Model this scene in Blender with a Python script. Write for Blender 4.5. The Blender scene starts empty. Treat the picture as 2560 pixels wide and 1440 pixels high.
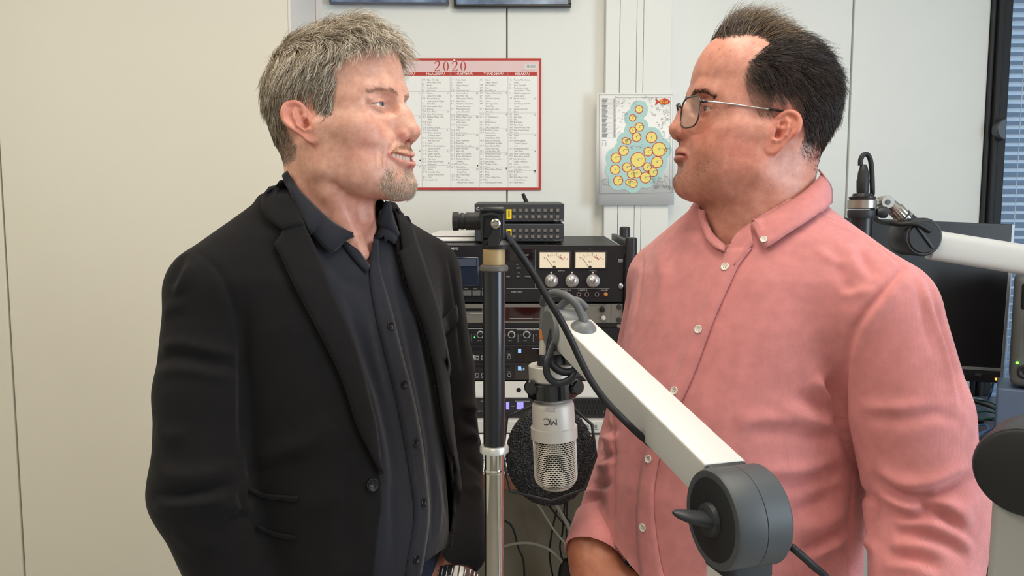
import bpy, bmesh, math, random
import numpy as np
from mathutils import Vector, Matrix
from mathutils.bvhtree import BVHTree

# ------------------------------------------------------------------ camera, light, exposure
scene = bpy.context.scene
COL = scene.collection
FPX = 1850.0                       # focal length in pixels of the 2560 x 1440 frame
PITCH = math.radians(5.0)
CAMZ = 1.55
cam_data = bpy.data.cameras.new('camera')
cam_data.sensor_width = 36.0
cam_data.lens = 36.0 * FPX / 2560.0
cam_data.clip_start = 0.02
camera = bpy.data.objects.new('camera', cam_data)
COL.objects.link(camera)
camera.location = (0, 0, CAMZ)
camera.rotation_euler = (math.pi / 2 - PITCH, 0, 0)
scene.camera = camera
cam_data.dof.use_dof = False

scene.view_settings.view_transform = 'Standard'
scene.view_settings.look = 'None'
scene.view_settings.gamma = 1.0
scene.view_settings.use_curve_mapping = False
scene.view_settings.exposure = 0.14
scene.cycles.use_denoising = True
scene.cycles.max_bounces = 8

world = bpy.data.worlds.new('overcast_sky')
scene.world = world
world.use_nodes = True
_bg = world.node_tree.nodes['Background']
_bg.inputs['Color'].default_value = (0.20, 0.30, 0.46, 1)
_bg.inputs['Strength'].default_value = 0.55

def area_light(name, loc, target, sx, sy, power, color):
    d = bpy.data.lights.new(name, 'AREA')
    d.shape = 'RECTANGLE'; d.size = sx; d.size_y = sy
    d.energy = power; d.color = color
    o = bpy.data.objects.new(name, d); COL.objects.link(o)
    o.location = loc
    o.rotation_euler = (Vector(target) - Vector(loc)).to_track_quat('-Z', 'Z').to_euler()
    return o

# daylight through the long window band in the right-hand wall
area_light('window_daylight', (2.36, -0.45, 1.72), (0.0, -0.45, 1.62), 2.9, 1.45, 112, (0.78, 0.90, 1.0))
# daylight through the small window of the back wall (behind the blinds)
area_light('window_daylight_back', (1.72, 2.42, 1.75), (1.2, 0.6, 1.4), 0.6, 1.4, 5, (0.78, 0.90, 1.0))

# ------------------------------------------------------------------ helpers
def W(px, py, y):
    """world point on the plane at distance y whose picture is at pixel px, py"""
    xr = (px - 1280.0) / FPX; yr = (720.0 - py) / FPX
    d = Vector((xr, math.cos(PITCH) + yr * math.sin(PITCH), -math.sin(PITCH) + yr * math.cos(PITCH)))
    return Vector((0, 0, CAMZ)) + d * (y / d.y)

def ray(px, py):
    xr = (px - 1280.0) / FPX; yr = (720.0 - py) / FPX
    d = Vector((xr, math.cos(PITCH) + yr * math.sin(PITCH), -math.sin(PITCH) + yr * math.cos(PITCH)))
    return d.normalized()

def project(V):
    """numpy world points -> pixels"""
    V = np.asarray(V, dtype=np.float64)
    x = V[:, 0]; y = V[:, 1]; z = V[:, 2] - CAMZ
    f = y * math.cos(PITCH) - z * math.sin(PITCH)
    u = y * math.sin(PITCH) + z * math.cos(PITCH)
    return np.stack([1280 + FPX * x / f, 720 - FPX * u / f], 1)

def tag(o, label=None, cat=None, group=None, kind=None):
    if label: o['label'] = label
    if cat: o['category'] = cat
    if group: o['group'] = group
    if kind: o['kind'] = kind
    return o

def empty(name, loc=(0, 0, 0), label=None, cat=None, group=None, rot=(0, 0, 0)):
    o = bpy.data.objects.new(name, None); COL.objects.link(o)
    o.empty_display_size = 0.05
    o.location = loc; o.rotation_euler = rot
    return tag(o, label, cat, group)

def link(name, me, mat=None, parent=None, smooth=None):
    o = bpy.data.objects.new(name, me); COL.objects.link(o)
    if mat is not None:
        if not me.materials: me.materials.append(mat)
    if parent is not None:
        o.parent = parent
    if smooth is not None:
        me.shade_smooth()
        if smooth < 180: me.set_sharp_from_angle(angle=math.radians(smooth))
    return o

def frame_from(d, up=(0, 0, 1)):
    d = Vector(d).normalized(); up = Vector(up)
    if abs(d.dot(up)) > 0.995: up = Vector((1, 0, 0)) if abs(d.x) < 0.9 else Vector((0, 1, 0))
    s = d.cross(up).normalized(); u = s.cross(d).normalized()
    return s, u, d

class MB:
    """collects simple shapes into one mesh"""
    def __init__(s): s.v = []; s.f = []
    def add(s, vs, fs):
        n = len(s.v); s.v += [tuple(p) for p in vs]; s.f += [tuple(i + n for i in f) for f in fs]; return s
    def box(s, c, size, M=None):
        hx, hy, hz = size[0] / 2, size[1] / 2, size[2] / 2
        vs = [Vector((x, y, z)) for x in (-hx, hx) for y in (-hy, hy) for z in (-hz, hz)]
        if M is not None: vs = [M @ p for p in vs]
        vs = [p + Vector(c) for p in vs]
        return s.add(vs, [(0, 1, 3, 2), (4, 6, 7, 5), (0, 4, 5, 1), (2, 3, 7, 6), (0, 2, 6, 4), (1, 5, 7, 3)])
    def span(s, a, b):
        c = [(a[i] + b[i]) / 2 for i in range(3)]; return s.box(c, [abs(b[i] - a[i]) for i in range(3)])
    def rings(s, rings, cap=True, close=False):
        n = len(rings[0]); b = len(s.v)
        for r in rings: s.v += [tuple(p) for p in r]
        m = len(rings)
        for i in range(m - 1 + (1 if close else 0)):
            i2 = (i + 1) % m
            for j in range(n):
                k = (j + 1) % n
                s.f.append((b + i * n + j, b + i * n + k, b + i2 * n + k, b + i2 * n + j))
        if cap and not close:
            s.f.append(tuple(b + j for j in reversed(range(n))))
            s.f.append(tuple(b + (m - 1) * n + j for j in range(n)))
        return s
    def cone(s, a, b, ra, rb, n=20, up=(0, 0, 1)):
        a = Vector(a); b = Vector(b); x, y, d = frame_from(b - a, up)
        R = []
        for p, r in ((a, ra), (b, rb)):
            R.append([p + (x * math.cos(t) + y * math.sin(t)) * r for t in [2 * math.pi * i / n for i in range(n)]])
        return s.rings(R)
    def cyl(s, a, b, r, n=20): return s.cone(a, b, r, r, n)
    def lathe(s, a, axis, prof, n=28, up=(0, 0, 1), cap=True):
        """prof: list of (distance along axis, radius)"""
        a = Vector(a); x, y, d = frame_from(axis, up)
        R = [[a + d * t + (x * math.cos(q) + y * math.sin(q)) * max(r, 1e-5) for q in [2 * math.pi * i / n for i in range(n)]] for t, r in prof]
        return s.rings(R, cap)
    def tube(s, pts, r, n=10, cap=True, closed=False):
        P = [Vector(p) for p in pts]; m = len(P)
        if not hasattr(r, '__len__'): r = [r] * m
        up = None; R = []
        for i in range(m):
            if closed: t = P[(i + 1) % m] - P[i - 1]
            else: t = P[min(i + 1, m - 1)] - P[max(i - 1, 0)]
            t = t.normalized()
            if up is None:
                x, up, _ = frame_from(t)
            else:
                up = (up - t * up.dot(t)).normalized(); x = t.cross(up).normalized()
            x = t.cross(up).normalized()
            R.append([P[i] + (x * math.cos(q) + up * math.sin(q)) * r[i] for q in [2 * math.pi * k / n for k in range(n)]])
        return s.rings(R, cap, closed)
    def prism(s, pts2, h, M):
        """2-D outline extruded by h along local z, placed with matrix M"""
        n = len(pts2)
        lo = [M @ Vector((p[0], p[1], 0)) for p in pts2]; hi = [M @ Vector((p[0], p[1], h)) for p in pts2]
        fs = [tuple(reversed(range(n))), tuple(range(n, 2 * n))]
        fs += [(i, (i + 1) % n, n + (i + 1) % n, n + i) for i in range(n)]
        return s.add(lo + hi, fs)
    def sweep(s, pts, prof, ups=None, cap=True):
        """2-D profile (closed) swept along pts"""
        P = [Vector(p) for p in pts]; R = []
        for i in range(len(P)):
            t = (P[min(i + 1, len(P) - 1)] - P[max(i - 1, 0)])
            x, u, d = frame_from(t, ups if ups else (0, 0, 1))
            R.append([P[i] + x * a + u * b for a, b in prof])
        return s.rings(R, cap)
    def build(s, name, mat=None, parent=None, smooth=None, bevel=0, seg=2, angle=40):
        me = bpy.data.meshes.new(name); me.from_pydata(s.v, [], s.f)
        bm = bmesh.new(); bm.from_mesh(me); bmesh.ops.recalc_face_normals(bm, faces=bm.faces)
        bm.to_mesh(me); bm.free()
        o = link(name, me, mat, parent, smooth)
        if bevel:
            m = o.modifiers.new('bevel', 'BEVEL'); m.width = bevel; m.segments = seg
            m.limit_method = 'ANGLE'; m.angle_limit = math.radians(angle)
            me.shade_smooth(); me.set_sharp_from_angle(angle=math.radians(35 if smooth is None else smooth))
        return o

def spline(pts, n=8, closed=False):
    """Catmull-Rom through points (any dimension)"""
    P = [np.array(p, dtype=float) for p in pts]; m = len(P); out = []
    for i in range(m if closed else m - 1):
        if closed: p0, p1, p2, p3 = P[i - 1], P[i], P[(i + 1) % m], P[(i + 2) % m]
        else: p0, p1, p2, p3 = P[max(i - 1, 0)], P[i], P[i + 1], P[min(i + 2, m - 1)]
        for k in range(n):
            t = k / n
            out.append(0.5 * ((2 * p1) + (-p0 + p2) * t + (2 * p0 - 5 * p1 + 4 * p2 - p3) * t * t + (-p0 + 3 * p1 - 3 * p2 + p3) * t ** 3))
    if not closed: out.append(P[-1])
    return out

def np_mesh(name, V, F, mat=None, parent=None, colors=None, smooth=True):
    me = bpy.data.meshes.new(name)
    V = np.ascontiguousarray(V, dtype=np.float32); F = np.ascontiguousarray(F, dtype=np.int32)
    k = F.shape[1]
    me.vertices.add(len(V)); me.vertices.foreach_set('co', V.ravel())
    me.loops.add(F.size); me.loops.foreach_set('vertex_index', F.ravel())
    me.polygons.add(len(F)); me.polygons.foreach_set('loop_start', np.arange(0, F.size, k, dtype=np.int32))
    me.update(calc_edges=True); me.validate()
    if colors is not None:
        at = me.color_attributes.new('tint', 'FLOAT_COLOR', 'POINT')
        c = np.ones((len(V), 4), dtype=np.float32); c[:, :3] = colors
        at.data.foreach_set('color', c.ravel())
    o = link(name, me, mat, parent)
    if smooth: me.shade_smooth()
    return o

_font_cache = {}
def text_mesh(body, size, align='LEFT', spacing=1.0, line=1.0, bold=0.0, sx=1.0, res=1):
    key = (body, size, align, spacing, line, bold, sx, res)
    if key in _font_cache: return _font_cache[key]
    cu = bpy.data.curves.new('lettering', 'FONT'); cu.body = body; cu.size = size
    cu.align_x = align; cu.align_y = 'CENTER' if '\n' not in body else 'TOP'
    cu.space_character = spacing; cu.space_line = line; cu.offset = bold; cu.resolution_u = res
    o = bpy.data.objects.new('lettering', cu); COL.objects.link(o)
    dg = bpy.context.evaluated_depsgraph_get()
    me = bpy.data.meshes.new_from_object(o.evaluated_get(dg))
    bpy.data.objects.remove(o); bpy.data.curves.remove(cu)
    if sx != 1.0: me.transform(Matrix.Diagonal((sx, 1, 1, 1)))
    _font_cache[key] = me
    return me

def text(body, M, size, mat, parent, align='CENTER', name='lettering', **kw):
    me = text_mesh(body, size, align, **kw).copy()
    me.transform(M); me.materials.clear(); me.materials.append(mat)
    return link(name, me, mat, parent)

def face_cam(loc, sc=1.0):
    """matrix: local x -> world x, local y -> world z, local z -> towards -y (a print on a surface facing the camera)"""
    return Matrix(((sc, 0, 0, loc[0]), (0, 0, -sc, loc[1]), (0, sc, 0, loc[2]), (0, 0, 0, 1)))

# ------------------------------------------------------------------ materials
_mats = {}
def srgb(r, g, b):
    f = lambda c: (c / 255 / 12.92) if c / 255 <= 0.04045 else ((c / 255 + 0.055) / 1.055) ** 2.4
    return (f(r), f(g), f(b), 1.0)

def mat(name, rgb, rough=0.5, metal=0.0, noise=0.0, nscale=40, bump=0.0, bscale=200, emit=0, spec=0.5, coat=0, sheen=0, trans=0, alpha=1.0, sss=0):
    if name in _mats: return _mats[name]
    m = bpy.data.materials.new(name); m.use_nodes = True
    nt = m.node_tree; b = nt.nodes['Principled BSDF']
    c = srgb(*rgb)
    b.inputs['Base Color'].default_value = c
    b.inputs['Roughness'].default_value = rough; b.inputs['Metallic'].default_value = metal
    b.inputs['Specular IOR Level'].default_value = spec
    b.inputs['Coat Weight'].default_value = coat
    b.inputs['Sheen Weight'].default_value = sheen
    b.inputs['Transmission Weight'].default_value = trans
    b.inputs['Alpha'].default_value = alpha
    if sss:
        b.inputs['Subsurface Weight'].default_value = sss
        b.inputs['Subsurface Radius'].default_value = (0.012, 0.005, 0.003); b.inputs['Subsurface Scale'].default_value = 1.0
    if emit:
        b.inputs['Emission Color'].default_value = c; b.inputs['Emission Strength'].default_value = emit
    tc = nt.nodes.new('ShaderNodeTexCoord')
    if noise:
        n = nt.nodes.new('ShaderNodeTexNoise'); n.inputs['Scale'].default_value = nscale; n.inputs['Detail'].default_value = 4
        nt.links.new(tc.outputs['Object'], n.inputs['Vector'])
        mx = nt.nodes.new('ShaderNodeMix'); mx.data_type = 'RGBA'
        mx.inputs[6].default_value = tuple(v * (1 - noise) for v in c[:3]) + (1,)
        mx.inputs[7].default_value = tuple(min(1, v * (1 + noise)) for v in c[:3]) + (1,)
        nt.links.new(n.outputs['Fac'], mx.inputs[0]); nt.links.new(mx.outputs[2], b.inputs['Base Color'])
    if bump:
        n2 = nt.nodes.new('ShaderNodeTexNoise'); n2.inputs['Scale'].default_value = bscale; n2.inputs['Detail'].default_value = 3
        nt.links.new(tc.outputs['Object'], n2.inputs['Vector'])
        bp = nt.nodes.new('ShaderNodeBump'); bp.inputs['Strength'].default_value = bump; bp.inputs['Distance'].default_value = 0.002
        nt.links.new(n2.outputs['Fac'], bp.inputs['Height']); nt.links.new(bp.outputs['Normal'], b.inputs['Normal'])
    _mats[name] = m
    return m

# ------------------------------------------------------------------ implicit surfaces
class Field:
    """signed distance samples on a grid; shapes are blended into it and it is turned into a mesh with surface nets"""
    def __init__(s, lo, hi, h):
        s.lo = np.array(lo, dtype=np.float32); s.h = h
        s.n = np.ceil((np.array(hi) - np.array(lo)) / h).astype(int) + 1
        s.d = np.full(s.n, 1.0, dtype=np.float32)
        s.ax = [s.lo[i] + h * np.arange(s.n[i], dtype=np.float32) for i in range(3)]
    def _sub(s, lo, hi):
        sl = []
        for i in range(3):
            a = int(max(0, math.floor((lo[i] - s.lo[i]) / s.h))); b = int(min(s.n[i], math.ceil((hi[i] - s.lo[i]) / s.h) + 1))
            if b <= a: return None
            sl.append(slice(a, b))
        return tuple(sl)
    def op(s, fn, lo, hi, k, mode='add', mirror=False):
        """fn(X, Y, Z) -> distance; box lo..hi limits where it counts"""
        m = k + 3 * s.h
        lo = [v - m for v in lo]; hi = [v + m for v in hi]
        boxes = [(lo, hi, 1)]
        if mirror: boxes.append(([-hi[0], lo[1], lo[2]], [-lo[0], hi[1], hi[2]], -1))
        for l, h_, sg in boxes:
            sl = s._sub(l, h_)
            if sl is None: continue
            X = (sg * s.ax[0][sl[0]])[:, None, None]; Y = s.ax[1][sl[1]][None, :, None]; Z = s.ax[2][sl[2]][None, None, :]
            e = fn(X, Y, Z).astype(np.float32); a = s.d[sl]
            if mode == 'add':
                hh = np.maximum(k - np.abs(a - e), 0) / k
                s.d[sl] = np.minimum(a, e) - hh * hh * (k / 4)
            elif mode == 'sub':
                e = -e; hh = np.maximum(k - np.abs(a - e), 0) / k
                s.d[sl] = np.maximum(a, e) + hh * hh * (k / 4)
            elif mode == 'and':
                hh = np.maximum(k - np.abs(a - e), 0) / k
                s.d[sl] = np.maximum(a, e) + hh * hh * (k / 4)
        return s
    def ell(s, c, r, k, mode='add', mirror=False, R=None):
        c = np.array(c, float); r = np.array(r, float)
        def fn(X, Y, Z):
            x, y, z = X - c[0], Y - c[1], Z - c[2]
            if R is not None:
                x, y, z = [R[0][i] * x + R[1][i] * y + R[2][i] * z for i in range(3)]
            k0 = np.sqrt((x / r[0]) ** 2 + (y / r[1]) ** 2 + (z / r[2]) ** 2) + 1e-6
            k1 = np.sqrt((x / r[0] ** 2) ** 2 + (y / r[1] ** 2) ** 2 + (z / r[2] ** 2) ** 2) + 1e-6
            return k0 * (k0 - 1) / k1
        m = max(r) if R is not None else r
        return s.op(fn, c - m, c + m, k, mode, mirror)
    def cap(s, a, b, ra, rb, k, mode='add', mirror=False, flat=None):
        """round cone between a and b; flat=(axis vector, factor) squeezes along an axis"""
        a = np.array(a, float); b = np.array(b, float); ba = b - a; L2 = float(ba @ ba) + 1e-12
        def fn(X, Y, Z):
            x, y, z = X - a[0], Y - a[1], Z - a[2]
            t = np.clip((x * ba[0] + y * ba[1] + z * ba[2]) / L2, 0, 1)
            dx, dy, dz = x - t * ba[0], y - t * ba[1], z - t * ba[2]
            q = dx * dx + dy * dy + dz * dz
            if flat is not None:
                w = dx * flat[0][0] + dy * flat[0][1] + dz * flat[0][2]
                q = q + w * w * (flat[1] ** 2 - 1)
            return np.sqrt(q) - (ra + (rb - ra) * t)
        m = max(ra, rb)
        return s.op(fn, np.minimum(a, b) - m, np.maximum(a, b) + m, k, mode, mirror)
    def chain(s, pts, rad, k, mode='add', mirror=False, flat=None):
        for i in range(len(pts) - 1):
            s.cap(pts[i], pts[i + 1], rad[i], rad[i + 1], k, mode, mirror, flat)
        return s
    def front(s, x, z):
        i = int(round((x - s.lo[0]) / s.h)); k = int(round((z - s.lo[2]) / s.h))
        c = s.d[i, :, k]; j = np.where(c < 0)[0]
        if not len(j): return 0.0
        j = j[-1]
        return float(s.ax[1][j] + s.h * c[j] / (c[j] - c[j + 1]))
    def mesh(s):
        D = s.d; ins = D < 0
        cnt = np.zeros(tuple(n - 1 for n in s.n), dtype=np.int8)
        cor = [(i, j, k) for i in (0, 1) for j in (0, 1) for k in (0, 1)]
        for c in cor:
            cnt += ins[c[0]:s.n[0] - 1 + c[0], c[1]:s.n[1] - 1 + c[1], c[2]:s.n[2] - 1 + c[2]]
        act = (cnt > 0) & (cnt < 8)
        idx = np.argwhere(act); N = len(idx)
        vals = np.stack([D[idx[:, 0] + c[0], idx[:, 1] + c[1], idx[:, 2] + c[2]] for c in cor], 1)
        acc = np.zeros((N, 3)); num = np.zeros(N)
        for a in range(8):
            for b in range(a + 1, 8):
                ca, cb = np.array(cor[a]), np.array(cor[b])
                if np.abs(ca - cb).sum() != 1: continue
                va, vb = vals[:, a], vals[:, b]
                m = (va < 0) != (vb < 0)
                t = np.where(m, va / np.where(m, va - vb, 1), 0)
                acc += (ca + (cb - ca) * t[:, None]) * m[:, None]; num += m
        V = s.lo + (idx + acc / num[:, None]) * s.h
        vid = np.full(act.shape, -1, dtype=np.int32); vid[act] = np.arange(N, dtype=np.int32)
        F = []
        for ax in range(3):
            sl0 = [slice(1, n - 1) for n in s.n]; sl1 = list(sl0)
            sl0[ax] = slice(0, s.n[ax] - 1); sl1[ax] = slice(1, s.n[ax])
            A = ins[tuple(sl0)]; B = ins[tuple(sl1)]
            e = np.argwhere(A != B); neg = A[tuple(e.T)]
            off = np.array([1, 1, 1]); off[ax] = 0; p = e + off
            u, v = [i for i in range(3) if i != ax]
            eu = np.zeros(3, int); eu[u] = 1; ev = np.zeros(3, int); ev[v] = 1
            q = [p - eu - ev, p - ev, p, p - eu]
            ids = np.stack([vid[tuple(c.T)] for c in q], 1)
            flip = neg if ax != 1 else ~neg
            ids = np.where(flip[:, None], ids, ids[:, ::-1])
            F.append(ids)
        F = np.concatenate(F)
        F = F[(F >= 0).all(1)]
        return V.astype(np.float64), F

def normals(V, F):
    a = V[F[:, 2]] - V[F[:, 0]]; b = V[F[:, -1]] - V[F[:, 1]]
    n = np.cross(a, b)
    N = np.zeros_like(V)
    for i in range(F.shape[1]):
        for c in range(3):
            N[:, c] += np.bincount(F[:, i], n[:, c], len(V))
    return N / (np.linalg.norm(N, axis=1)[:, None] + 1e-12)

def smooth_mesh(V, F, it=1, lam=0.5, mask=None):
    V = V.copy()
    e = np.concatenate([F[:, [i, (i + 1) % F.shape[1]]] for i in range(F.shape[1])])
    e = np.concatenate([e, e[:, ::-1]])
    deg = np.bincount(e[:, 0], minlength=len(V))[:, None]
    for _ in range(it):
        A = np.stack([np.bincount(e[:, 0], V[e[:, 1], c], len(V)) for c in range(3)], 1) / np.maximum(deg, 1)
        w = lam if mask is None else lam * mask[:, None]
        V += (A - V) * w
    return V

def path_dist(V, P):
    """distance of every point to a polyline and the parameter 0..1 along it (only within its box)"""
    P = np.asarray(P, dtype=np.float64)
    best = np.full(len(V), 1e9); par = np.zeros(len(V))
    L = np.linalg.norm(np.diff(P, axis=0), axis=1); T = max(L.sum(), 1e-9); c = 0
    for i in range(len(P) - 1):
        ba = P[i + 1] - P[i]
        t = np.clip(((V - P[i]) @ ba) / (ba @ ba + 1e-12), 0, 1)
        d = np.linalg.norm(V - P[i] - t[:, None] * ba, axis=1)
        m = d < best
        best[m] = d[m]; par[m] = (c + t[m] * L[i]) / T
        c += L[i]
    return best, par

def sculpt(V, N, P, w, depth, taper=True, sharp=2.0, side=None):
    """push vertices near the polyline P along their normals (depth > 0 raises a ridge, < 0 cuts a groove)"""
    P = np.asarray(P, dtype=np.float64)
    lo, hi = P.min(0) - 3 * w, P.max(0) + 3 * w
    m = np.where(((V > lo) & (V < hi)).all(1))[0]
    if not len(m): return
    d, t = path_dist(V[m], P)
    a = np.exp(-(d / w) ** sharp)
    if taper: a = a * np.clip(np.sin(np.pi * np.clip(t, 0.001, 0.999)), 0, 1) ** 0.6
    V[m] += N[m] * (depth * a)[:, None]

def paint(C, V, P, w, rgb, amount=1.0, sharp=2.0):
    P = np.atleast_2d(np.asarray(P, dtype=np.float64))
    if len(P) == 1: P = np.repeat(P, 2, 0)
    lo, hi = P.min(0) - 3 * w, P.max(0) + 3 * w
    m = np.where(((V > lo) & (V < hi)).all(1))[0]
    if not len(m): return
    d, _ = path_dist(V[m], P)
    a = (amount * np.exp(-(d / w) ** sharp))[:, None]
    C[m] = C[m] * (1 - a) + np.array(rgb[:3]) * a

def bvh_of(V, F):
    return BVHTree.FromPolygons([tuple(v) for v in V.tolist()], [tuple(f) for f in F.tolist()])

def cast(bvh, px, py):
    """point and normal where the sight line through a pixel of the photograph meets a surface"""
    h = bvh.ray_cast(Vector((0, 0, CAMZ)), ray(px, py))
    return h[0], h[1]

def cast_path(bvh, pts, n=6, off=0.0):
    out = []
    for p in spline(pts, n):
        h, nn = cast(bvh, p[0], p[1])
        if h is not None:
            if nn.dot(ray(p[0], p[1])) > 0: nn = -nn
            out.append(np.array(h + nn * off))
    return np.array(out)

def vnoise(V, scale, seed=0):
    """cheap smooth value noise on points"""
    rng = np.random.default_rng(seed); T = rng.random(4096).astype(np.float64) * 2 - 1
    p = V * scale + 1000; i = np.floor(p).astype(np.int64); f = p - i; f = f * f * (3 - 2 * f)
    def hsh(a, b, c): return T[(a * 73856093 ^ b * 19349663 ^ c * 83492791) & 4095]
    r = 0
    for dx in (0, 1):
        for dy in (0, 1):
            for dz in (0, 1):
                w = (f[:, 0] if dx else 1 - f[:, 0]) * (f[:, 1] if dy else 1 - f[:, 1]) * (f[:, 2] if dz else 1 - f[:, 2])
                r = r + w * hsh(i[:, 0] + dx, i[:, 1] + dy, i[:, 2] + dz)
    return r
# ------------------------------------------------------------------ the room
YB = 2.15                                   # back wall
CEIL = 2.72
PAINT = mat('wall_paint_white', (234, 236, 232), .6, noise=.02, nscale=6, bump=.10, bscale=120)
CREAM = mat('wall_paint_cream', (234, 230, 216), .62, noise=.025, nscale=3, bump=.06, bscale=90)
TRIM = mat('trim_paint', (228, 224, 220), .55, bump=.05)
BLACKFRAME = mat('window_frame_black', (16, 17, 20), .55, bump=.08)
def structure(o): o['kind'] = 'structure'; return o

floor = structure(MB().span((-3.2, -3.4, -.05), (2.3, YB + .3, 0)).build('floor', mat('floor_vinyl', (150, 142, 130), .5, noise=.08, nscale=12)))
ceil = structure(MB().span((-3.2, -3.4, CEIL), (2.3, YB + .3, CEIL + .05)).build('ceiling', mat('ceiling_white', (236, 234, 228), .8)))
# back wall: boards with open joints on a darker core
wb = structure(MB().span((-.56, YB + .02, 0), (1.352, YB + .10, CEIL)).build('wall_back', mat('wall_core', (150, 150, 142), .8)))
for a, b, yy in ((-.5525, -.0165, YB), (-.0125, .262, YB), (.447, .962, YB), (.968, 1.352, YB)):
    o = MB().span((a, yy, 0), (b, YB + .021, CEIL)).build('panel', PAINT, wb, None, .0015)
# pilaster of four narrow boards
for a, b in ((.262, .300), (.3015, .347), (.348, .366), (.367, .4445)):
    o = MB().span((a, YB - .035, 0), (b, YB + .021, CEIL)).build('pilaster_board', PAINT, wb, None, .001)
# projecting wall behind the man on the left
wl = structure(MB().span((-3.2, 1.915, 0), (-.56, YB + .10, CEIL)).build('wall_left', mat('wall_core', (150, 150, 142), .8)))
MB().span((-3.2, 1.90, 0), (-1.303, 1.916, CEIL)).build('panel', CREAM, wl, None, .002)
MB().span((-1.298, 1.90, 0), (-.5565, 1.916, CEIL)).build('panel', CREAM, wl, None, .002)
t1 = structure(MB().span((-.5600, 1.8985, 0), (-.5525, YB + .0, CEIL)).build('trim_1', TRIM, None, None, .0015))
t2 = structure(MB().span((-.552, YB - .012, 0), (-.533, YB, CEIL)).build('trim_2', TRIM, None, None, .002))
# right wall with a long window opening, rear wall behind the camera
wr = MB()
wr.span((2.2, -3.4, 0), (2.3, YB + .3, .95)); wr.span((2.2, -3.4, 2.45), (2.3, YB + .3, CEIL)); wr.span((2.2, -3.4, .95), (2.3, -1.95, 2.45)); wr.span((2.2, 1.05, .95), (2.3, YB + .3, 2.45))
structure(wr.build('wall_right', PAINT))
structure(MB().span((-3.2, -3.4, 0), (2.3, -3.3, CEIL)).build('wall_rear', PAINT))
structure(MB().span((-3.25, -3.4, 0), (-3.2, YB + .3, CEIL)).build('wall_side', CREAM))
# back-wall window on the right: black frame, glass, blinds
wn = structure(empty('window_1', (1.7, YB + .05, .9))); wn['kind'] = 'structure'
def wpart(o): return keep_parent_(o, wn)
def keep_parent_(o, p):
    o.parent = p; o.matrix_parent_inverse = Matrix.Translation(p.location).inverted(); return o
wpart(MB().span((1.353, YB - .012, .0), (1.363, YB + .12, CEIL)).build('frame_rebate', mat('window_frame_edge', (34, 37, 42), .5), None, None, .003))
wpart(MB().span((1.363, YB - .026, .0), (1.378, YB + .12, CEIL)).build('frame_post', BLACKFRAME, None, None, .003))
wpart(MB().span((1.380, YB - .016, .85), (1.406, YB + .012, 2.5)).build('sash_stile', BLACKFRAME, None, None, .004))
wpart(MB().span((1.363, YB - .02, .0), (2.2, YB + .12, .85)).build('frame_sill', BLACKFRAME))
wpart(MB().span((1.363, YB - .02, 2.45), (2.2, YB + .12, CEIL)).build('frame_head', BLACKFRAME))
wpart(MB().span((2.15, YB - .018, .85), (2.2, YB + .10, 2.5)).build('sash_stile', BLACKFRAME))
gm = bpy.data.materials.new('window_glass'); gm.use_nodes = True; _n = gm.node_tree
_t = _n.nodes.new('ShaderNodeBsdfTransparent'); _g = _n.nodes.new('ShaderNodeBsdfGlossy'); _x = _n.nodes.new('ShaderNodeMixShader'); _x.inputs[0].default_value = .06
_g.inputs['Roughness'].default_value = .02; _t.inputs['Color'].default_value = (.92, .97, 1, 1)
_n.links.new(_t.outputs[0], _x.inputs[1]); _n.links.new(_g.outputs[0], _x.inputs[2]); _n.links.new(_x.outputs[0], _n.nodes['Material Output'].inputs[0]); _mats['window_glass'] = gm
wpart(MB().span((1.402, YB + .075, .86), (2.152, YB + .081, 2.46)).build('pane', gm))
# sash handle: half-moon grip
hm = Matrix.Translation(W(2490, 326, YB - .02)) @ Matrix(((1, 0, 0, 0), (0, 0, -1, 0), (0, 1, 0, 0), (0, 0, 0, 1)))
half = [(-.010 + .026 * -math.sin(t) * 1.0, .031 * math.cos(t)) for t in np.linspace(0, math.pi, 18)]
wpart(MB().prism([(p[0] + .022, p[1]) for p in half], .028, hm).build('handle', mat('handle_grey', (78, 82, 88), .35, .6), None, None, .003))
SLAT = mat('blind_slat', (206, 220, 234), .45)
sl = None
for i in range(62):
    z = .92 + i * .0245
    M_ = Matrix.Rotation(math.radians(-14), 3, 'X')
    if sl is None:
        sl = MB().box((0, 0, 0), (.73, .026, .0012), M_).build('slat', SLAT)
        o = sl
    else:
        o = sl.copy(); COL.objects.link(o)
    o.location = (1.777, YB + .028, z); keep_parent_(o, wn)
for x in (1.462, 1.80, 2.1):
    wpart(MB().cyl((x, YB + .012, .9), (x, YB + .012, 2.46), .0012, 6).build('ladder_cord', SLAT))
# long window in the right-hand wall (out of the picture)
w2 = structure(empty('window_2', (2.25, .1, .95)))
for a, b in (((2.21, -1.95, .95), (2.27, 1.05, 1.0)), ((2.21, -1.95, 2.40), (2.27, 1.05, 2.45)), ((2.21, -1.95, 1.0), (2.27, -1.90, 2.4)), ((2.21, 1.0, 1.0), (2.27, 1.05, 2.4)), ((2.21, -.95, 1.0), (2.27, -.91, 2.4)), ((2.21, .05, 1.0), (2.27, .09, 2.4))):
    keep_parent_(MB().span(a, b).build('frame_bar', BLACKFRAME), w2)
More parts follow.
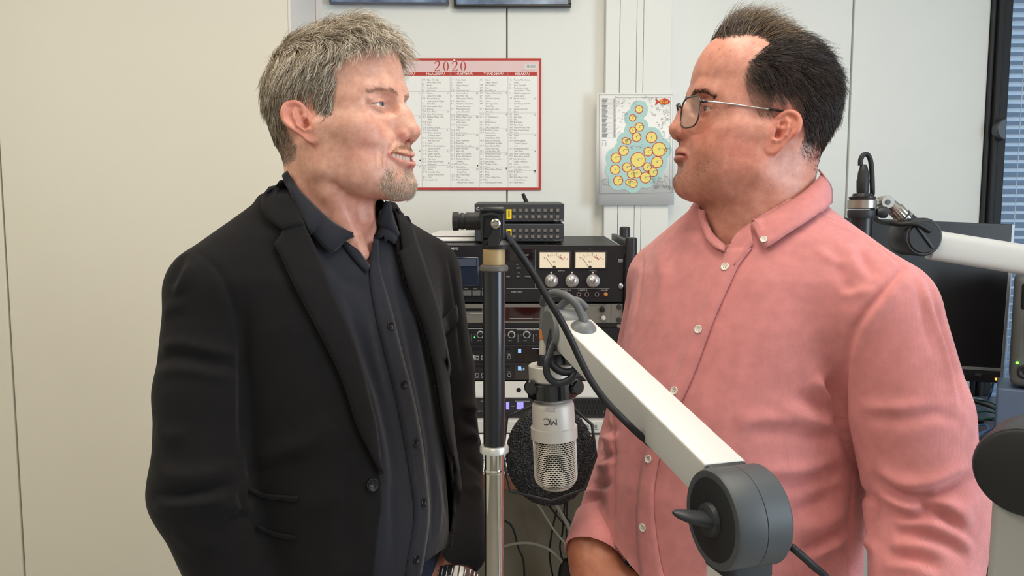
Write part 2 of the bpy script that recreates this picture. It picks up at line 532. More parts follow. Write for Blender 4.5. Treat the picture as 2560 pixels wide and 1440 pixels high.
# ceiling luminaires added out of view to brighten the walls and the men
LAMP = mat('lamp_diffuser', (255, 243, 226), .5, emit=7.0)
for i, (x, y) in enumerate(((-1.25, .45), (.30, .80), (-.5, -1.9))):
    t = empty('ceiling_light', (x, y, CEIL), ['flush ceiling light panel over the space in front of the cream wall', 'flush ceiling light panel above the equipment rack', 'flush ceiling light panel at the rear of the room'][i], 'light', 'ceiling light panels')
    keep_parent_(MB().span((x - .32, y - .62, CEIL - .06), (x + .32, y + .62, CEIL)).build('housing', mat('lamp_housing', (230, 230, 228), .5), None, None, .004), t)
    keep_parent_(MB().span((x - .29, y - .59, CEIL - .066), (x + .29, y + .59, CEIL - .0595)).build('diffuser', LAMP), t)
# ------------------------------------------------------------------ heads (local frame: x to the person's right, y forward, z up, centimetres)
def rot3(ax, ay, az):
    return np.array(Matrix.Rotation(az, 3, 'Z') @ Matrix.Rotation(ay, 3, 'Y') @ Matrix.Rotation(ax, 3, 'X'))

def ear_ops(f, c, tilt=0.25, flare=0.5, size=1.0):
    """one pair of ears; the ear's own frame: u forward, v up, n outward"""
    c = np.array(c, float)
    n = np.array([math.cos(flare), math.sin(flare) * 0.9, 0.12]); n /= np.linalg.norm(n)
    v = np.array([0.1, -math.sin(tilt), math.cos(tilt)]); v -= n * (v @ n); v /= np.linalg.norm(v)
    u = np.cross(v, n)
    if u[1] < 0: u = -u
    S = size
    def loc(X, Y, Z):
        x, y, z = X - c[0], Y - c[1], Z - c[2]
        return ((x * u[0] + y * u[1] + z * u[2]) / S, (x * v[0] + y * v[1] + z * v[2]) / S, (x * n[0] + y * n[1] + z * n[2]) / S)
    def egg(a, b):
        # 2-D outline: big upper circle, small lobe
        d1 = np.sqrt((a + 0.15) ** 2 + ((b - 0.95) * 0.86) ** 2) - 1.72
        d2 = np.sqrt((a - 0.55) ** 2 + (b + 2.15) ** 2) - 0.82
        d3 = np.sqrt((a - 0.25) ** 2 + ((b + 0.7) * 0.6) ** 2) - 1.2
        k = 0.9
        h = np.maximum(k - np.abs(d1 - d3), 0) / k; d = np.minimum(d1, d3) - h * h * k / 4
        h = np.maximum(k - np.abs(d - d2), 0) / k; return np.minimum(d, d2) - h * h * k / 4
    def plate(X, Y, Z):
        a, b, w = loc(X, Y, Z); e = egg(a, b)
        bowl = 0.10 * (a * a) - 0.05          # slightly dished
        t = np.abs(w - bowl) - 0.20
        return (np.sqrt(np.maximum(e + .18, 0) ** 2 + np.maximum(t, 0) ** 2) + np.minimum(np.maximum(e + .18, t), 0) - 0.14) * S
    def rim(X, Y, Z):
        a, b, w = loc(X, Y, Z); e = egg(a, b)
        ang = np.arctan2(b - 0.3, a)
        keep = np.clip((1.35 - np.abs(np.arctan2(np.sin(ang - 2.05), np.cos(ang - 2.05)))) * 3, -1, 1)   # around top and back
        r = 0.27 + 0.06 * np.clip(keep, 0, 1)
        d = np.sqrt((e + 0.26) ** 2 + (w - 0.32) ** 2) - r
        return (d + np.where(keep < 0, -keep * 1.2, 0)) * S
    lo, hi = c - 3.6 * S, c + 3.6 * S
    f.op(plate, lo, hi, 0.45, 'add', True)
    f.op(rim, lo, hi, 0.16, 'add', True)
    def P(a, b, w): return c + (u * a + v * b + n * w) * S
    # root joining ear and skull
    f.cap(P(0.9, 1.2, -0.5), P(0.9, -1.2, -0.5), 0.55 * S, 0.5 * S, 0.6, 'add', True)
    # scaphoid hollow and conch
    f.chain([P(0.35, 2.15, .62), P(-0.75, 1.75, .62), P(-1.1, 0.8, .6), P(-0.85, -0.3, .55)], [.16 * S, .26 * S, .22 * S, .12 * S], 0.22, 'sub', True)
    f.ell(P(0.35, -0.35, .55), (0.62 * S, 0.62 * S, 0.85 * S), 0.25, 'sub', True)
    f.ell(P(0.55, -0.55, .1), (0.4 * S, 0.4 * S, 0.5 * S), 0.2, 'sub', True)
    f.ell(P(0.45, 0.85, .55), (0.5 * S, 0.5 * S, 0.4 * S), 0.25, 'sub', True)
    # antihelix and its two branches
    f.chain([P(-0.1, -1.2, .36), P(-0.52, -0.3, .42), P(-0.42, 0.6, .46), P(-0.25, 1.3, .42), P(0.25, 1.75, .32)], [.16 * S, .2 * S, .22 * S, .2 * S, .14 * S], 0.25, 'add', True)
    # helix crus, tragus, antitragus
    f.chain([P(1.05, 0.95, .3), P(0.75, 0.35, .3), P(0.35, 0.2, .1)], [.2 * S, .2 * S, .12 * S], 0.25, 'add', True)
    f.ell(P(1.12, -0.45, .32), (.34 * S, .34 * S, .5 * S), 0.22, 'add', True)
    f.ell(P(0.45, -1.35, .3), (.34 * S, .4 * S, .3 * S), 0.25, 'add', True)
    return P

def head_field(p, h=0.132):
    f = Field((-9.6, -11.5, -19.0), (9.6, 13.6, 16.0), h)
    # skull
    f.ell((0, -0.4, 5.6), (p['w'], 8.6, p['top'] - 5.6), 0.1)
    f.ell((0, -3.7, 5.4), (6.8, 5.3, 6.2), 2.0)
    f.ell((0, p['fore'] - 5.4, p['forez']), (6.3, 5.4, 13.9 - p['forez']), 2.5)
    f.ell((0, -4.9, 0.8), (5.4, 3.3, 4.2), 2.5)                     # occiput, nape
    # face block, cheeks, jaw
    f.ell((0, 3.6, 0.2), (6.35, 5.6, 5.4), 2.5)
    f.ell((0, 4.4, -4.0), (p['jaww'], 4.6, 4.4), 2.5)
    f.ell((4.6, 5.2, -0.2), (2.2, 2.3, 1.7), 1.6, 'add', True)
    f.cap((5.5, 4.2, 0.2), (6.6, 0.6, 0.3), 0.8, 0.6, 2.4, 'add', True)
    g = p['gon']
    f.chain([(g[0], g[1], g[2] + 4.5), g, (p['jaww'] * .78, 4.2, p['ment'][1] + 2.6), (1.3, p['chin'][0] - 1.9, p['chin'][1] - 0.3)], [1.3, 1.7, 1.75, 1.6], 2.2, 'add', True)
    f.ell((0, p['chin'][0] - 1.75, p['chin'][1]), (1.9, 1.75, 1.5), 1.3)
    f.ell((0, p['chin'][0] - 3.6, p['ment'][1] + 1.8), (3.2, 2.6, 1.8), 1.6)
    if p.get('fat'):
        f.ell((0, 3.0, p['ment'][1] + 1.1), (4.4, 4.2, 2.0), 2.5)
        f.ell((4.3, 3.6, -4.0), (2.0, 3.0, 2.5), 2.0, 'add', True)
        f.ell((4.1, 5.6, -2.6), (2.0, 2.2, 2.0), 2.0, 'add', True)
    # muzzle
    f.ell((0, p['lip'] - 3.5, -3.9), (3.8, 3.2, 2.9), 1.8)
    f.ell((4.9, 3.4, -2.4), (1.5, 2.6, 2.4), 2.0, 'add', True)
    if p.get('smile'):
        f.ell((3.7, 6.3, -1.5), (1.9, 2.0, 1.7), 1.4, 'add', True)
        f.ell((3.9, 5.3, -5.0), (1.7, 2.0, 2.0), 1.6, 'add', True)
    # brow ridge and sockets
    b = p['brow']
    f.ell((4.4, b - 4.9, 3.4), (1.9, 2.5, 2.4), 2.0, 'add', True)
    f.chain([(0.4, b - .95, 4.3), (2.5, b - 1.15, 4.7), (4.4, b - 2.5, 4.4)], [0.8, .82, .7], 1.6, 'add', True)
    f.ell((3.5, b - 0.75, 2.7), (2.0, 1.5, 1.05), 1.2, 'sub', True)
    f.ell((1.65, b + .1, 2.5), (0.55, 0.75, 0.85), 0.8, 'sub', True)
    # lids around the eyeball
    ec = p['eye']
    f.ell(ec, (1.62, 1.52, 1.45), 0.5, 'add', True)
    f.cap((ec[0] - 1.1, ec[1] + 1.15, ec[2] + 0.9), (ec[0] + 1.7, ec[1] + .25, ec[2] + p.get('hood', .7)), 0.36, 0.36, 0.6, 'add', True)
    def almond(X, Y, Z):
        x = X - ec[0] + .05; y = Y - ec[1]; z = Z - ec[2] + p.get('lidz', 0.0) + p.get('slant', .05) * x
        hh = p.get('open', 0.42); wd = 1.5
        rr = (wd ** 2 + hh ** 2) / (2 * hh)
        d1 = np.sqrt(x * x + (z + rr - hh) ** 2) - rr
        hl = hh * 0.8; rl = (wd ** 2 + hl ** 2) / (2 * hl)
        d2 = np.sqrt(x * x + (z - rl + hl) ** 2) - rl
        return np.maximum(np.maximum(d1, d2), -(y + 0.35))
    f.op(almond, (ec[0] - 1.6, ec[1] - .4, ec[2] - .8), (ec[0] + 1.6, ec[1] + 2.2, ec[2] + .8), 0.10, 'sub', True)
    # nose
    nt = p['nose']; nb = p['bridge']
    f.chain([(0, p['nasion'][0] - 0.75, p['nasion'][1]), (0, nb[0] - .85, nb[1]), (0, nt[0] - 1.05, nt[1] + .25)], [0.68, .85, .95], 0.9)
    f.ell((0, nt[0] - 1.05, nt[1] - 0.02), (1.12, 1.05, 0.98), 0.5)
    f.ell((0, nt[0] - 2.6, nt[1] + 0.6), (1.75, 1.5, 2.4), 1.2)
    f.ell((1.28, nt[0] - 2.15, nt[1] - 0.45), (0.72, 1.08, 0.82), 0.45, 'add', True)
    f.ell((0.2, nt[0] - 1.75, nt[1] - 0.95), (0.4, 1.0, 0.35), 0.4, 'add', True)
    f.ell((0.72, nt[0] - 1.75, nt[1] - 1.22), (0.34, 0.62, 0.42), 0.22, 'sub', True)
    # lips follow the muzzle
    st = p['stom']; lw = p['lipw']; up = p['lipu']; lo = p['lipl']; cr = p['corner']; mo = p.get('mouth', 0.1)
    xs = [0, .3 * lw, .6 * lw, .85 * lw, lw]
    def line(z0, e): return [z0 + (cr - z0) * (x / lw) ** 2 * 1.0 + 0 * e for x in xs]
    base = [f.front(x, z) for x, z in zip(xs, line(st, 0))]
    pu = p.get('pout', .35)
    uz = line(up[1], 0); lz = line(lo[1], 0)
    f.chain([(x, y + o, z) for x, y, z, o in zip(xs, base, uz, (pu - .35, pu - .38, pu - .42, -.22, -.25))], [.42, .46, .42, .3, .2], 0.4, 'add', True)
    f.chain([(x, y + o, z) for x, y, z, o in zip(xs, base, lz, (pu - .5, pu - .5, pu - .5, -.28, -.25))], [.56, .56, .48, .32, .2], 0.4, 'add', True)
    mz = line(st, 0)
    fr = [y + .3 for y in base]
    for o in (0, -.18, -.36, -.55):
        f.chain([(x, y + o, z) for x, y, z in zip(xs, fr, mz)], [mo, mo, mo, mo * .8 + .02, .1], 0.1, 'sub', True)
    if mo > .2: f.chain([(x * .93, y - 1.2, z) for x, y, z in zip(xs, fr, mz)], [mo * 1.1, mo * 1.1, mo, mo * .6, .1], 0.1, 'sub', True)
    f.lipline = [(x, y, z) for x, y, z in zip(xs, base, mz)]
    f.upper = [(x, y, z) for x, y, z in zip(xs, base, uz)]; f.lower = [(x, y, z) for x, y, z in zip(xs, base, lz)]
    # groove under the lower lip, philtrum
    f.ell((0, p['labm'][0] + p.get('labo', .8), p['labm'][1]), (2.0, 0.95, 0.75), 0.9, 'sub')
    f.ell((0, up[0] + .32, (up[1] + nt[1] - 1.2) / 2), (0.22, 0.4, 0.9), 0.4, 'sub')
    # neck
    nr = p['neck']
    def neck(X, Y, Z):
        t = np.clip((Z + 2.0) / -17.0, 0, 1)
        cy = p.get('necky', -1.6) + t * p.get('neckdy', -2.2)
        a = nr[0] + t * t * .5; b = nr[1] + t * t * .3
        s = np.sqrt(np.clip(1 - (np.maximum(Z + 3.0, 0) / 6.0) ** 2, 0.02, 1))
        rho = np.sqrt((X / (a * s)) ** 2 + ((Y - cy) / (b * s)) ** 2)
        return (rho - 1) * min(nr) * s
    f.op(neck, (-9, -11, -19), (9, 9, 2.5), 1.8)
    f.chain([(5.6, -1.8, -2.0), (4.6, 0.6, -8.0), (1.6, 2.6, -16.5)], [0.9, 1.1, 0.9], 1.6, 'add', True)   # neck muscle
    f.ell((0, nr[1] + p.get('necky', -1.6) + p.get('neckdy', -2.2) * .5 - .6, -11.3), (1.2, 1.1, 1.5), 1.6)
    f.ear = ear_ops(f, p['ear'], p.get('tilt', .25), p.get('flare', .5), p.get('earsize', 1.0))
    return f

def head_matrix(yaw, pitch, roll, side, ear_px, ear_y, half):
    y = math.radians(yaw) * side; pt = math.radians(pitch)
    f0 = Vector((math.sin(y), -math.cos(y), 0)); u0 = Vector((0, 0, 1))
    f = f0 * math.cos(pt) + u0 * math.sin(pt); u = u0 * math.cos(pt) - f0 * math.sin(pt)
    x = f.cross(u)
    q = Matrix.Rotation(math.radians(roll), 3, f); x = q @ x; u = q @ u
    O = W(ear_px[0], ear_px[1], ear_y) - x * half * side
    M = Matrix(((x.x, f.x, u.x, O.x), (x.y, f.y, u.y, O.y), (x.z, f.z, u.z, O.z), (0, 0, 0, 1)))
    return M

def to_world(M, P):
    A = np.array(M); P = np.atleast_2d(np.asarray(P, float)) * 0.01
    return P @ A[:3, :3].T + A[:3, 3]

def skin_material(name):
    m = bpy.data.materials.new(name); m.use_nodes = True; nt = m.node_tree; b = nt.nodes['Principled BSDF']
    at = nt.nodes.new('ShaderNodeAttribute'); at.attribute_name = 'tint'
    tc = nt.nodes.new('ShaderNodeTexCoord')
    n = nt.nodes.new('ShaderNodeTexNoise'); n.inputs['Scale'].default_value = 70; n.inputs['Detail'].default_value = 6; n.inputs['Roughness'].default_value = .65
    nt.links.new(tc.outputs['Object'], n.inputs['Vector'])
    mx = nt.nodes.new('ShaderNodeMix'); mx.data_type = 'RGBA'; mx.blend_type = 'MULTIPLY'; mx.inputs[0].default_value = 1.0
    rp = nt.nodes.new('ShaderNodeValToRGB'); rp.color_ramp.elements[0].position = .3; rp.color_ramp.elements[0].color = (.80, .68, .66, 1)
    rp.color_ramp.elements[1].position = .68; rp.color_ramp.elements[1].color = (1.05, 1.06, 1.06, 1)
    nt.links.new(n.outputs['Fac'], rp.inputs[0])
    nt.links.new(at.outputs['Color'], mx.inputs[6]); nt.links.new(rp.outputs[0], mx.inputs[7])
    nt.links.new(mx.outputs[2], b.inputs['Base Color'])
    b.inputs['Roughness'].default_value = 0.42
    b.inputs['Specular IOR Level'].default_value = 0.45
    b.inputs['Subsurface Weight'].default_value = 0.12
    b.inputs['Subsurface Radius'].default_value = (0.010, 0.0035, 0.002); b.inputs['Subsurface Scale'].default_value = 1.0
    n2 = nt.nodes.new('ShaderNodeTexNoise'); n2.inputs['Scale'].default_value = 420; n2.inputs['Detail'].default_value = 4
    nt.links.new(tc.outputs['Object'], n2.inputs['Vector'])
    vo = nt.nodes.new('ShaderNodeTexVoronoi'); vo.inputs['Scale'].default_value = 650
    nt.links.new(tc.outputs['Object'], vo.inputs['Vector'])
    ad = nt.nodes.new('ShaderNodeMath'); ad.operation = 'ADD'
    nt.links.new(n2.outputs['Fac'], ad.inputs[0]); nt.links.new(vo.outputs['Distance'], ad.inputs[1])
    bp = nt.nodes.new('ShaderNodeBump'); bp.inputs['Strength'].default_value = 0.12; bp.inputs['Distance'].default_value = 0.0010
    nt.links.new(ad.outputs[0], bp.inputs['Height']); nt.links.new(bp.outputs['Normal'], b.inputs['Normal'])
    _mats[name] = m
    return m

def hair_material(name, rough=.45, spec=.4):
    m = bpy.data.materials.new(name); m.use_nodes = True; nt = m.node_tree; b = nt.nodes['Principled BSDF']
    at = nt.nodes.new('ShaderNodeAttribute'); at.attribute_name = 'tint'
    nt.links.new(at.outputs['Color'], b.inputs['Base Color'])
    b.inputs['Roughness'].default_value = rough; b.inputs['Specular IOR Level'].default_value = spec
    _mats[name] = m
    return m

def strands(name, roots, paths, rad, cols, mat_, parent):
    """paths: (N, K, 3) world points; three-sided tapered hairs in one mesh"""
    N, K, _ = paths.shape
    T = np.gradient(paths, axis=1); T /= np.linalg.norm(T, axis=2, keepdims=True) + 1e-12
    ref = np.random.default_rng(5).normal(size=(N, 1, 3))
    A = np.cross(T, ref); A /= np.linalg.norm(A, axis=2, keepdims=True) + 1e-12
    B = np.cross(T, A)
    taper = np.linspace(1, 0.25, K)[None, :, None] * rad[:, None, None]
    R = []
    for q in range(3):
        a = 2 * math.pi * q / 3
        R.append(paths + (A * math.cos(a) + B * math.sin(a)) * taper)
    V = np.stack(R, 2).reshape(-1, 3)
    base = (np.arange(N) * K * 3)[:, None, None, None]
    k = (np.arange(K - 1) * 3)[None, :, None, None]
    q = np.arange(3); qn = (q + 1) % 3
    quad = np.stack([q, qn, qn + 3, q + 3], 1)[None, None]
    F = (base + k + quad).reshape(-1, 4)
    C = np.repeat(cols, K * 3, 0)
    return np_mesh(name, V, F, mat_, parent, C)

def sample_surface(V, F, weight, n, rng):
    """n random points on faces, with a weight per vertex"""
    a, b, c, d = V[F[:, 0]], V[F[:, 1]], V[F[:, 2]], V[F[:, 3]]
    ar = np.linalg.norm(np.cross(c - a, d - b), axis=1) * .5
    w = ar * weight[F].mean(1); w = w / w.sum()
    idx = rng.choice(len(F), n, p=w)
    s, t = rng.random((2, n, 1))
    P = (a[idx] * (1 - s) + b[idx] * s) * (1 - t) + (d[idx] * (1 - s) + c[idx] * s) * t
    return P, idx

def interp(x, xs, ys): return np.interp(x, xs, ys)
# ------------------------------------------------------------------ the two heads
HEAD_L = dict(w=7.3, top=13.9, fore=9.55, forez=7.0, jaww=4.9, gon=(5.0, 0.9, -4.8), chin=(10.1, -7.4), ment=(7.6, -8.7), lip=10.0, brow=9.4,
              eye=(3.3, 7.35, 2.65), open=.27, lidz=0.05, hood=.62, nose=(12.0, -0.9), bridge=(10.75, 1.5), nasion=(9.65, 3.6), stom=-4.35, lipw=3.3, lipu=(10.2, -3.7),
              lipl=(10.1, -5.2), corner=-3.85, mouth=.34, labm=(10.0, -6.2), neck=(5.6, 6.1), necky=-1.2, neckdy=-3.5, ear=(7.65, -1.0, 0.9), tilt=.42, flare=.55, earsize=1.02, smile=True)
HEAD_R = dict(w=7.5, top=14.4, fore=10.1, forez=7.3, jaww=5.4, gon=(5.5, 0.9, -4.6), chin=(9.5, -7.1), ment=(7.3, -8.2), lip=9.7, brow=9.85,
              eye=(3.25, 7.25, 2.35), open=.40, nose=(12.1, -0.5), bridge=(11.1, 1.8), nasion=(10.1, 3.3), stom=-3.75, lipw=2.45, lipu=(10.2, -3.2),
              lipl=(9.95, -4.45), corner=-4.0, mouth=.11, pout=.30, labo=1.0, labm=(9.1, -5.6), neck=(6.8, 7.5), necky=-.8, neckdy=-4.6, ear=(7.8, -0.9, 0.5), tilt=.14, flare=.5, earsize=1.0, fat=True)
ML = head_matrix(74, 5, 0, 1, (772, 322), .96, 0.075)
MR = head_matrix(90, 11, 0, -1, (1938, 338), .96, 0.077)


def in_poly(P, poly):
    x, y = P[:, 0], P[:, 1]; r = np.zeros(len(P), bool); n = len(poly)
    for i in range(n):
        x1, y1 = poly[i]; x2, y2 = poly[(i + 1) % n]
        c = ((y1 > y) != (y2 > y)) & (x < (x2 - x1) * (y - y1) / ((y2 - y1) or 1e-9) + x1)
        r ^= c
    return r

def poly_soft(P, poly, w):
    """1 inside, falling to 0 over w pixels outside"""
    q = np.array(list(poly) + [poly[0]], float)
    d, _ = path_dist(np.c_[P, np.zeros(len(P))], np.c_[q, np.zeros(len(q))])
    ins = in_poly(P, poly)
    return np.clip(0.5 + np.where(ins, d, -d) / (2 * w), 0, 1)

lin = lambda *c: np.array(srgb(*c)[:3])

def ear_mask(p, VLc):
    c = np.array(p['ear']); q = VLc.copy(); q[:, 0] = np.abs(q[:, 0])
    n = np.array([math.cos(p['flare']), math.sin(p['flare']) * .9, .12]); n /= np.linalg.norm(n)
    d = q - c; w = d @ n
    return (np.linalg.norm(d, axis=1) < 4.0) & (w > -0.42) & (q[:, 0] > 6.0) & (d[:, 1] < 1.9) & (np.abs(d[:, 2]) < 3.6)

def hair_flow_left(q, n):
    # forward on top, down and slightly back on the sides
    top = np.clip((n[:, 2] - .25) / .5, 0, 1)[:, None]
    fl = np.stack([.25 * np.sign(q[:, 0]), np.full(len(q), 1.0), np.zeros(len(q))], 1) * top + np.stack([np.zeros(len(q)), np.full(len(q), -.45), np.full(len(q), -1.0)], 1) * (1 - top)
    return fl
def hair_flow_right(q, n):
    # combed up and back from the forehead, back and down on the sides
    top = np.clip((n[:, 2] - .15) / .5, 0, 1)[:, None]
    front = np.clip((q[:, 1] - 2.0) / 4.0, 0, 1)[:, None]
    a = np.stack([-.12 * np.sign(q[:, 0]), np.full(len(q), -1.0), np.full(len(q), .2)], 1)
    b = np.stack([np.zeros(len(q)), np.full(len(q), -.62), np.full(len(q), -.75)], 1)
    qf = np.stack([-.16 * q[:, 0], np.full(len(q), -.55), np.full(len(q), 1.0)], 1)
    fl = a * top + b * (1 - top)
    return fl * (1 - front * top) + qf * front * top

def grow(V, F, N, weight, n, rng, flow, length, lift, wave, seg=7, wavef=.9, rand=.12, cen=(0, -.4, 5.0), rad=(7.4, 9.0, 8.6)):
    """hair paths in local centimetres"""
    P, fi = sample_surface(V, F, weight, n, rng)
    nn = N[F[fi]].mean(1); nn /= np.linalg.norm(nn, axis=1)[:, None]
    P0 = P.copy(); L = length(P0, nn) * (0.75 + .5 * rng.random(n))
    path = [P.copy()]; per = rng.normal(size=(n, 3)) * rand
    w1 = np.stack([vnoise(P0, wavef, s) for s in (1, 2, 3)], 1); w2 = np.stack([vnoise(P0, wavef * 2.2, s) for s in (4, 5, 6)], 1)
    ph = vnoise(P0, wavef * .8, 9) * 6.0
    for k in range(seg - 1):
        t = k / (seg - 1)
        g = (P - np.array(cen)) / np.array(rad) ** 2; g /= np.linalg.norm(g, axis=1)[:, None]
        nk = g if k else nn
        fl = flow(P, nk)
        fl = fl - nk * (fl * nk).sum(1)[:, None]; fl /= np.linalg.norm(fl, axis=1)[:, None] + 1e-9
        lf = lift(P0, t)[:, None]
        sd = np.cross(nk, fl)
        wv = wave(P0)[:, None]
        d = fl + nk * lf + per + (w1 * .55 + w2 * .5) * wv + sd * (np.sin(ph + t * 5.0)[:, None] * wv * .8) + nk * (np.cos(ph * 1.3 + t * 5.0)[:, None] * wv * .35)
        d /= np.linalg.norm(d, axis=1)[:, None]
        P = P + d * (L / (seg - 1))[:, None]
        path.append(P.copy())
    return np.stack(path, 1), P0, nn

SKIN_L = skin_material('skin_fair'); SKIN_R = skin_material('skin_tanned')
HAIR_L = hair_material('hair_grey', .42, .45); HAIR_R = hair_material('hair_dark_brown', .38, .45)

HAIRPOLY_L = [(560, -60), (1060, -60), (1050, 60), (1000, 98), (985, 112), (945, 114), (895, 126), (856, 138), (836, 165), (842, 205), (836, 245), (832, 276), (814, 292), (799, 276), (785, 262),
              (760, 250), (735, 246), (716, 262), (712, 300), (724, 340), (742, 368), (736, 398), (715, 412), (600, 420)]
HAIRPOLY_R = [(1700, -120), (2300, -120), (2300, 440), (2046, 432), (2010, 408), (1998, 388), (2010, 350), (2010, 300), (1998, 272), (1975, 262), (1950, 266), (1930, 290), (1905, 292), (1886, 280), (1878, 250), (1866, 222),
              (1862, 185), (1876, 152), (1902, 128), (1926, 112), (1918, 100), (1890, 88), (1850, 90), (1806, 97), (1784, 92), (1740, 60)]

def prepare(p, M, side, poly, base):
    f = head_field(p); V, F = f.mesh(); V = smooth_mesh(V, F, 1, .5)
    N = normals(V, F)
    near = V.copy(); near[:, 0] = np.abs(near[:, 0]) * side
    px = project(to_world(M, near))
    em = ear_mask(p, V)
    hair = poly_soft(px, poly, 5.0); hair[em] = 0
    hair[(V[:, 2] < -4.5)] *= .0
    C = np.tile(base, (len(V), 1))
    return f, V, F, N, px, em, hair, C

def smooth_scalar(F, m, n, it=6):
    e = np.concatenate([F[:, [i, (i + 1) % 4]] for i in range(4)]); e = np.concatenate([e, e[:, ::-1]])
    deg = np.maximum(np.bincount(e[:, 0], minlength=n), 1); m = m.astype(float)
    for _ in range(it): m = .3 * m + .7 * np.bincount(e[:, 0], m[e[:, 1]], n) / deg
    return m

def both(path): return [path, [(-x, y, z) for x, y, z in path]]
def snapf(f, pts): return [(x, f.front(abs(x), z), z) for x, z in pts]
# ---- man with grey hair
baseL = lin(219, 168, 146)
fL, VL, FL, NL, pxL, emL, hairL, CL = prepare(HEAD_L, ML, 1, HAIRPOLY_L, baseL)
def fold(f, V, N, pts, w, d, **k):
    for q in both(snapf(f, pts)): sculpt(V, N, q, w, d, **k)
# smile: fold from the nostril past the mouth corner, cheek above it, creases beside the mouth
fold(fL, VL, NL, [(1.75, -1.2), (2.5, -2.2), (3.3, -3.2), (3.75, -4.2)], .28, -.13)
fold(fL, VL, NL, [(2.4, -1.0), (3.3, -2.0), (4.0, -3.2)], .6, .14)
fold(fL, VL, NL, [(4.15, -3.4), (4.35, -4.6), (4.2, -5.9)], .16, -.14)
fold(fL, VL, NL, [(4.7, -3.5), (4.85, -4.6), (4.7, -5.8)], .3, .08)
fold(fL, VL, NL, [(3.75, -4.0), (3.85, -4.9), (3.75, -5.6)], .12, -.06)
# under-eye pouch, crow's feet, lid crease, forehead lines, frown line
fold(fL, VL, NL, [(2.0, 1.75), (3.2, 1.35), (4.5, 1.75)], .14, -.07)
fold(fL, VL, NL, [(2.2, 1.2), (3.2, .85), (4.6, 1.25)], .14, -.05)
fold(fL, VL, NL, [(2.0, 2.0), (3.2, 1.7), (4.4, 2.05)], .2, .06)
fold(fL, VL, NL, [(2.1, 3.35), (3.2, 3.6), (4.7, 3.0)], .12, -.09)
fold(fL, VL, NL, [(4.9, 2.5), (5.5, 2.4), (6.0, 2.0)], .1, -.05)
fold(fL, VL, NL, [(4.8, 2.1), (5.4, 1.6), (5.8, 1.0)], .1, -.05)
for z in (6.4, 7.6, 8.9): fold(fL, VL, NL, [(0, z + .1), (1.6, z + .25), (3.4, z)], .14, -.035)
fold(fL, VL, NL, [(.55, 3.6), (.6, 4.4), (.75, 5.2)], .14, -.09)
VL += NL * (vnoise(VL, .55, 3) * .035)[:, None] * (~emL)[:, None]
# colours of the skin itself: lips, ruddy nose, cheeks and ears, stubble, hair roots
red = lin(205, 118, 100); lips = lin(196, 112, 108)
for s in (1, -1):
    paint(CL, VL, [(4.6 * s, 7.2, -1.0), (5.2 * s, 6, -3.0)], 2.0, red, .35)
    paint(CL, VL, [(3.5 * s, 5.5, -7.5), (4.5 * s, 1.5, -7.5)], 2.4, red, .22)
    paint(CL, VL, [(4.0 * s, 1.0, -11), (2.5 * s, 3.0, -13)], 3.0, lin(206, 132, 112), .45)
    paint(CL, VL, [(1.4 * s, 10.0, -1.4)], 1.0, lin(196, 96, 84), .55)
    paint(CL, VL, [(3.3 * s, 8.4, 3.4), (4.6 * s, 7, 3.2)], .5, lin(196, 130, 112), .5)
    paint(CL, VL, [(2.2 * s, 9.0, 2.6)], .4, lin(200, 134, 116), .35)
    for path, w in ((fL.lower, .46), (fL.upper, .34)):
        paint(CL, VL, [(x * s, y, z) for x, y, z in path], w, lips, .85, 3.0)
    paint(CL, VL, [(0, 10.2, -2.9), (2.4 * s, 9.3, -3.0), (3.3 * s, 8.4, -3.6)], .55, lin(190, 138, 110), .4)
    paint(CL, VL, [(0, 10, -7.2), (2.2 * s, 9, -7.2), (3.0 * s, 7.8, -7.4)], 1.3, lin(188, 146, 124), .55)
paint(CL, VL, [(0, 11.8, -.8)], 1.0, lin(210, 128, 110), .5)
_e = smooth_scalar(FL, emL, len(VL), 10)[:, None] * .65; CL = CL * (1 - _e) + lin(222, 140, 120) * _e
rng = np.random.default_rng(3)
for _ in range(60):
    v = VL[rng.integers(len(VL))]
    if v[1] > 0 or v[2] < 0: paint(CL, VL, [v], .07 + .06 * rng.random(), lin(150, 88, 70), .55)
CL = CL * (1 - .75 * hairL[:, None]) + lin(112, 98, 84) * .75 * hairL[:, None]

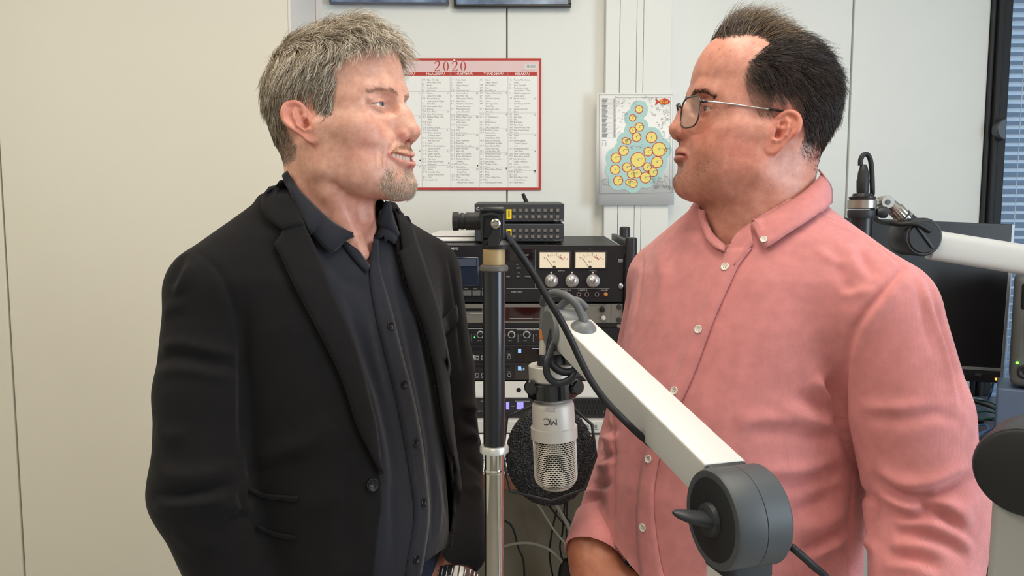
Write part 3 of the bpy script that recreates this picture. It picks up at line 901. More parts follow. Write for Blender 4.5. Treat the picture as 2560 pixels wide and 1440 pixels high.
# ---- man with glasses
baseR = lin(212, 150, 130)
fR, VR, FR, NR, pxR, emR, hairR, CR = prepare(HEAD_R, MR, -1, HAIRPOLY_R, baseR)
fold(fR, VR, NR, [(1.8, -1.2), (2.5, -2.3), (3.1, -3.5), (3.3, -4.8)], .3, -.10)
fold(fR, VR, NR, [(2.6, -1.0), (3.6, -2.4), (4.0, -3.8)], .8, .10)
fold(fR, VR, NR, [(2.0, 1.6), (3.2, 1.2), (4.6, 1.7)], .2, -.06)
fold(fR, VR, NR, [(2.0, 3.6), (3.2, 3.9), (4.7, 3.3)], .14, -.10)
fold(fR, VR, NR, [(4.9, 2.7), (5.6, 2.4), (6.0, 2.0)], .12, -.06)
VR += NR * (vnoise(VR, .5, 8) * .04)[:, None] * (~emR)[:, None]
redR = lin(204, 112, 94)
for s in (1, -1):
    paint(CR, VR, [(4.6 * s, 7.4, -1.2), (5.8 * s, 4.5, -2.2)], 2.4, redR, .6)
    paint(CR, VR, [(5.6 * s, 3.0, -4.5)], 2.4, redR, .5)
    paint(CR, VR, [(1.4 * s, 10.0, -1.0)], 1.1, lin(190, 98, 86), .5)
    paint(CR, VR, [(3.4 * s, 8.2, 1.6), (4.8 * s, 7.2, 1.8)], .7, lin(178, 112, 92), .5)
    for path, w in ((fR.lower, .46), (fR.upper, .34)):
        paint(CR, VR, [(x * s, y, z) for x, y, z in path], w, lin(176, 92, 86), .85, 3.0)
    # shaved beard
    paint(CR, VR, [(0, 10, -6.8), (3 * s, 7.5, -6.6), (5 * s, 3.5, -6.0), (5.8 * s, 1.5, -3.5)], 1.6, lin(172, 118, 98), .5)
    paint(CR, VR, [(0, 10, -2.4), (2.2 * s, 9.2, -2.8)], .7, lin(170, 112, 96), .45)
    paint(CR, VR, [(0, 5, -9.5), (3.5 * s, 2.5, -9.5)], 2.0, lin(178, 120, 100), .45)
_e = smooth_scalar(FR, emR, len(VR), 10)[:, None] * .65; CR = CR * (1 - _e) + lin(216, 132, 112) * _e
for _ in range(70):
    v = VR[rng.integers(len(VR))]
    if v[1] > 0 or v[2] < 0: paint(CR, VR, [v], .06 + .06 * rng.random(), lin(128, 66, 56), .6)
# thinner hair at the temple and above the ear

side_fade = poly_soft(pxR, [(1855, 180), (1905, 215), (1990, 235), (2002, 275), (1955, 268), (1925, 300), (1870, 300)], 18)
dens = hairR * (1 - .72 * side_fade)
nape = np.clip((415 - pxR[:, 1]) / 60, 0.15, 1); dens *= np.where(pxR[:, 0] > 1990, nape, 1)
CR = CR * (1 - .8 * dens[:, None]) + lin(58, 46, 42) * .8 * dens[:, None]

# ------------------------------------------------------------------ build persons' heads
personL = empty('person', (-0.24, 1.08, 0), 'smiling grey-haired man in a black blazer over a dark shirt', 'person')
personR = empty('person', (0.34, 1.08, 0), 'man in a salmon pink button-down shirt and glasses with dark brown hair', 'person')
def keep_parent(o, parent):
    o.parent = parent; o.matrix_parent_inverse = Matrix.Translation(parent.location).inverted(); return o
def add(name, V, F, m, parent, C=None):
    return keep_parent(np_mesh(name, V, F, m, None, C), parent)

def eyes(p, M, person, iris, gaze):
    for s in (1, -1):
        c = to_world(M, [(p['eye'][0] * s, p['eye'][1], p['eye'][2])])[0]
        g = np.array(M)[:3, :3] @ np.array(gaze); g = g / np.linalg.norm(g); r = .0136
        a0 = .44; a1 = .2
        e = MB().lathe(c, g, [(-r * math.cos(t), r * math.sin(t)) for t in np.linspace(0, math.pi, 25)], 32).build('eyeball', mat('eye_white', (196, 182, 172), .15, coat=.5), None, 180)
        keep_parent(e, person)
        k = MB().lathe(c, g, [(r * 1.012 * math.cos(t), r * 1.012 * math.sin(t)) for t in np.linspace(a0, 0.0, 8)], 32).build('iris', mat('iris_' + iris[0], iris[1], .08, coat=1), None, 180)
        k.parent = e
        k = MB().lathe(c, g, [(r * 1.025 * math.cos(t), r * 1.025 * math.sin(t)) for t in np.linspace(a1, 0.0, 5)], 24).build('pupil', mat('pupil', (12, 10, 10), .05, coat=1), None, 180)
        k.parent = e
eyes(HEAD_L, ML, personL, ('grey_blue', (112, 122, 126)), (.10, 1, -.02))
eyes(HEAD_R, MR, personR, ('brown', (84, 62, 48)), (-.05, 1, -.12))

# teeth of the smiling man
tm = mat('teeth', (222, 210, 188), .18, coat=.4)
teeth = None
xs = np.array([a[0] for a in fL.lipline]); ys = np.array([a[1] for a in fL.lipline]); zs = np.array([a[2] for a in fL.lipline])
for i in range(-5, 6):
    wdt = .78 if abs(i) < 2 else .62
    x = i * .60
    if abs(x) > 3.1: continue
    y = np.interp(abs(x), xs, ys) - .5 - .02 * abs(i); z = np.interp(abs(x), xs, zs) + .18
    dy = (np.interp(abs(x) + .2, xs, ys) - np.interp(max(abs(x) - .2, 0), xs, ys)) / .4 * np.sign(x)
    c = to_world(ML, [(x, y, z)])[0]
    R3 = np.array(ML)[:3, :3]
    Mx = Matrix((Vector(R3 @ np.array((1, dy, 0)) / math.hypot(1, dy)), Vector(R3 @ np.array((-dy, 1, 0)) / math.hypot(1, dy)), Vector(R3 @ np.array((0, 0, 1))))).transposed()
    o = MB().box(c, (.0058, .004, .0088), Mx).build('tooth', tm, None, None, .0014, 3)
    keep_parent(o, personL)

# ------------------------------------------------------------------ hair
rngL = np.random.default_rng(11)
def len_L(P, n):
    top = np.clip((n[:, 2] - .1) / .6, 0, 1); low = np.clip((P[:, 2] + 1.5) / 6.5, 0, 1)
    return .75 + 1.35 * low + 2.1 * top * np.clip((P[:, 1] + 7) / 7, .5, 1)
def lift_L(P, t): return (.26 + .5 * np.clip((P[:, 2] - 8) / 4, 0, 1) * np.clip((P[:, 1] + 4) / 6, .2, 1)) * (1 - 1.15 * t) + .0
def wave_L(P): return .26 + .62 * np.clip((P[:, 2] - 8.0) / 4, 0, 1) * np.clip((P[:, 1] + 5) / 6, .25, 1)
pathL, P0, nn0 = grow(VL, FL, NL, hairL ** 1.5, 17500, rngL, hair_flow_left, len_L, lift_L, wave_L, 7, rand=.05)
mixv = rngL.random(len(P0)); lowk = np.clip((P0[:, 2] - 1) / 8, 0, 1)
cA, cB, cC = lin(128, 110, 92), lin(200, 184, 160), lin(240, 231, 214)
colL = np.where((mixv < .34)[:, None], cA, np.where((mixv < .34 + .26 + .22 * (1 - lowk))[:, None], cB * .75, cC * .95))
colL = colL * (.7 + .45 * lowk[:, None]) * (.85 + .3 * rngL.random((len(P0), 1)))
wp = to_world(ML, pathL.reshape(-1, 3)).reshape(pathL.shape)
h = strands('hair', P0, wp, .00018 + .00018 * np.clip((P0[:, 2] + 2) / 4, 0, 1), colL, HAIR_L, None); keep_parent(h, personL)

rngR = np.random.default_rng(12)
def len_R(P, n):
    top = np.clip((n[:, 2] - .2) / .5, 0, 1); low = np.clip((P[:, 2] + 1) / 7, 0, 1); fr = np.clip((P[:, 1] - 1.5) / 4, 0, 1)
    return .6 + 1.4 * low + 1.3 * top + 1.9 * fr * top
def lift_R(P, t): return (.32 + .15 * np.clip((P[:, 2] - 9) / 3, 0, 1)) * (1 - .8 * t) + .03
def wave_R(P): return .28 + .12 * np.clip((P[:, 2] - 10) / 3, 0, 1)
pathR, P0, nn0 = grow(VR, FR, NR, dens ** .9, 17500, rngR, hair_flow_right, len_R, lift_R, wave_R, 7, wavef=.8, rand=.09, cen=(0, -.4, 5.2))
mixv = rngR.random(len(P0)); tip = np.clip((P0[:, 2] - 11) / 2.5, 0, 1) * np.clip((P0[:, 1] + 2) / 4, 0, 1)
colR = np.where((mixv < .8)[:, None], lin(48, 38, 35), lin(84, 70, 62))
colR = np.where((mixv < .55 * tip)[:, None], lin(150, 122, 88), colR)
greyz = np.clip((4 - P0[:, 2]) / 4, 0, 1) * np.clip((P0[:, 1] + 3) / 3, 0, 1)
colR = np.where((rngR.random(len(P0)) < .55 * greyz)[:, None], lin(150, 136, 124), colR)
_sf = poly_soft(project(to_world(MR, np.c_[-np.abs(P0[:, 0]), P0[:, 1:]])), [(1855, 190), (1905, 225), (1990, 240), (2002, 275), (1955, 268), (1925, 300), (1870, 300)], 14)[:, None]
colR = colR * (1 - .6 * _sf) + lin(150, 122, 106) * .6 * _sf
colR = colR * (.8 + .4 * rngR.random((len(P0), 1)))
wp = to_world(MR, pathR.reshape(-1, 3)).reshape(pathR.shape)
h = strands('hair', P0, wp, .00016 + .0002 * np.clip((P0[:, 2] + 2) / 5, 0, 1) * np.clip(1.3 - poly_soft(project(to_world(MR, np.c_[-np.abs(P0[:, 0]), P0[:, 1:]])), [(1855, 180), (1905, 215), (1990, 235), (2002, 275), (1955, 268), (1925, 300), (1870, 300)], 18), .12, 1), colR, HAIR_R, None); keep_parent(h, personR)

def tuft(name, f, V, F, N, M, person, hm, pts, w, n, L, rad, cols, flow, seed, lift=.35, rand=.3):
    """eyebrow or beard: short hairs near a path (mirrored)"""
    rg = np.random.default_rng(seed); wt = np.zeros(len(V))
    for q in both(snapf(f, pts)):
        d, _ = path_dist(V, np.array(q)); wt = np.maximum(wt, np.clip(1.3 - d / w, 0, 1))
    front = N[:, 1] > -.3; wt *= front
    fl = lambda P, nn: np.stack([np.sign(P[:, 0]) * flow[0], np.full(len(P), flow[1]), np.full(len(P), flow[2])], 1)
    path, P0, _ = grow(V, F, N, wt ** 1.5 + 1e-12, n, rg, fl, lambda P, n_: np.full(len(P), L), lambda P, t: np.full(len(P), lift), lambda P: np.full(len(P), .2), 5, rand=rand)
    c = np.array([cols[i] for i in rg.integers(0, len(cols), n)]) * (.8 + .4 * rg.random((n, 1)))
    o = strands(name, P0, to_world(M, path.reshape(-1, 3)).reshape(path.shape), np.full(n, rad), c, hm, None)
    return keep_parent(o, person)
tuft('eyebrows', fL, VL, FL, NL, ML, personL, HAIR_L, [(1.0, 4.15), (2.4, 4.4), (4.2, 4.35), (5.4, 3.9)], .24, 460, .6, .00016, [lin(184, 142, 116), lin(204, 168, 142), lin(160, 122, 98)], (1.0, 0, .35), 1, .18, .2)
tuft('eyebrows', fR, VR, FR, NR, MR, personR, HAIR_R, [(1.1, 4.0), (2.4, 4.4), (4.0, 4.3), (5.2, 3.6)], .28, 700, .62, .0002, [lin(70, 52, 44), lin(92, 70, 58)], (1.0, 0, .3), 2, .08, .12)
bc = [lin(222, 206, 188), lin(190, 168, 146), lin(136, 112, 94), lin(238, 228, 214), lin(228, 200, 176)]
tuft('beard', fL, VL, FL, NL, ML, personL, HAIR_L, [(0, -6.3), (0, -8.2), (1.4, -6.9), (2.4, -8.3), (3.3, -7.6), (3.4, -6.4), (3.9, -7.6), (2.8, -8.8), (0, -8.9)], .9, 5200, .42, .00017, bc, (.1, .0, -1), 4, .5, .45)
tuft('moustache', fL, VL, FL, NL, ML, personL, HAIR_L, [(.3, -2.9), (1.6, -2.95), (2.8, -3.3)], .36, 700, .42, .00018, [lin(200, 160, 120), lin(176, 140, 110)], (.5, 0, -1), 6, .25, .3)
tuft('beard_stubble', fR, VR, FR, NR, MR, personR, HAIR_R, [(0, -7.2), (2.5, -6.6), (4.0, -6.4), (5.0, -5.4)], 1.1, 1500, .10, .00012, [lin(84, 62, 52)], (0, 0, -1), 5, .8, .4)

# ------------------------------------------------------------------ glasses
gl = empty('eyeglasses', to_world(MR, [(0, 11, 2.2)])[0], 'dark rimmed eyeglasses with silver temples on the man in pink', 'eyeglasses')
RIM = mat('rim_tortoise', (46, 40, 38), .18, coat=.5); SILV = mat('temple_silver', (206, 206, 208), .15, .95); TIP = mat('temple_tip', (22, 20, 20), .3)
def gy(x, z): return 11.18 - .29 * max(abs(x) - .8, 0) + .09 * (z - 1.6)
def gpt(x, z, o=0.0): return Vector(to_world(MR, [(x, gy(x, z) + o, z)])[0])
lensm = gm_lens = bpy.data.materials.new('lens_glass'); lensm.use_nodes = True; _n = lensm.node_tree
_t = _n.nodes.new('ShaderNodeBsdfTransparent'); _g = _n.nodes.new('ShaderNodeBsdfGlossy'); _x = _n.nodes.new('ShaderNodeMixShader'); _x.inputs[0].default_value = .10
_g.inputs['Roughness'].default_value = .03; _t.inputs['Color'].default_value = (.97, .98, .97, 1)
_n.links.new(_t.outputs[0], _x.inputs[1]); _n.links.new(_g.outputs[0], _x.inputs[2]); _n.links.new(_x.outputs[0], _n.nodes['Material Output'].inputs[0]); _mats['lens_glass'] = lensm
for s in (1, -1):
    out = []
    for k in range(48):
        a = 2 * math.pi * k / 48; c, q = math.cos(a), math.sin(a)
        hw = 2.35; hh = 2.0 + (.0 if q > 0 else .05)
        out.append((s * (3.42 + hw * math.copysign(abs(c) ** .62, c) * (1 - .06 * (q < 0) * abs(q))), 1.6 + hh * math.copysign(abs(q) ** .66, q)))
    keep_parent(MB().tube([gpt(x, z) for x, z in out], .00115, 8, True, True).build('rim', RIM, None, 180), gl)
    ring = [gpt(x, z, .02) for x, z in out] ; ring2 = [gpt(x, z, -.12) for x, z in out]
    n = 48; keep_parent(MB().add(ring + ring2, [tuple(range(n)), tuple(reversed(range(n, 2 * n)))] + [(i, (i + 1) % n, n + (i + 1) % n, n + i) for i in range(n)]).build('lens', lensm), gl)
    hinge = (s * 5.95, gy(5.95, 2.7), 2.75)
    keep_parent(MB().tube([Vector(v) for v in to_world(MR, [(s * 5.7, gy(5.7, 2.7), 2.75), hinge, (s * 6.25, hinge[1] - .7, 2.78)])], [.0016, .0022, .0016], 10).build('hinge', RIM, None, 180), gl)
    pts = [(s * 6.25, hinge[1] - .6, 2.78), (s * 6.75, 6.6, 2.9), (s * 7.2, 3.6, 3.0), (s * 7.5, 1.2, 3.1)]
    keep_parent(MB().tube([Vector(v) for v in to_world(MR, spline(pts, 6))], [.0013] * 10 + [.0010] * 9, 10).build('temple', SILV, None, 180), gl)
    pts = [(s * 7.48, 1.5, 3.1), (s * 7.6, -.6, 3.1), (s * 7.55, -2.0, 2.5), (s * 7.3, -2.9, .8)]
    keep_parent(MB().tube([Vector(v) for v in to_world(MR, spline(pts, 6))], .0017, 10).build('temple_tip', TIP, None, 180), gl)
    keep_parent(MB().tube([Vector(v) for v in to_world(MR, [(s * 1.05, 10.8, 1.8), (s * 1.0, 10.5, 1.4), (s * 1.1, 10.2, 1.0)])], [.0006, .0012, .0018], 8).build('nose_pad', lensm, None, 180), gl)
keep_parent(MB().tube([gpt(-.95, 2.3), gpt(-.45, 2.9, .35), gpt(.45, 2.9, .35), gpt(.95, 2.3)], .0013, 8).build('bridge', RIM, None, 180), gl)
# ------------------------------------------------------------------ bodies and clothes
def loft(f, secs, k, mode='add', n=2.3, grow_=0.0):
    """secs: (z, cx, cy, half width, front depth, back depth, yaw in degrees); forward = (sin yaw, -cos yaw)"""
    S = np.array(sorted(secs), float)
    zs = S[:, 0]
    def fn(X, Y, Z):
        z = np.clip(Z.ravel(), zs[0], zs[-1])
        g = lambda i: np.interp(z, zs, S[:, i])[None, None, :]
        cx, cy, a, bf, bb, yw = g(1), g(2), g(3) + grow_, g(4) + grow_, g(5) + grow_, np.radians(g(6))
        fx, fy = np.sin(yw), -np.cos(yw); lx, ly = fy, -fx
        dx, dy = X - cx, Y - cy
        u = np.abs(dx * lx + dy * ly); v = dx * fx + dy * fy
        b = np.where(v > 0, bf, bb); v = np.abs(v)
        rho = ((u / a) ** n + (v / b) ** n + 1e-9) ** (1 / n)
        gr = np.sqrt((u / a ** 2) ** 2 + (v / b ** 2) ** 2) / np.maximum(((u / a) ** 2 + (v / b) ** 2) ** .5, 1e-3)
        d = (rho - 1) / np.maximum(gr, 1.0)
        return np.maximum(d, np.maximum(Z - zs[-1], zs[0] - Z))
    m = .34
    lo = (S[:, 1].min() - m, S[:, 2].min() - m, zs[0]); hi = (S[:, 1].max() + m, S[:, 2].max() + m, zs[-1])
    f.op(fn, lo, hi, k, mode)

def resample(P, n):
    P = np.asarray(P, float); L = np.r_[0, np.cumsum(np.linalg.norm(np.diff(P, axis=0), axis=1))]
    t = np.linspace(0, L[-1], n)
    return np.stack([np.interp(t, L, P[:, i]) for i in range(P.shape[1])], 1)

def edge3(bvh, pts, n, off):
    """pixel polyline -> n points on the surface, lifted by off"""
    q = resample(np.array(spline(pts, 6)), n); out = []; y = None
    for p in q:
        h, nn = cast(bvh, p[0], p[1])
        if h is None:
            out.append(None); continue
        if nn.dot(ray(p[0], p[1])) > 0: nn = -nn
        out.append(np.array(h + nn * off))
    good = [i for i, o in enumerate(out) if o is not None]
    for i in range(len(out)):
        if out[i] is None:
            j = min(good, key=lambda g_: abs(g_ - i)); out[i] = np.array(W(q[i][0], q[i][1], out[j][1]))
    return np.array(out)

def strip(name, A, B, mat_, person, nv=5, bulge=0.0, thick=.0022, bvh=None, lift=None, centre=None):
    """cloth piece between two 3-D edges; lift: surface to ride on"""
    n = len(A); V = []
    for j in range(nv + 1):
        t = j / nv; P = A * (1 - t) + B * t
        if bulge:
            T = np.gradient(P, axis=0); N = np.cross(T, B - A); N /= np.linalg.norm(N, axis=1)[:, None] + 1e-9
            to = np.array((0, 0, CAMZ)) - P; N *= np.sign((N * to).sum(1))[:, None]
            P = P + N * bulge * math.sin(math.pi * t)
        V.append(P)
    V = np.array(V).reshape(-1, 3)
    if bvh is not None:
        for i in range(len(V)):
            q = Vector(V[i]); d = (q - Vector((0, 0, CAMZ))).normalized()
            h = bvh.ray_cast(Vector((0, 0, CAMZ)), d)
            if h[0] is not None:
                nn = h[1] if h[1].dot(d) < 0 else -h[1]
                if (q - h[0]).dot(nn) < lift and (q - h[0]).length < .05: V[i] = np.array(h[0] + nn * lift)
    F = [(j * n + i, j * n + i + 1, (j + 1) * n + i + 1, (j + 1) * n + i) for j in range(nv) for i in range(n - 1)]
    o = keep_parent(np_mesh(name, V, np.array(F), mat_, None), person)
    m = o.modifiers.new('solidify', 'SOLIDIFY'); m.thickness = thick; m.offset = 0
    return o

def cut(V, F, poly, front=True, N=None, protect=None):
    """open a garment inside a pixel polygon on the side that faces the camera; boundary vertices are moved onto the outline"""
    px = project(V)
    to = np.array((0, 0, CAMZ)) - V
    facing = (N * to).sum(1) > 0
    ins = in_poly(px, poly) & facing
    if protect is not None: ins &= ~protect
    keep = ~ins[F].any(1)
    F2 = F[keep]
    # snap the rim
    e = np.concatenate([F2[:, [i, (i + 1) % 4]] for i in range(4)]); e.sort(axis=1)
    u, c = np.unique(e, axis=0, return_counts=True)
    rim = np.unique(u[c == 1])
    rim = rim[facing[rim]]
    q = np.array(list(poly) + [poly[0]], float)
    for i in rim:
        best = None
        for a in range(len(poly)):
            p1, p2 = q[a], q[a + 1]; ba = p2 - p1
            t = np.clip(((px[i] - p1) @ ba) / (ba @ ba), 0, 1); s = p1 + t * ba; d = np.linalg.norm(px[i] - s)
            if best is None or d < best[0]: best = (d, s)
        if best[0] < 14: V[i] = np.array(W(best[1][0], best[1][1], V[i][1]))
    used = np.unique(F2); mp = -np.ones(len(V), int); mp[used] = np.arange(len(used))
    return V[used], mp[F2]

def button(name, pos, nrm, r, mat_, person, thread=None, holes=4):
    pos = Vector(pos); nrm = Vector(nrm).normalized()
    b = MB().lathe(pos, nrm, [(0, r * .9), (r * .12, r), (r * .3, r), (r * .36, r * .86), (r * .24, r * .74), (r * .22, 0)], 24).build(name, mat_, None, 50)
    keep_parent(b, person)
    s, u, d = frame_from(nrm)
    if thread is not None:
        for sx, sy in ((1, 1), (1, -1), (-1, 1), (-1, -1)):
            c = pos + (s * sx + u * sy) * r * .24 + d * r * .2
            k = MB().cyl(c, c + d * r * .1, r * .11, 8).build('buttonhole', thread); k.parent = b
    return b

def fabric(name, rgb, rgb2=None, scale=900, bump=.25, rough=.85, sheen=.15, twill=None, spec=.25, wr=0.0):
    """woven cloth: fine twill relief plus faint wrinkles"""
    m = bpy.data.materials.new(name); m.use_nodes = True; nt = m.node_tree; b = nt.nodes['Principled BSDF']
    tc = nt.nodes.new('ShaderNodeTexCoord'); mp = nt.nodes.new('ShaderNodeMapping')
    nt.links.new(tc.outputs['Object'], mp.inputs['Vector'])
    if twill: mp.inputs['Rotation'].default_value = twill
    w = nt.nodes.new('ShaderNodeTexWave'); w.inputs['Scale'].default_value = scale / 6.28; w.inputs['Distortion'].default_value = 1.5; w.inputs['Detail'].default_value = 2; w.inputs['Detail Scale'].default_value = 3
    nt.links.new(mp.outputs['Vector'], w.inputs['Vector'])
    n = nt.nodes.new('ShaderNodeTexNoise'); n.inputs['Scale'].default_value = 55; n.inputs['Detail'].default_value = 5
    nt.links.new(tc.outputs['Object'], n.inputs['Vector'])
    c1 = srgb(*rgb); c2 = srgb(*(rgb2 or rgb))
    mx = nt.nodes.new('ShaderNodeMix'); mx.data_type = 'RGBA'; mx.inputs[6].default_value = c1; mx.inputs[7].default_value = c2
    nt.links.new(w.outputs['Fac'], mx.inputs[0])
    mx2 = nt.nodes.new('ShaderNodeMix'); mx2.data_type = 'RGBA'; mx2.blend_type = 'MULTIPLY'; mx2.inputs[0].default_value = 1
    rp = nt.nodes.new('ShaderNodeValToRGB'); rp.color_ramp.elements[0].position = .3; rp.color_ramp.elements[0].color = (.88, .88, .88, 1); rp.color_ramp.elements[1].position = .7; rp.color_ramp.elements[1].color = (1.05, 1.05, 1.05, 1)
    nt.links.new(n.outputs['Fac'], rp.inputs[0]); nt.links.new(mx.outputs[2], mx2.inputs[6]); nt.links.new(rp.outputs[0], mx2.inputs[7])
    nt.links.new(mx2.outputs[2], b.inputs['Base Color'])
    b.inputs['Roughness'].default_value = rough; b.inputs['Sheen Weight'].default_value = sheen; b.inputs['Specular IOR Level'].default_value = spec
    bp = nt.nodes.new('ShaderNodeBump'); bp.inputs['Strength'].default_value = bump; bp.inputs['Distance'].default_value = .0006
    nt.links.new(w.outputs['Fac'], bp.inputs['Height'])
    if wr:
        n3 = nt.nodes.new('ShaderNodeTexNoise'); n3.inputs['Scale'].default_value = 26; n3.inputs['Detail'].default_value = 4; n3.inputs['Distortion'].default_value = .6
        nt.links.new(tc.outputs['Object'], n3.inputs['Vector'])
        b2 = nt.nodes.new('ShaderNodeBump'); b2.inputs['Strength'].default_value = wr; b2.inputs['Distance'].default_value = .006
        nt.links.new(n3.outputs['Fac'], b2.inputs['Height']); nt.links.new(bp.outputs['Normal'], b2.inputs['Normal'])
        nt.links.new(b2.outputs['Normal'], b.inputs['Normal'])
    else:
        nt.links.new(bp.outputs['Normal'], b.inputs['Normal'])
    _mats[name] = m
    return m

BLAZER = fabric('blazer_black_wool', (25, 23, 24), (19, 18, 19), 6000, .10, .92, .06, (.3, .2, .8), .2, .12)
DARKSHIRT = fabric('shirt_black_cotton', (36, 38, 46), (29, 31, 38), 6000, .1, .8, .15, (.2, .1, .6), .25, .18)
PINK = fabric('shirt_salmon_twill', (222, 148, 146), (208, 130, 130), 2000, .35, .85, .2, (.5, .3, .75), .2, .10)
DENIM = fabric('denim', (44, 54, 76), (30, 38, 56), 1500, .5, .9, .1, (.4, .2, .9), .2, .2)
SHOE = mat('shoe_leather', (38, 30, 26), .4, bump=.2)

def folds(V, F, strokes, it=1, amp=1.0):
    """strokes: (pixel polyline, width mm, depth mm)"""
    bv = bvh_of(V, F); N = normals(V, F)
    for s in strokes:
        P = cast_path(bv, s[0], 5)
        if len(P) > 1: sculpt(V, N, P, s[1] * .001 * (.85 if amp > 1 else 1), s[2] * .001 * amp, taper=len(s) < 4)
    return smooth_mesh(V, F, it, .3)

# ---------------------------------------------------------------- man in the blazer
YL = 47.0
TORSO_L = [(.80, -.262, 1.07, .182, .14, .125, YL), (.95, -.262, 1.07, .176, .145, .125, YL), (1.08, -.260, 1.065, .172, .158, .12, YL), (1.2, -.261, 1.065, .168, .156, .122, YL), (1.32, -.265, 1.065, .168, .143, .128, YL),
           (1.42, -.268, 1.065, .172, .130, .125, YL), (1.48, -.268, 1.065, .165, .114, .115, YL), (1.535, -.268, 1.06, .12, .082, .085, YL), (1.575, -.268, 1.055, .07, .05, .06, YL)]
def side_pt(c, yaw, s, z):
    y = math.radians(yaw); f = (math.sin(y), -math.cos(y)); r = (f[1], -f[0])
    return np.array((c[0] + r[0] * s, c[1] + r[1] * s, z))
cL = (-.268, 1.065)
shN = side_pt(cL, YL, .166, 1.455); shF = side_pt(cL, YL, -.178, 1.462)
elN = np.array(W(500, 1225, .885)); wrN = np.array(W(625, 1560, .90))
elF = np.array(W(1118, 1150, 1.21)); wrF = np.array(W(1142, 1368, 1.09)); 
tn = side_pt(cL, YL, .06, 1.545); tf = side_pt(cL, YL, -.06, 1.545)
fj = Field((-.62, .62, .74), (.08, 1.46, 1.66), .0036)
loft(fj, TORSO_L, .02, grow_=.004)
for t_, s_ in ((tn, shN), (tf, shF)): fj.cap(t_, s_ + np.array((0, 0, .012)), .045, .058, .05)
fj.chain([shN, shN * .5 + elN * .5 + np.array((-.004, -.004, 0)), elN], [.059, .0555, .0555], .012)
fj.chain([elN, wrN], [.056, .047], .02)
fj.chain([shF, shF * .5 + elF * .5 + np.array((.006, .004, 0)), elF], [.064, .058, .056], .012)
fj.chain([elF, wrF], [.056, .047], .02)
# sleeve end opening at the far wrist
Vj, Fj = fj.mesh(); Vj = smooth_mesh(Vj, Fj, 2, .5)
# shirt under the blazer
fs = Field((-.50, .80, .92), (.0, 1.32, 1.66), .0036)
loft(fs, TORSO_L, .02, grow_=-.008)
for t_, s_ in ((tn, shN), (tf, shF)): fs.cap(t_, s_ + np.array((0, 0, .0)), .034, .045, .05)
belly = side_pt(cL, YL, 0, 1.1) + np.array((math.sin(math.radians(YL)), -math.cos(math.radians(YL)), 0)) * .045
fs.ell(belly, (.105, .10, .13), .06)
Vs, Fs = fs.mesh(); Vs = smooth_mesh(Vs, Fs, 2, .5)
Vs = folds(Vs, Fs, [
    ([(838, 700), (880, 860), (930, 1010), (960, 1160), (970, 1300)], 9, 3.5), ([(860, 720), (905, 870), (948, 1000), (978, 1150), (985, 1300)], 7, -3.5),
    ([(990, 640), (1020, 760), (1050, 900), (1075, 1040)], 8, 3), ([(975, 640), (1005, 780), (1035, 920), (1062, 1060), (1085, 1200)], 6, -3),
    ([(1010, 660), (1045, 800), (1068, 930)], 5, -2.5), ([(905, 760), (938, 900), (965, 1010)], 6, 2.5),
    ([(820, 650), (850, 690), (900, 720), (925, 740)], 9, -3), ([(1085, 1160), (1100, 1260), (1095, 1340)], 8, 3), ([(1068, 1120), (1082, 1240), (1078, 1350)], 6, -3),
    ([(970, 1200), (985, 1320), (975, 1420)], 8, -3), ([(1105, 1200), (1118, 1290)], 7, -2.5)])
Ns = normals(Vs, Fs)
# wrinkles of the blazer
Vj = folds(Vj, Fj, [
    ([(606, 720), (610, 860), (608, 1000), (604, 1130)], 9, -5),                        # sleeve against the chest
    ([(470, 612), (520, 650), (560, 700), (590, 790), (607, 880)], 5, -3.0),            # armhole seam
    ([(455, 640), (440, 680), (428, 720)], 12, -4), ([(470, 660), (455, 705), (435, 735)], 9, 4),
    ([(398, 800), (430, 770), (470, 762)], 10, 3), ([(386, 905), (440, 885), (520, 900), (590, 915)], 9, -4), ([(388, 880), (440, 862), (530, 880), (600, 890)], 11, 4),
    ([(388, 935), (460, 925), (540, 940), (600, 950)], 9, 3), ([(374, 1060), (420, 1090), (470, 1080)], 12, 3),
    ([(370, 1150), (420, 1185), (500, 1190), (590, 1165)], 12, 4), ([(382, 1240), (450, 1238), (530, 1225), (585, 1212)], 7, -6), ([(384, 1258), (450, 1262), (540, 1250), (600, 1240)], 10, 5),
    ([(590, 1230), (606, 1260), (600, 1290)], 7, -3), ([(560, 1300), (610, 1290), (640, 1300)], 8, -3.5), ([(540, 1275), (590, 1268), (630, 1278)], 8, 3.5),
    ([(600, 1340), (640, 1330), (660, 1345)], 7, -3), ([(430, 1330), (500, 1360), (560, 1350)], 14, 3),
    ([(620, 1165), (680, 1140), (760, 1110), (830, 1060)], 18, 4), ([(615, 1180), (680, 1165), (760, 1140)], 10, -4),
    ([(860, 1110), (880, 1200), (870, 1300), (880, 1420)], 22, -4), ([(700, 1280), (780, 1260), (860, 1240)], 22, 2.5),
    ([(1120, 640), (1140, 740), (1150, 840), (1158, 930)], 6, -4),
    ([(1150, 1010), (1185, 1020), (1200, 1035)], 9, 5), ([(1150, 1050), (1180, 1060), (1196, 1072)], 8, -5), ([(1155, 1090), (1180, 1085), (1195, 1100)], 8, 5),
    ([(1160, 1150), (1190, 1165), (1204, 1180)], 9, -4), ([(1160, 1230), (1190, 1220), (1205, 1235)], 10, 4)], 1, 1.4)
bvJ = bvh_of(Vj, Fj); Nj = normals(Vj, Fj); bvS = bvh_of(Vs, Fs)
neckW = to_world(ML, VL); bvNL = bvh_of(neckW, FL)
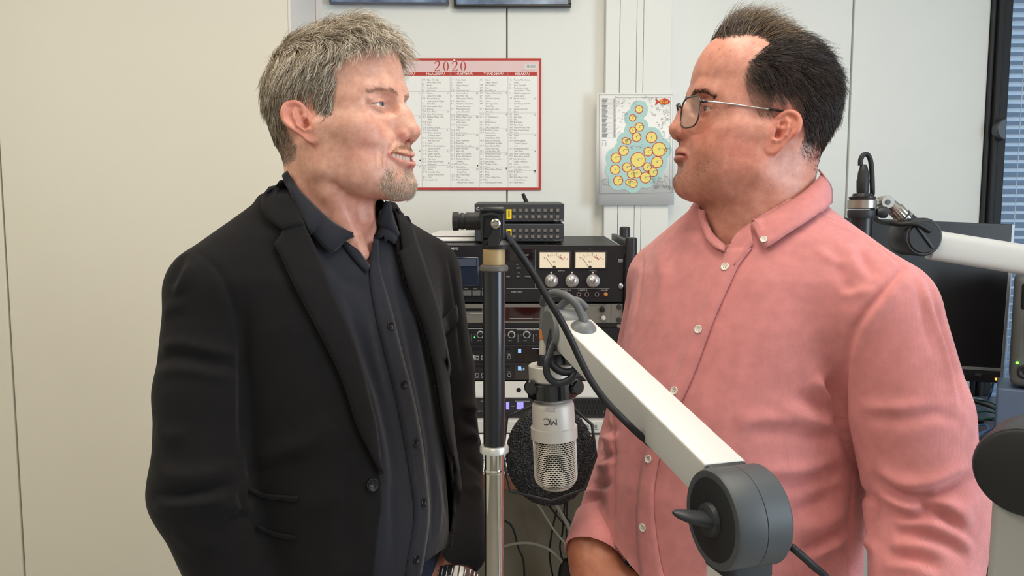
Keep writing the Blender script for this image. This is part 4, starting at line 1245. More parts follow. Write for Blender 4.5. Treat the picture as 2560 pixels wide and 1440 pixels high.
ROLL_N = [(712, 450), (740, 520), (762, 572), (782, 615), (806, 673), (827, 727), (853, 781), (882, 853), (905, 925), (922, 1000), (936, 1057), (944, 1125), (950, 1185), (954, 1222), (954, 1270), (945, 1331), (938, 1400), (934, 1460)]
ROLL_F = [(962, 500), (985, 560), (996, 640), (1012, 700), (1035, 763), (1056, 820), (1077, 900), (1088, 960), (1106, 1069), (1125, 1155), (1136, 1237), (1134, 1324), (1128, 1380), (1105, 1460)]
JCUT = [(712, 400)] + ROLL_N + [(960, 1700), (1060, 1700)] + ROLL_F[::-1] + [(965, 400)]
_pd, _ = path_dist(Vj, np.array([shF * .4 + elF * .6, elF, wrF, wrF + (wrF - elF) * .2]))
Vj2, Fj2 = cut(Vj.copy(), Fj, JCUT, True, Nj, _pd < .066)
_d = (wrF - elF) / np.linalg.norm(wrF - elF); _e0 = wrF + _d * .040
_t = (Vj2 - _e0) @ _d; _r = np.linalg.norm(Vj2 - _e0 - _t[:, None] * _d, axis=1); _near = (_r < .07) & (_t < .08)
_beyond = _near & (_t > 0)
Fj2 = Fj2[~_beyond[Fj2].all(1)]; Vj2[_beyond] -= _d * _t[_beyond][:, None]
bl = add('blazer', Vj2, Fj2, BLAZER, personL)
m = bl.modifiers.new('solidify', 'SOLIDIFY'); m.thickness = .0025; m.offset = -1
# shirt with open collar
SCUT_L = [(735, 430), (800, 520), (864, 580), (895, 640), (921, 672), (930, 640), (938, 560), (960, 500), (900, 420)]
Vs2, Fs2 = cut(Vs.copy(), Fs, SCUT_L, True, Ns)
Vs2, Fs2 = cut(Vs2, Fs2, [(960, 1500), (1012, 1444), (1075, 1396), (1128, 1360), (1190, 1340), (1190, 1560), (960, 1560)], True, normals(Vs2, Fs2))
sh = add('shirt', Vs2, Fs2, DARKSHIRT, personL)
# lapels: collar leaf and revers, near and far
n = 34
A = edge3(bvJ, [(806, 673), (827, 727), (853, 781), (882, 853), (905, 925), (922, 1000), (936, 1057), (944, 1125), (950, 1186)], n, .0035)
B = edge3(bvJ, [(686, 614), (737, 720), (788, 817), (835, 912), (865, 990), (887, 1061), (917, 1125), (946, 1183)], n, .0065)
A0 = edge3(bvJ, [(758, 566), (782, 615), (806, 673)], 10, .0035); B0 = edge3(bvJ, [(707, 584), (696, 600), (686, 614)], 10, .0065)
strip('lapel', np.concatenate([A0[:-1], A]), np.concatenate([B0[:-1], B]), BLAZER, personL, 6, .003, .0032, bvJ, .003)
A = edge3(bvJ, [(722, 432), (728, 480), (742, 525), (760, 570)], 14, .006)
B = edge3(bvJ, [(700, 452), (662, 508), (664, 548), (706, 585)], 14, .0075)
strip('blazer_collar', A, B, BLAZER, personL, 6, .004, .0032, bvJ, .004)
A = edge3(bvJ, [(994, 632), (1012, 700), (1035, 763), (1056, 820), (1077, 900), (1088, 960), (1106, 1069), (1125, 1155), (1136, 1237)], n, .0035)
B = edge3(bvJ, [(1030, 600), (1060, 690), (1082, 760), (1098, 830), (1112, 910), (1122, 990), (1132, 1080), (1140, 1160), (1141, 1237)], n, .007)
strip('lapel', A, B, BLAZER, personL, 5, .003, .0032, bvJ, .003)
A = edge3(bvJ, [(966, 506), (985, 560), (996, 632)], 12, .004); B = edge3(bvJ, [(990, 512), (1018, 560), (1030, 602)], 12, .007)
strip('blazer_collar', A, B, BLAZER, personL, 5, .003, .0032, bvJ, .004)
# breast pocket welt and hip pocket flaps
A = edge3(bvJ, [(1086, 815), (1112, 790), (1136, 762)], 10, .003); B = edge3(bvJ, [(1098, 842), (1122, 822), (1143, 800)], 10, .003)
strip('pocket_welt', A, B, BLAZER, personL, 3, .001, .003)
for pa, pb in (([(618, 1222), (660, 1232), (745, 1240)], [(618, 1230), (660, 1242), (742, 1252)]), ([(640, 1312), (690, 1328), (740, 1338)], [(640, 1319), (690, 1337), (738, 1346)])):
    strip('pocket_welt', edge3(bvJ, pa, 10, .002), edge3(bvJ, pb, 10, .002), BLAZER, personL, 2, .001, .003)
BB = mat('button_black', (16, 15, 16), .35)
h_, nn_ = cast(bvJ, 930, 1212); button('blazer_button', h_ + nn_ * .001, nn_, .0085, BB, personL, mat('button_thread', (8, 8, 8), .8))
# shirt collar leaves
A = edge3(bvNL, [(728, 428), (745, 462), (773, 497), (820, 540), (864, 572), (880, 580)], 26, .0055)
B = np.concatenate([edge3(bvJ, [(716, 446), (735, 505), (757, 556), (775, 590)], 15, .004), edge3(bvS, [(776, 592), (797, 618), (820, 641)], 6, .009), edge3(bvS, [(836, 630), (852, 612), (872, 590)], 5, .008)])
strip('shirt_collar', A, B, DARKSHIRT, personL, 7, .006, .0022)
A = edge3(bvNL, [(965, 502), (955, 525), (944, 556), (936, 598)], 14, .005)
B = np.concatenate([edge3(bvJ, [(966, 504), (978, 545), (994, 586)], 9, .003), edge3(bvS, [(988, 604), (976, 616), (962, 606)], 5, .008)])
strip('shirt_collar', A, B, DARKSHIRT, personL, 6, .006, .0022)
# collar stand edge beside the open throat
A = edge3(bvS, [(866, 578), (880, 598), (900, 640), (920, 668)], 12, .004); B = edge3(bvS, [(850, 606), (868, 632), (892, 662), (914, 684)], 12, .003)
strip('collar_stand', A, B, DARKSHIRT, personL, 3, .002, .0022)
# button band
A = edge3(bvS, [(930, 606), (922, 668), (926, 720), (938, 790), (962, 890), (985, 980), (1005, 1080), (1022, 1180), (1034, 1290), (1018, 1400), (1010, 1450)], 46, .0022)
B = edge3(bvS, [(942, 604), (946, 668), (960, 720), (980, 790), (1004, 890), (1028, 980), (1048, 1080), (1062, 1180), (1070, 1290), (1056, 1400), (1046, 1450)], 46, .0022)
strip('button_band', A, B, DARKSHIRT, personL, 4, .0008, .0022)
for bx, by in ((972, 815), (1005, 960), (1034, 1106), (1054, 1256), (1036, 1397)):
    h_, nn_ = cast(bvS, bx, by)
    nn_ = nn_ if nn_.dot(ray(bx, by)) < 0 else -nn_
    button('shirt_button', h_ + nn_ * .0032, nn_, .0056, BB, personL, mat('button_thread', (8, 8, 8), .8))

# ---------------------------------------------------------------- man in the pink shirt
YR = -55.0
TORSO_R = [(.84, .335, 1.07, .18, .155, .13, YR), (.95, .332, 1.065, .18, .18, .125, YR), (1.08, .330, 1.06, .18, .205, .125, YR), (1.2, .332, 1.06, .176, .203, .13, YR), (1.32, .337, 1.06, .174, .18, .138, YR),
           (1.42, .342, 1.06, .176, .152, .136, YR), (1.48, .345, 1.06, .17, .130, .125, YR), (1.53, .345, 1.055, .13, .100, .095, YR), (1.57, .342, 1.05, .08, .06, .07, YR)]
cR = (.345, 1.06)
shN = side_pt(cR, YR, -.19, 1.435); shF = side_pt(cR, YR, .166, 1.448)
elN = np.array(W(2318, 1285, .86)); wrN = np.array(W(2300, 1640, .77))
elF_R = np.array(W(1588, 1110, 1.185)); wrF_R = np.array(W(1512, 1325, 1.045))
tn = side_pt(cR, YR, -.065, 1.535); tf = side_pt(cR, YR, .065, 1.535)
fp = Field((.02, .60, .82), (.66, 1.48, 1.66), .0036)
loft(fp, TORSO_R, .02)
for t_, s_ in ((tn, shN), (tf, shF)): fp.cap(t_, s_ + np.array((0, 0, .012)), .048, .062, .05)
fp.chain([shN, shN * .5 + elN * .5 + np.array((.004, -.004, 0)), elN], [.068, .068, .065], .010)
fp.chain([elN, wrN], [.065, .052], .02)
fp.chain([shF, shF * .5 + elF_R * .5 + np.array((-.002, .004, 0)), elF_R], [.060, .057, .055], .010)
fp.chain([elF_R, wrF_R], [.054, .044], .02)
# sleeve cut square behind the far wrist (the cuff sits there)
Vp, Fp = fp.mesh(); Vp = smooth_mesh(Vp, Fp, 2, .5)
Vp = folds(Vp, Fp, [
    ([(2258, 668), (2200, 735), (2140, 815), (2114, 900), (2104, 1000)], 5, -3.0, 1), ([(2270, 690), (2215, 755), (2160, 830), (2132, 910)], 7, 2.0),
    ([(2104, 900), (2100, 1040), (2118, 1100), (2145, 1180)], 9, -6),                    # arm against the body
    ([(2052, 540), (2110, 562), (2170, 594), (2225, 640), (2256, 668)], 3.0, -1.6, 1), ([(2050, 546), (2110, 569), (2168, 601), (2222, 648), (2252, 676)], 3, 1.4, 1),
    ([(2060, 950), (2090, 985), (2100, 1010)], 9, -6), ([(2030, 945), (2065, 975), (2095, 1000)], 8, 5), ([(1990, 985), (2040, 1010), (2090, 1040)], 10, -4),
    ([(1940, 1010), (2000, 1035), (2080, 1070)], 10, 3.5), ([(1860, 1080), (1950, 1075), (2060, 1090), (2110, 1100)], 12, -3), ([(1840, 1060), (1940, 1050), (2040, 1062)], 12, 3),
    ([(1870, 1200), (1960, 1210), (2050, 1190), (2130, 1175)], 12, -3.5), ([(1880, 1170), (1980, 1180), (2080, 1160)], 13, 3.5), ([(1960, 1290), (2040, 1260), (2110, 1225)], 12, -3),
    ([(2000, 1380), (2060, 1350), (2120, 1320)], 9, -4), ([(2010, 1400), (2070, 1370), (2125, 1340)], 9, 3.5), ([(1980, 1330), (2060, 1310), (2120, 1275)], 14, 3),
    ([(2040, 620), (2080, 650), (2120, 660)], 8, 2), ([(2090, 640), (2110, 700), (2140, 740)], 7, -2), ([(2120, 610), (2135, 660), (2165, 700)], 8, 2), ([(2150, 620), (2170, 670), (2190, 690)], 6, -2),
    ([(2100, 740), (2150, 730), (2190, 725)], 7, 2),
    ([(2300, 690), (2330, 790), (2365, 900), (2390, 1020)], 5, 3), ([(2320, 690), (2350, 790), (2382, 900), (2408, 1020)], 5, -3), ([(2290, 700), (2310, 800), (2335, 900)], 5, -2),
    ([(2160, 1040), (2250, 1045), (2340, 1035), (2410, 1060)], 10, -3), ([(2150, 1020), (2250, 1025), (2340, 1015)], 10, 2.5),
    ([(2190, 1170), (2260, 1210), (2340, 1200), (2420, 1160)], 10, 5), ([(2180, 1190), (2250, 1236), (2340, 1228), (2430, 1185)], 9, -5), ([(2200, 1230), (2270, 1270), (2310, 1262)], 9, 5),
    ([(2215, 1262), (2280, 1290), (2316, 1276), (2300, 1250)], 7, -5), ([(2310, 1240), (2380, 1270), (2430, 1320)], 10, 5), ([(2300, 1262), (2370, 1296), (2425, 1345)], 9, -5),
    ([(2240, 1310), (2310, 1310), (2380, 1335), (2430, 1380)], 10, 4), ([(2235, 1335), (2310, 1338), (2375, 1360), (2420, 1400)], 9, -5), ([(2225, 1365), (2300, 1365), (2370, 1390)], 9, 4),
    ([(2215, 1390), (2290, 1395), (2350, 1420)], 9, -4), ([(2210, 1415), (2280, 1420), (2340, 1440)], 9, 4), ([(2440, 1230), (2400, 1300), (2415, 1380)], 9, 3),
    ([(1500, 1060), (1530, 1075), (1550, 1070)], 7, -3.5), ([(1490, 1085), (1520, 1098), (1548, 1094)], 7, 3), ([(1484, 1130), (1515, 1140), (1545, 1128)], 7, -4), ([(1480, 1155), (1510, 1165), (1540, 1150)], 7, 3.5),
    ([(1470, 1205), (1500, 1215), (1530, 1205)], 7, -3.5), ([(1462, 1232), (1495, 1225), (1525, 1235)], 7, 3), ([(1455, 1262), (1480, 1245), (1510, 1240)], 7, -4),
    ([(1528, 1010), (1532, 1120), (1530, 1220), (1532, 1320)], 7, -5),
    ([(1640, 620), (1660, 700), (1650, 790)], 14, 2), ([(1606, 640), (1596, 740), (1580, 830)], 7, -2.5), ([(1700, 560), (1730, 600), (1770, 640)], 12, 1.5),
    ([(1560, 1040), (1620, 1010), (1680, 990)], 16, 2), ([(2136, 1180), (2126, 1300), (2118, 1440)], 4, -3, 1), ([(2150, 1230), (2190, 1260), (2170, 1330)], 8, -4), ([(2160, 1350), (2190, 1380), (2180, 1440)], 8, 3)], 1, 1.7)
Np = normals(Vp, Fp); bvP = bvh_of(Vp, Fp); neckR = to_world(MR, VR); bvNR = bvh_of(neckR, FR)
SCUT_R = [(1766, 528), (1768, 560), (1782, 600), (1816, 630), (1830, 600), (1850, 575), (1890, 545), (1960, 505), (2020, 460), (1900, 430)]
Vp2, Fp2 = cut(Vp.copy(), Fp, SCUT_R, True, Np)
Vp2, Fp2 = cut(Vp2, Fp2, [(1531, 1352), (1548, 1376), (1575, 1412), (1605, 1446), (1650, 1490), (1650, 1760), (1440, 1760), (1440, 1380)], True, normals(Vp2, Fp2))
add('shirt', Vp2, Fp2, PINK, personR)
# collar
A = edge3(bvNR, [(2046, 424), (2026, 458), (1985, 494), (1944, 522), (1900, 546), (1881, 557)], 26, .0055)
B = np.concatenate([edge3(bvP, [(2074, 506), (2060, 530), (2020, 560), (1970, 592), (1930, 617), (1914, 627)], 22, .0065), edge3(bvP, [(1900, 605), (1890, 582), (1884, 568)], 4, .008)])
strip('shirt_collar', A, B, PINK, personR, 8, .006, .0022)
A = edge3(bvNR, [(1880, 558), (1860, 572), (1842, 586), (1832, 604)], 10, .005); B = edge3(bvP, [(1884, 612), (1866, 636), (1852, 652), (1838, 668)], 10, .003)
strip('collar_stand', A, B, PINK, personR, 4, .003, .0022)
A = edge3(bvNR, [(1768, 522), (1775, 556), (1794, 592), (1812, 616)], 12, .006); B = np.concatenate([edge3(bvP, [(1760, 526), (1756, 556), (1772, 604)], 8, .008), edge3(bvP, [(1790, 622), (1806, 630), (1816, 634)], 4, .006)])
strip('shirt_collar', A, B, PINK, personR, 5, .005, .0022)
# button band
A = edge3(bvP, [(1822, 622), (1806, 660), (1790, 694), (1736, 819), (1690, 925), (1655, 1010), (1625, 1090), (1605, 1180), (1594, 1290), (1600, 1400), (1610, 1460)], 50, .0022)
B = edge3(bvP, [(1880, 622), (1850, 662), (1836, 690), (1786, 802), (1737, 935), (1694, 1030), (1664, 1100), (1644, 1180), (1636, 1270), (1652, 1400), (1668, 1460)], 50, .0022)
strip('button_band', A, B, PINK, personR, 4, .0008, .0024)
BW = mat('button_white', (232, 226, 214), .3)
BH = mat('buttonhole_shadow', (110, 96, 84), .8)  # dull brown for the holes of the white buttons
for bx, by, r in ((1913, 607, .0044), (1816, 670, .0054), (1750, 825, .0054), (1690, 978, .0054), (1626, 1148, .0054), (1612, 1317, .0054)):
    h_, nn_ = cast(bvP, bx, by); nn_ = nn_ if nn_.dot(ray(bx, by)) < 0 else -nn_
    button('shirt_button', h_ + nn_ * (.009 if bx > 1900 else .0034), nn_, r, BW, personR, BH)
# cuff at the far wrist
d = (wrF_R - elF_R); d /= np.linalg.norm(d)
c0 = wrF_R - d * .01; ax = Vector(d)
cf = MB()
x_, u_, _ = frame_from(ax)
R_ = []
for t, r in ((0, .047), (.002, .0485), (.03, .0475), (.058, .046), (.060, .0445), (.058, .043), (.02, .043)):
    R_.append([Vector(c0) + ax * t + (x_ * math.cos(q) * 1.0 + u_ * math.sin(q)) * r for q in [2 * math.pi * i / 40 for i in range(40)]])
cf.rings(R_, False)
keep_parent(cf.build('cuff', PINK, None, 60), personR)

# ---------------------------------------------------------------- legs, shoes and the hidden torso
def lower_body(person, c, yaw, hip_z, hem, name='jeans'):
    f = Field((c[0] - .30, c[1] - .30, .03), (c[0] + .30, c[1] + .30, hip_z + .04), .008)
    y = math.radians(yaw); r = np.array((-math.cos(y), -math.sin(y), 0)); fw = np.array((math.sin(y), -math.cos(y), 0)); C0 = np.array((c[0], c[1], 0))
    loft(f, [(.80, c[0], c[1], .165, .12, .13, yaw), (.92, c[0], c[1], .172, .125, .13, yaw), (hip_z, c[0], c[1], .165, .142, .115, yaw)], .03)
    for s in (1, -1):
        f.chain([C0 + r * .085 * s + np.array((0, 0, .84)), C0 + r * .09 * s + fw * .01 + np.array((0, 0, .48)), C0 + r * .1 * s + np.array((0, 0, .06))], [.088, .066, .056], .03)
    V, F = f.mesh(); V = smooth_mesh(V, F, 2, .5)
    V += normals(V, F) * (vnoise(V, 16, 2) * .003)[:, None]
    add(name, V, F, DENIM, person)
    for s in (1, -1):
        p0 = C0 + r * .1 * s
        g = Field((p0[0] - .2, p0[1] - .2, 0.0), (p0[0] + .2, p0[1] + .2, .13), .006)
        g.chain([p0 + np.array((0, 0, .07)), p0 + fw * .05 + np.array((0, 0, .055)), p0 + fw * .17 + np.array((0, 0, .038))], [.045, .045, .036], .03)
        g.op(lambda X, Y, Z: .004 - Z + 0 * X + 0 * Y, (p0[0] - .2, p0[1] - .2, 0), (p0[0] + .2, p0[1] + .2, .13), .004, 'and')
        V, F = g.mesh(); add('shoe', smooth_mesh(V, F, 1), F, SHOE, person)
lower_body(personL, (-.262, 1.07), YL, 1.105, 0)
lower_body(personR, (.334, 1.065), YR, 1.04, 0)

def hand(base, dirv, back, side, L=.18, h=.002, curl=.35, spread=.012):
    """left or right hand: palm and five separate bent fingers; base at the wrist, dirv along the hand, back = outward normal of the back of the hand"""
    d = np.array(dirv, float); d /= np.linalg.norm(d); b = np.array(back, float); b -= d * (b @ d); b /= np.linalg.norm(b); s = np.cross(d, b) * side
    P = lambda a, c_, e: np.array(base) + d * a + s * c_ + b * e
    f = Field(np.array(base) - .13, np.array(base) + d * .1 + .15, h)
    f.cap(P(-.035, 0, 0), P(0, 0, 0), .027, .027, .01, 'add', False, (b, 1.15))
    f.chain([P(-.01, -.006, 0), P(.05, -.012, .002), P(.085, -.020, .0)], [.026, .022, .016], .02, 'add', False, (b, 1.25))
    f.chain([P(-.01, .006, 0), P(.05, .014, .002), P(.082, .022, 0)], [.026, .022, .015], .02, 'add', False, (b, 1.25))
    f.chain([P(.01, 0, 0), P(.088, 0, .002)], [.026, .019], .02, 'add', False, (b, 1.25))
    for i, (o, l) in enumerate(((-.030, .072), (-.0105, .082), (.009, .077), (.027, .062))):
        k0 = P(.086 - abs(o) * .12, o, .004); a1 = curl; a2 = curl * 2.0; a3 = curl * 2.7
        q = [k0]
        for ll, an in ((.45, a1), (.32, a2), (.23, a3)):
            q.append(q[-1] + (d * math.cos(an) - b * math.sin(an)) * l * ll + s * o * .08)
        f.chain(q, [.0098, .0088, .0080, .0068], .004)
        f.ell(k0 + b * .004, (.0095, .0095, .0095), .008)
        # tendon
        f.cap(P(.02, o * .35, .0155), k0 + b * .0045, .003, .004, .012)
    t = [P(.012, -.022, -.004), P(.042, -.046, -.006), P(.068, -.054, -.010), P(.088, -.052, -.016)]
    f.chain(t, [.017, .0125, .0105, .0085], .012)
    V, F = f.mesh()
    return smooth_mesh(V, F, 2, .5), F

def join(parts):
    V = []; F = []; C = []; o = 0
    for v, f_, c in parts:
        V.append(v); F.append(f_ + o); C.append(c); o += len(v)
    return np.concatenate(V), np.concatenate(F), np.concatenate(C)

def inner_body(secs, tn_, tf_, shs, base):
    f = Field((min(s[1] for s in secs) - .27, .72, .84), (max(s[1] for s in secs) + .27, 1.42, 1.6), .0065)
    loft(f, [s for s in secs if s[0] >= 1.15], .02, grow_=-.022)
    for t_, s_ in ((tn_, shs[0]), (tf_, shs[1])): f.cap(t_, s_, .03, .035, .05)
    V, F = f.mesh(); V = smooth_mesh(V, F, 2)
    return V, F, np.tile(base, (len(V), 1))
handcol = lin(206, 140, 116)
def tint_hand(V, base, red_):
    n = (vnoise(V, 60, 4) * .5 + .5)[:, None] * .35
    return np.tile(base, (len(V), 1)) * (1 - n) + red_ * n
# far hand of the blazer man: thumb side up, going into the trouser pocket
dL = np.array(W(1105, 1560, 1.0)) - wrF; hL = hand(wrF + np.array((-.008, -.012, -.030)), dL, np.array((.35, -.9, .25)), -1, curl=.3)
inL = inner_body(TORSO_L, side_pt(cL, YL, .05, 1.53), side_pt(cL, YL, -.05, 1.53), (side_pt(cL, YL, .16, 1.44), side_pt(cL, YL, -.16, 1.44)), lin(219, 165, 142))
Vb, Fb, Cb = join([(to_world(ML, VL), FL, CL), inL, (hL[0], hL[1], tint_hand(hL[0], lin(222, 158, 136), lin(206, 120, 100)))])
add('body', Vb, Fb, SKIN_L, personL, Cb)
dR = np.array(W(1560, 1530, .97)) - wrF_R; hR = hand(wrF_R + d * .055, dR, np.array((-.35, -.92, .2)), 1, curl=.3)
inR = inner_body(TORSO_R, side_pt(cR, YR, -.05, 1.52), side_pt(cR, YR, .05, 1.52), (side_pt(cR, YR, -.16, 1.43), side_pt(cR, YR, .16, 1.43)), baseR)
Vb, Fb, Cb = join([(to_world(MR, VR), FR, CR), inR, (hR[0], hR[1], tint_hand(hR[0], lin(186, 122, 94), lin(160, 92, 70)))])
add('body', Vb, Fb, SKIN_R, personR, Cb)

P_ = [W(1556, 1460, .985), W(1556, 1432, .985), W(1560, 1414, .985), W(1570, 1406, .99), W(1584, 1408, 1.0)]
keep_parent(MB().tube([Vector(p) for p in spline([tuple(p) for p in P_], 5)], .0062, 10).build('pocket_edge', DENIM, None, 180), personR)
keep_parent(MB().tube([Vector(p) + Vector((.004, -.0055, -.001)) for p in spline([tuple(p) for p in P_], 5)], .0008, 6).build('pocket_stitching', mat('stitch_pale', (176, 182, 190), .8), None, 180), personR)
# steel watch on the blazer man's wrist
wt = empty('wristwatch', W(1165, 1425, 1.06), 'steel wristwatch at the cuff of the blazer man', 'watch')
wc = wrF + (np.array(W(1105, 1560, 1.0)) - wrF) / np.linalg.norm(np.array(W(1105, 1560, 1.0)) - wrF) * .032 + np.array((.006, -.008, -.018)); wd = Vector(np.array(W(1105, 1560, 1.0)) - wrF).normalized()
STL = mat('watch_steel', (196, 196, 194), .18, .95)
x_, u_, _ = frame_from(wd)
for k in range(26):
    a = 2 * math.pi * k / 26; q = Vector(wc) + (x_ * math.cos(a) + u_ * math.sin(a)) * .0335
    o = MB().box((0, 0, 0), (.0074, .0028, .018), Matrix((x_ * -math.sin(a) + u_ * math.cos(a), x_ * math.cos(a) + u_ * math.sin(a), wd)).transposed()).build('band_link', STL, None, None, .0008)
    o.location = q; keep_parent(o, wt)
# ------------------------------------------------------------------ things behind the men
def K(o, p):
    o.parent = p; o.matrix_parent_inverse = Matrix.Translation(p.location).inverted(); return o
INK = mat('ink_black', (48, 48, 52), .7); INKG = mat('ink_grey', (132, 134, 138), .7); PAPER = mat('paper_white', (244, 245, 243), .6)
RED = mat('print_red', (188, 58, 48), .6); PINKP = mat('print_pink', (232, 204, 204), .6)
def at_wall(px, py, y): v = W(px, py, y); return v.x, v.z
def flat(name, x0, x1, z0, z1, y, m, parent, t=.0003):
    return K(MB().span((x0, y - t, min(z0, z1)), (x1, y, max(z0, z1))).build(name, m), parent)

# ---- wall calendar
yc = YB - .003
x0, z1 = at_wall(886, 146, yc); x1, z0 = at_wall(1352, 475, yc)
cal = empty('wall_calendar', ((x0 + x1) / 2, yc, z0), 'red-bordered 2020 wall calendar with month columns behind the grey-haired man', 'calendar')
K(MB().span((x0, yc - .0012, z0), (x1, yc, z1)).build('sheet', RED), cal)
b = .0066
flat('field', x0 + b, x1 - b, z0 + b, z1 - b, yc - .0012, PINKP, cal)
zt = at_wall(1200, 181, yc)[1]; zh = at_wall(1200, 190, yc)[1]; zb = at_wall(1200, 468, yc)[1]
cols = [at_wall(p, 300, yc)[0] for p in (910, 982, 1054, 1126, 1198, 1270, 1342)]
flat('grid_paper', cols[0], cols[-1], zb, zh, yc - .0015, PAPER, cal)
flat('month_band', cols[0], cols[-1], zh, zt, yc - .0015, RED, cal)
names = ['TAMMIKUU', 'HELMIKUU', 'MAALISKUU', 'HUHTIKUU', 'TOUKOKUU', 'KESÄKUU']
for i, nme in enumerate(names):
    K(text(nme, face_cam(((cols[i] + cols[i + 1]) / 2, yc - .0022, (zt + zh) / 2)), .0098, mat('print_white', (244, 240, 236), .6), None, bold=.0002, sx=1.0), cal)
for c in cols[1:-1]: flat('column_rule', c - .0004, c + .0004, zb, zt, yc - .0018, mat('print_rule', (176, 170, 170), .6), cal)
def serif(ch, cx, cz, h, y, m, parent):
    """figure 2 or 0 drawn with thick and thin strokes"""
    w = h * .56; M_ = face_cam((cx, y, cz)); mb = MB()
    if ch == '0':
        n = 36; out = [(w / 2 * math.cos(t), h / 2 * math.sin(t)) for t in [2 * math.pi * i / n for i in range(n)]]
        inn = [((w / 2 - h * .115) * math.cos(t), (h / 2 - h * .03) * math.sin(t)) for t in [2 * math.pi * i / n for i in range(n)]]
        vs = [M_ @ Vector((p[0], p[1], 0)) for p in out] + [M_ @ Vector((p[0], p[1], 0)) for p in inn]
        mb.add(vs, [(i, (i + 1) % n, n + (i + 1) % n, n + i) for i in range(n)])
    else:
        c = spline([(-.24, .22), (-.2, .40), (0, .5), (.2, .42), (.22, .22), (.08, -.05), (-.24, -.42)], 6)
        wd = np.interp(np.linspace(0, 1, len(c)), [0, .2, .5, .65, .8, 1], [.05, .05, .11, .12, .09, .04]) * h
        vs = []
        for i, p in enumerate(c):
            t = np.array(c[min(i + 1, len(c) - 1)]) - np.array(c[max(i - 1, 0)]); t /= np.linalg.norm(t); nn = np.array((-t[1], t[0]))
            for s in (1, -1): q = np.array(p) * h + nn * wd[i] / 2 * s; vs.append(M_ @ Vector((q[0], q[1], 0)))
        mb.add(vs, [(2 * i, 2 * i + 1, 2 * i + 3, 2 * i + 2) for i in range(len(c) - 1)])
        ft = [(-.27, -.5), (.26, -.5), (.30, -.28), (.26, -.28), (.2, -.40), (-.27, -.40)]
        mb.add([M_ @ Vector((p[0] * h, p[1] * h, 0)) for p in ft], [tuple(range(6))])
    K(mb.build('numeral', m), parent)
for ch, px in (('2', 1093), ('0', 1115), ('2', 1137), ('0', 1158)):
    cx, cz = at_wall(px, 166, yc); serif(ch, cx, cz, .0275, yc - .0022, RED, cal)
cx, cz = at_wall(1136, 151, yc); K(MB().cyl((cx, yc - .003, cz), (cx, yc, cz), .0028, 12).build('hang_hole', PAPER), cal)
cx, cz = at_wall(1327, 166, yc)
flat('barcode_label', cx - .016, cx + .016, cz - .008, cz + .006, yc - .0016, PAPER, cal)
_r = random.Random(4); mb = MB()
for i in range(18):
    xx = cx - .012 + i * .0014; mb.span((xx, yc - .0021, cz - .005), (xx + _r.choice((.0005, .0009)), yc - .0019, cz + .005))
K(mb.build('barcode', INKG), cal)
K(text('ALI K, Viipurin Säästö', face_cam((cx - .008, yc - .0022, cz - .0125)), .0042, RED, None), cal)
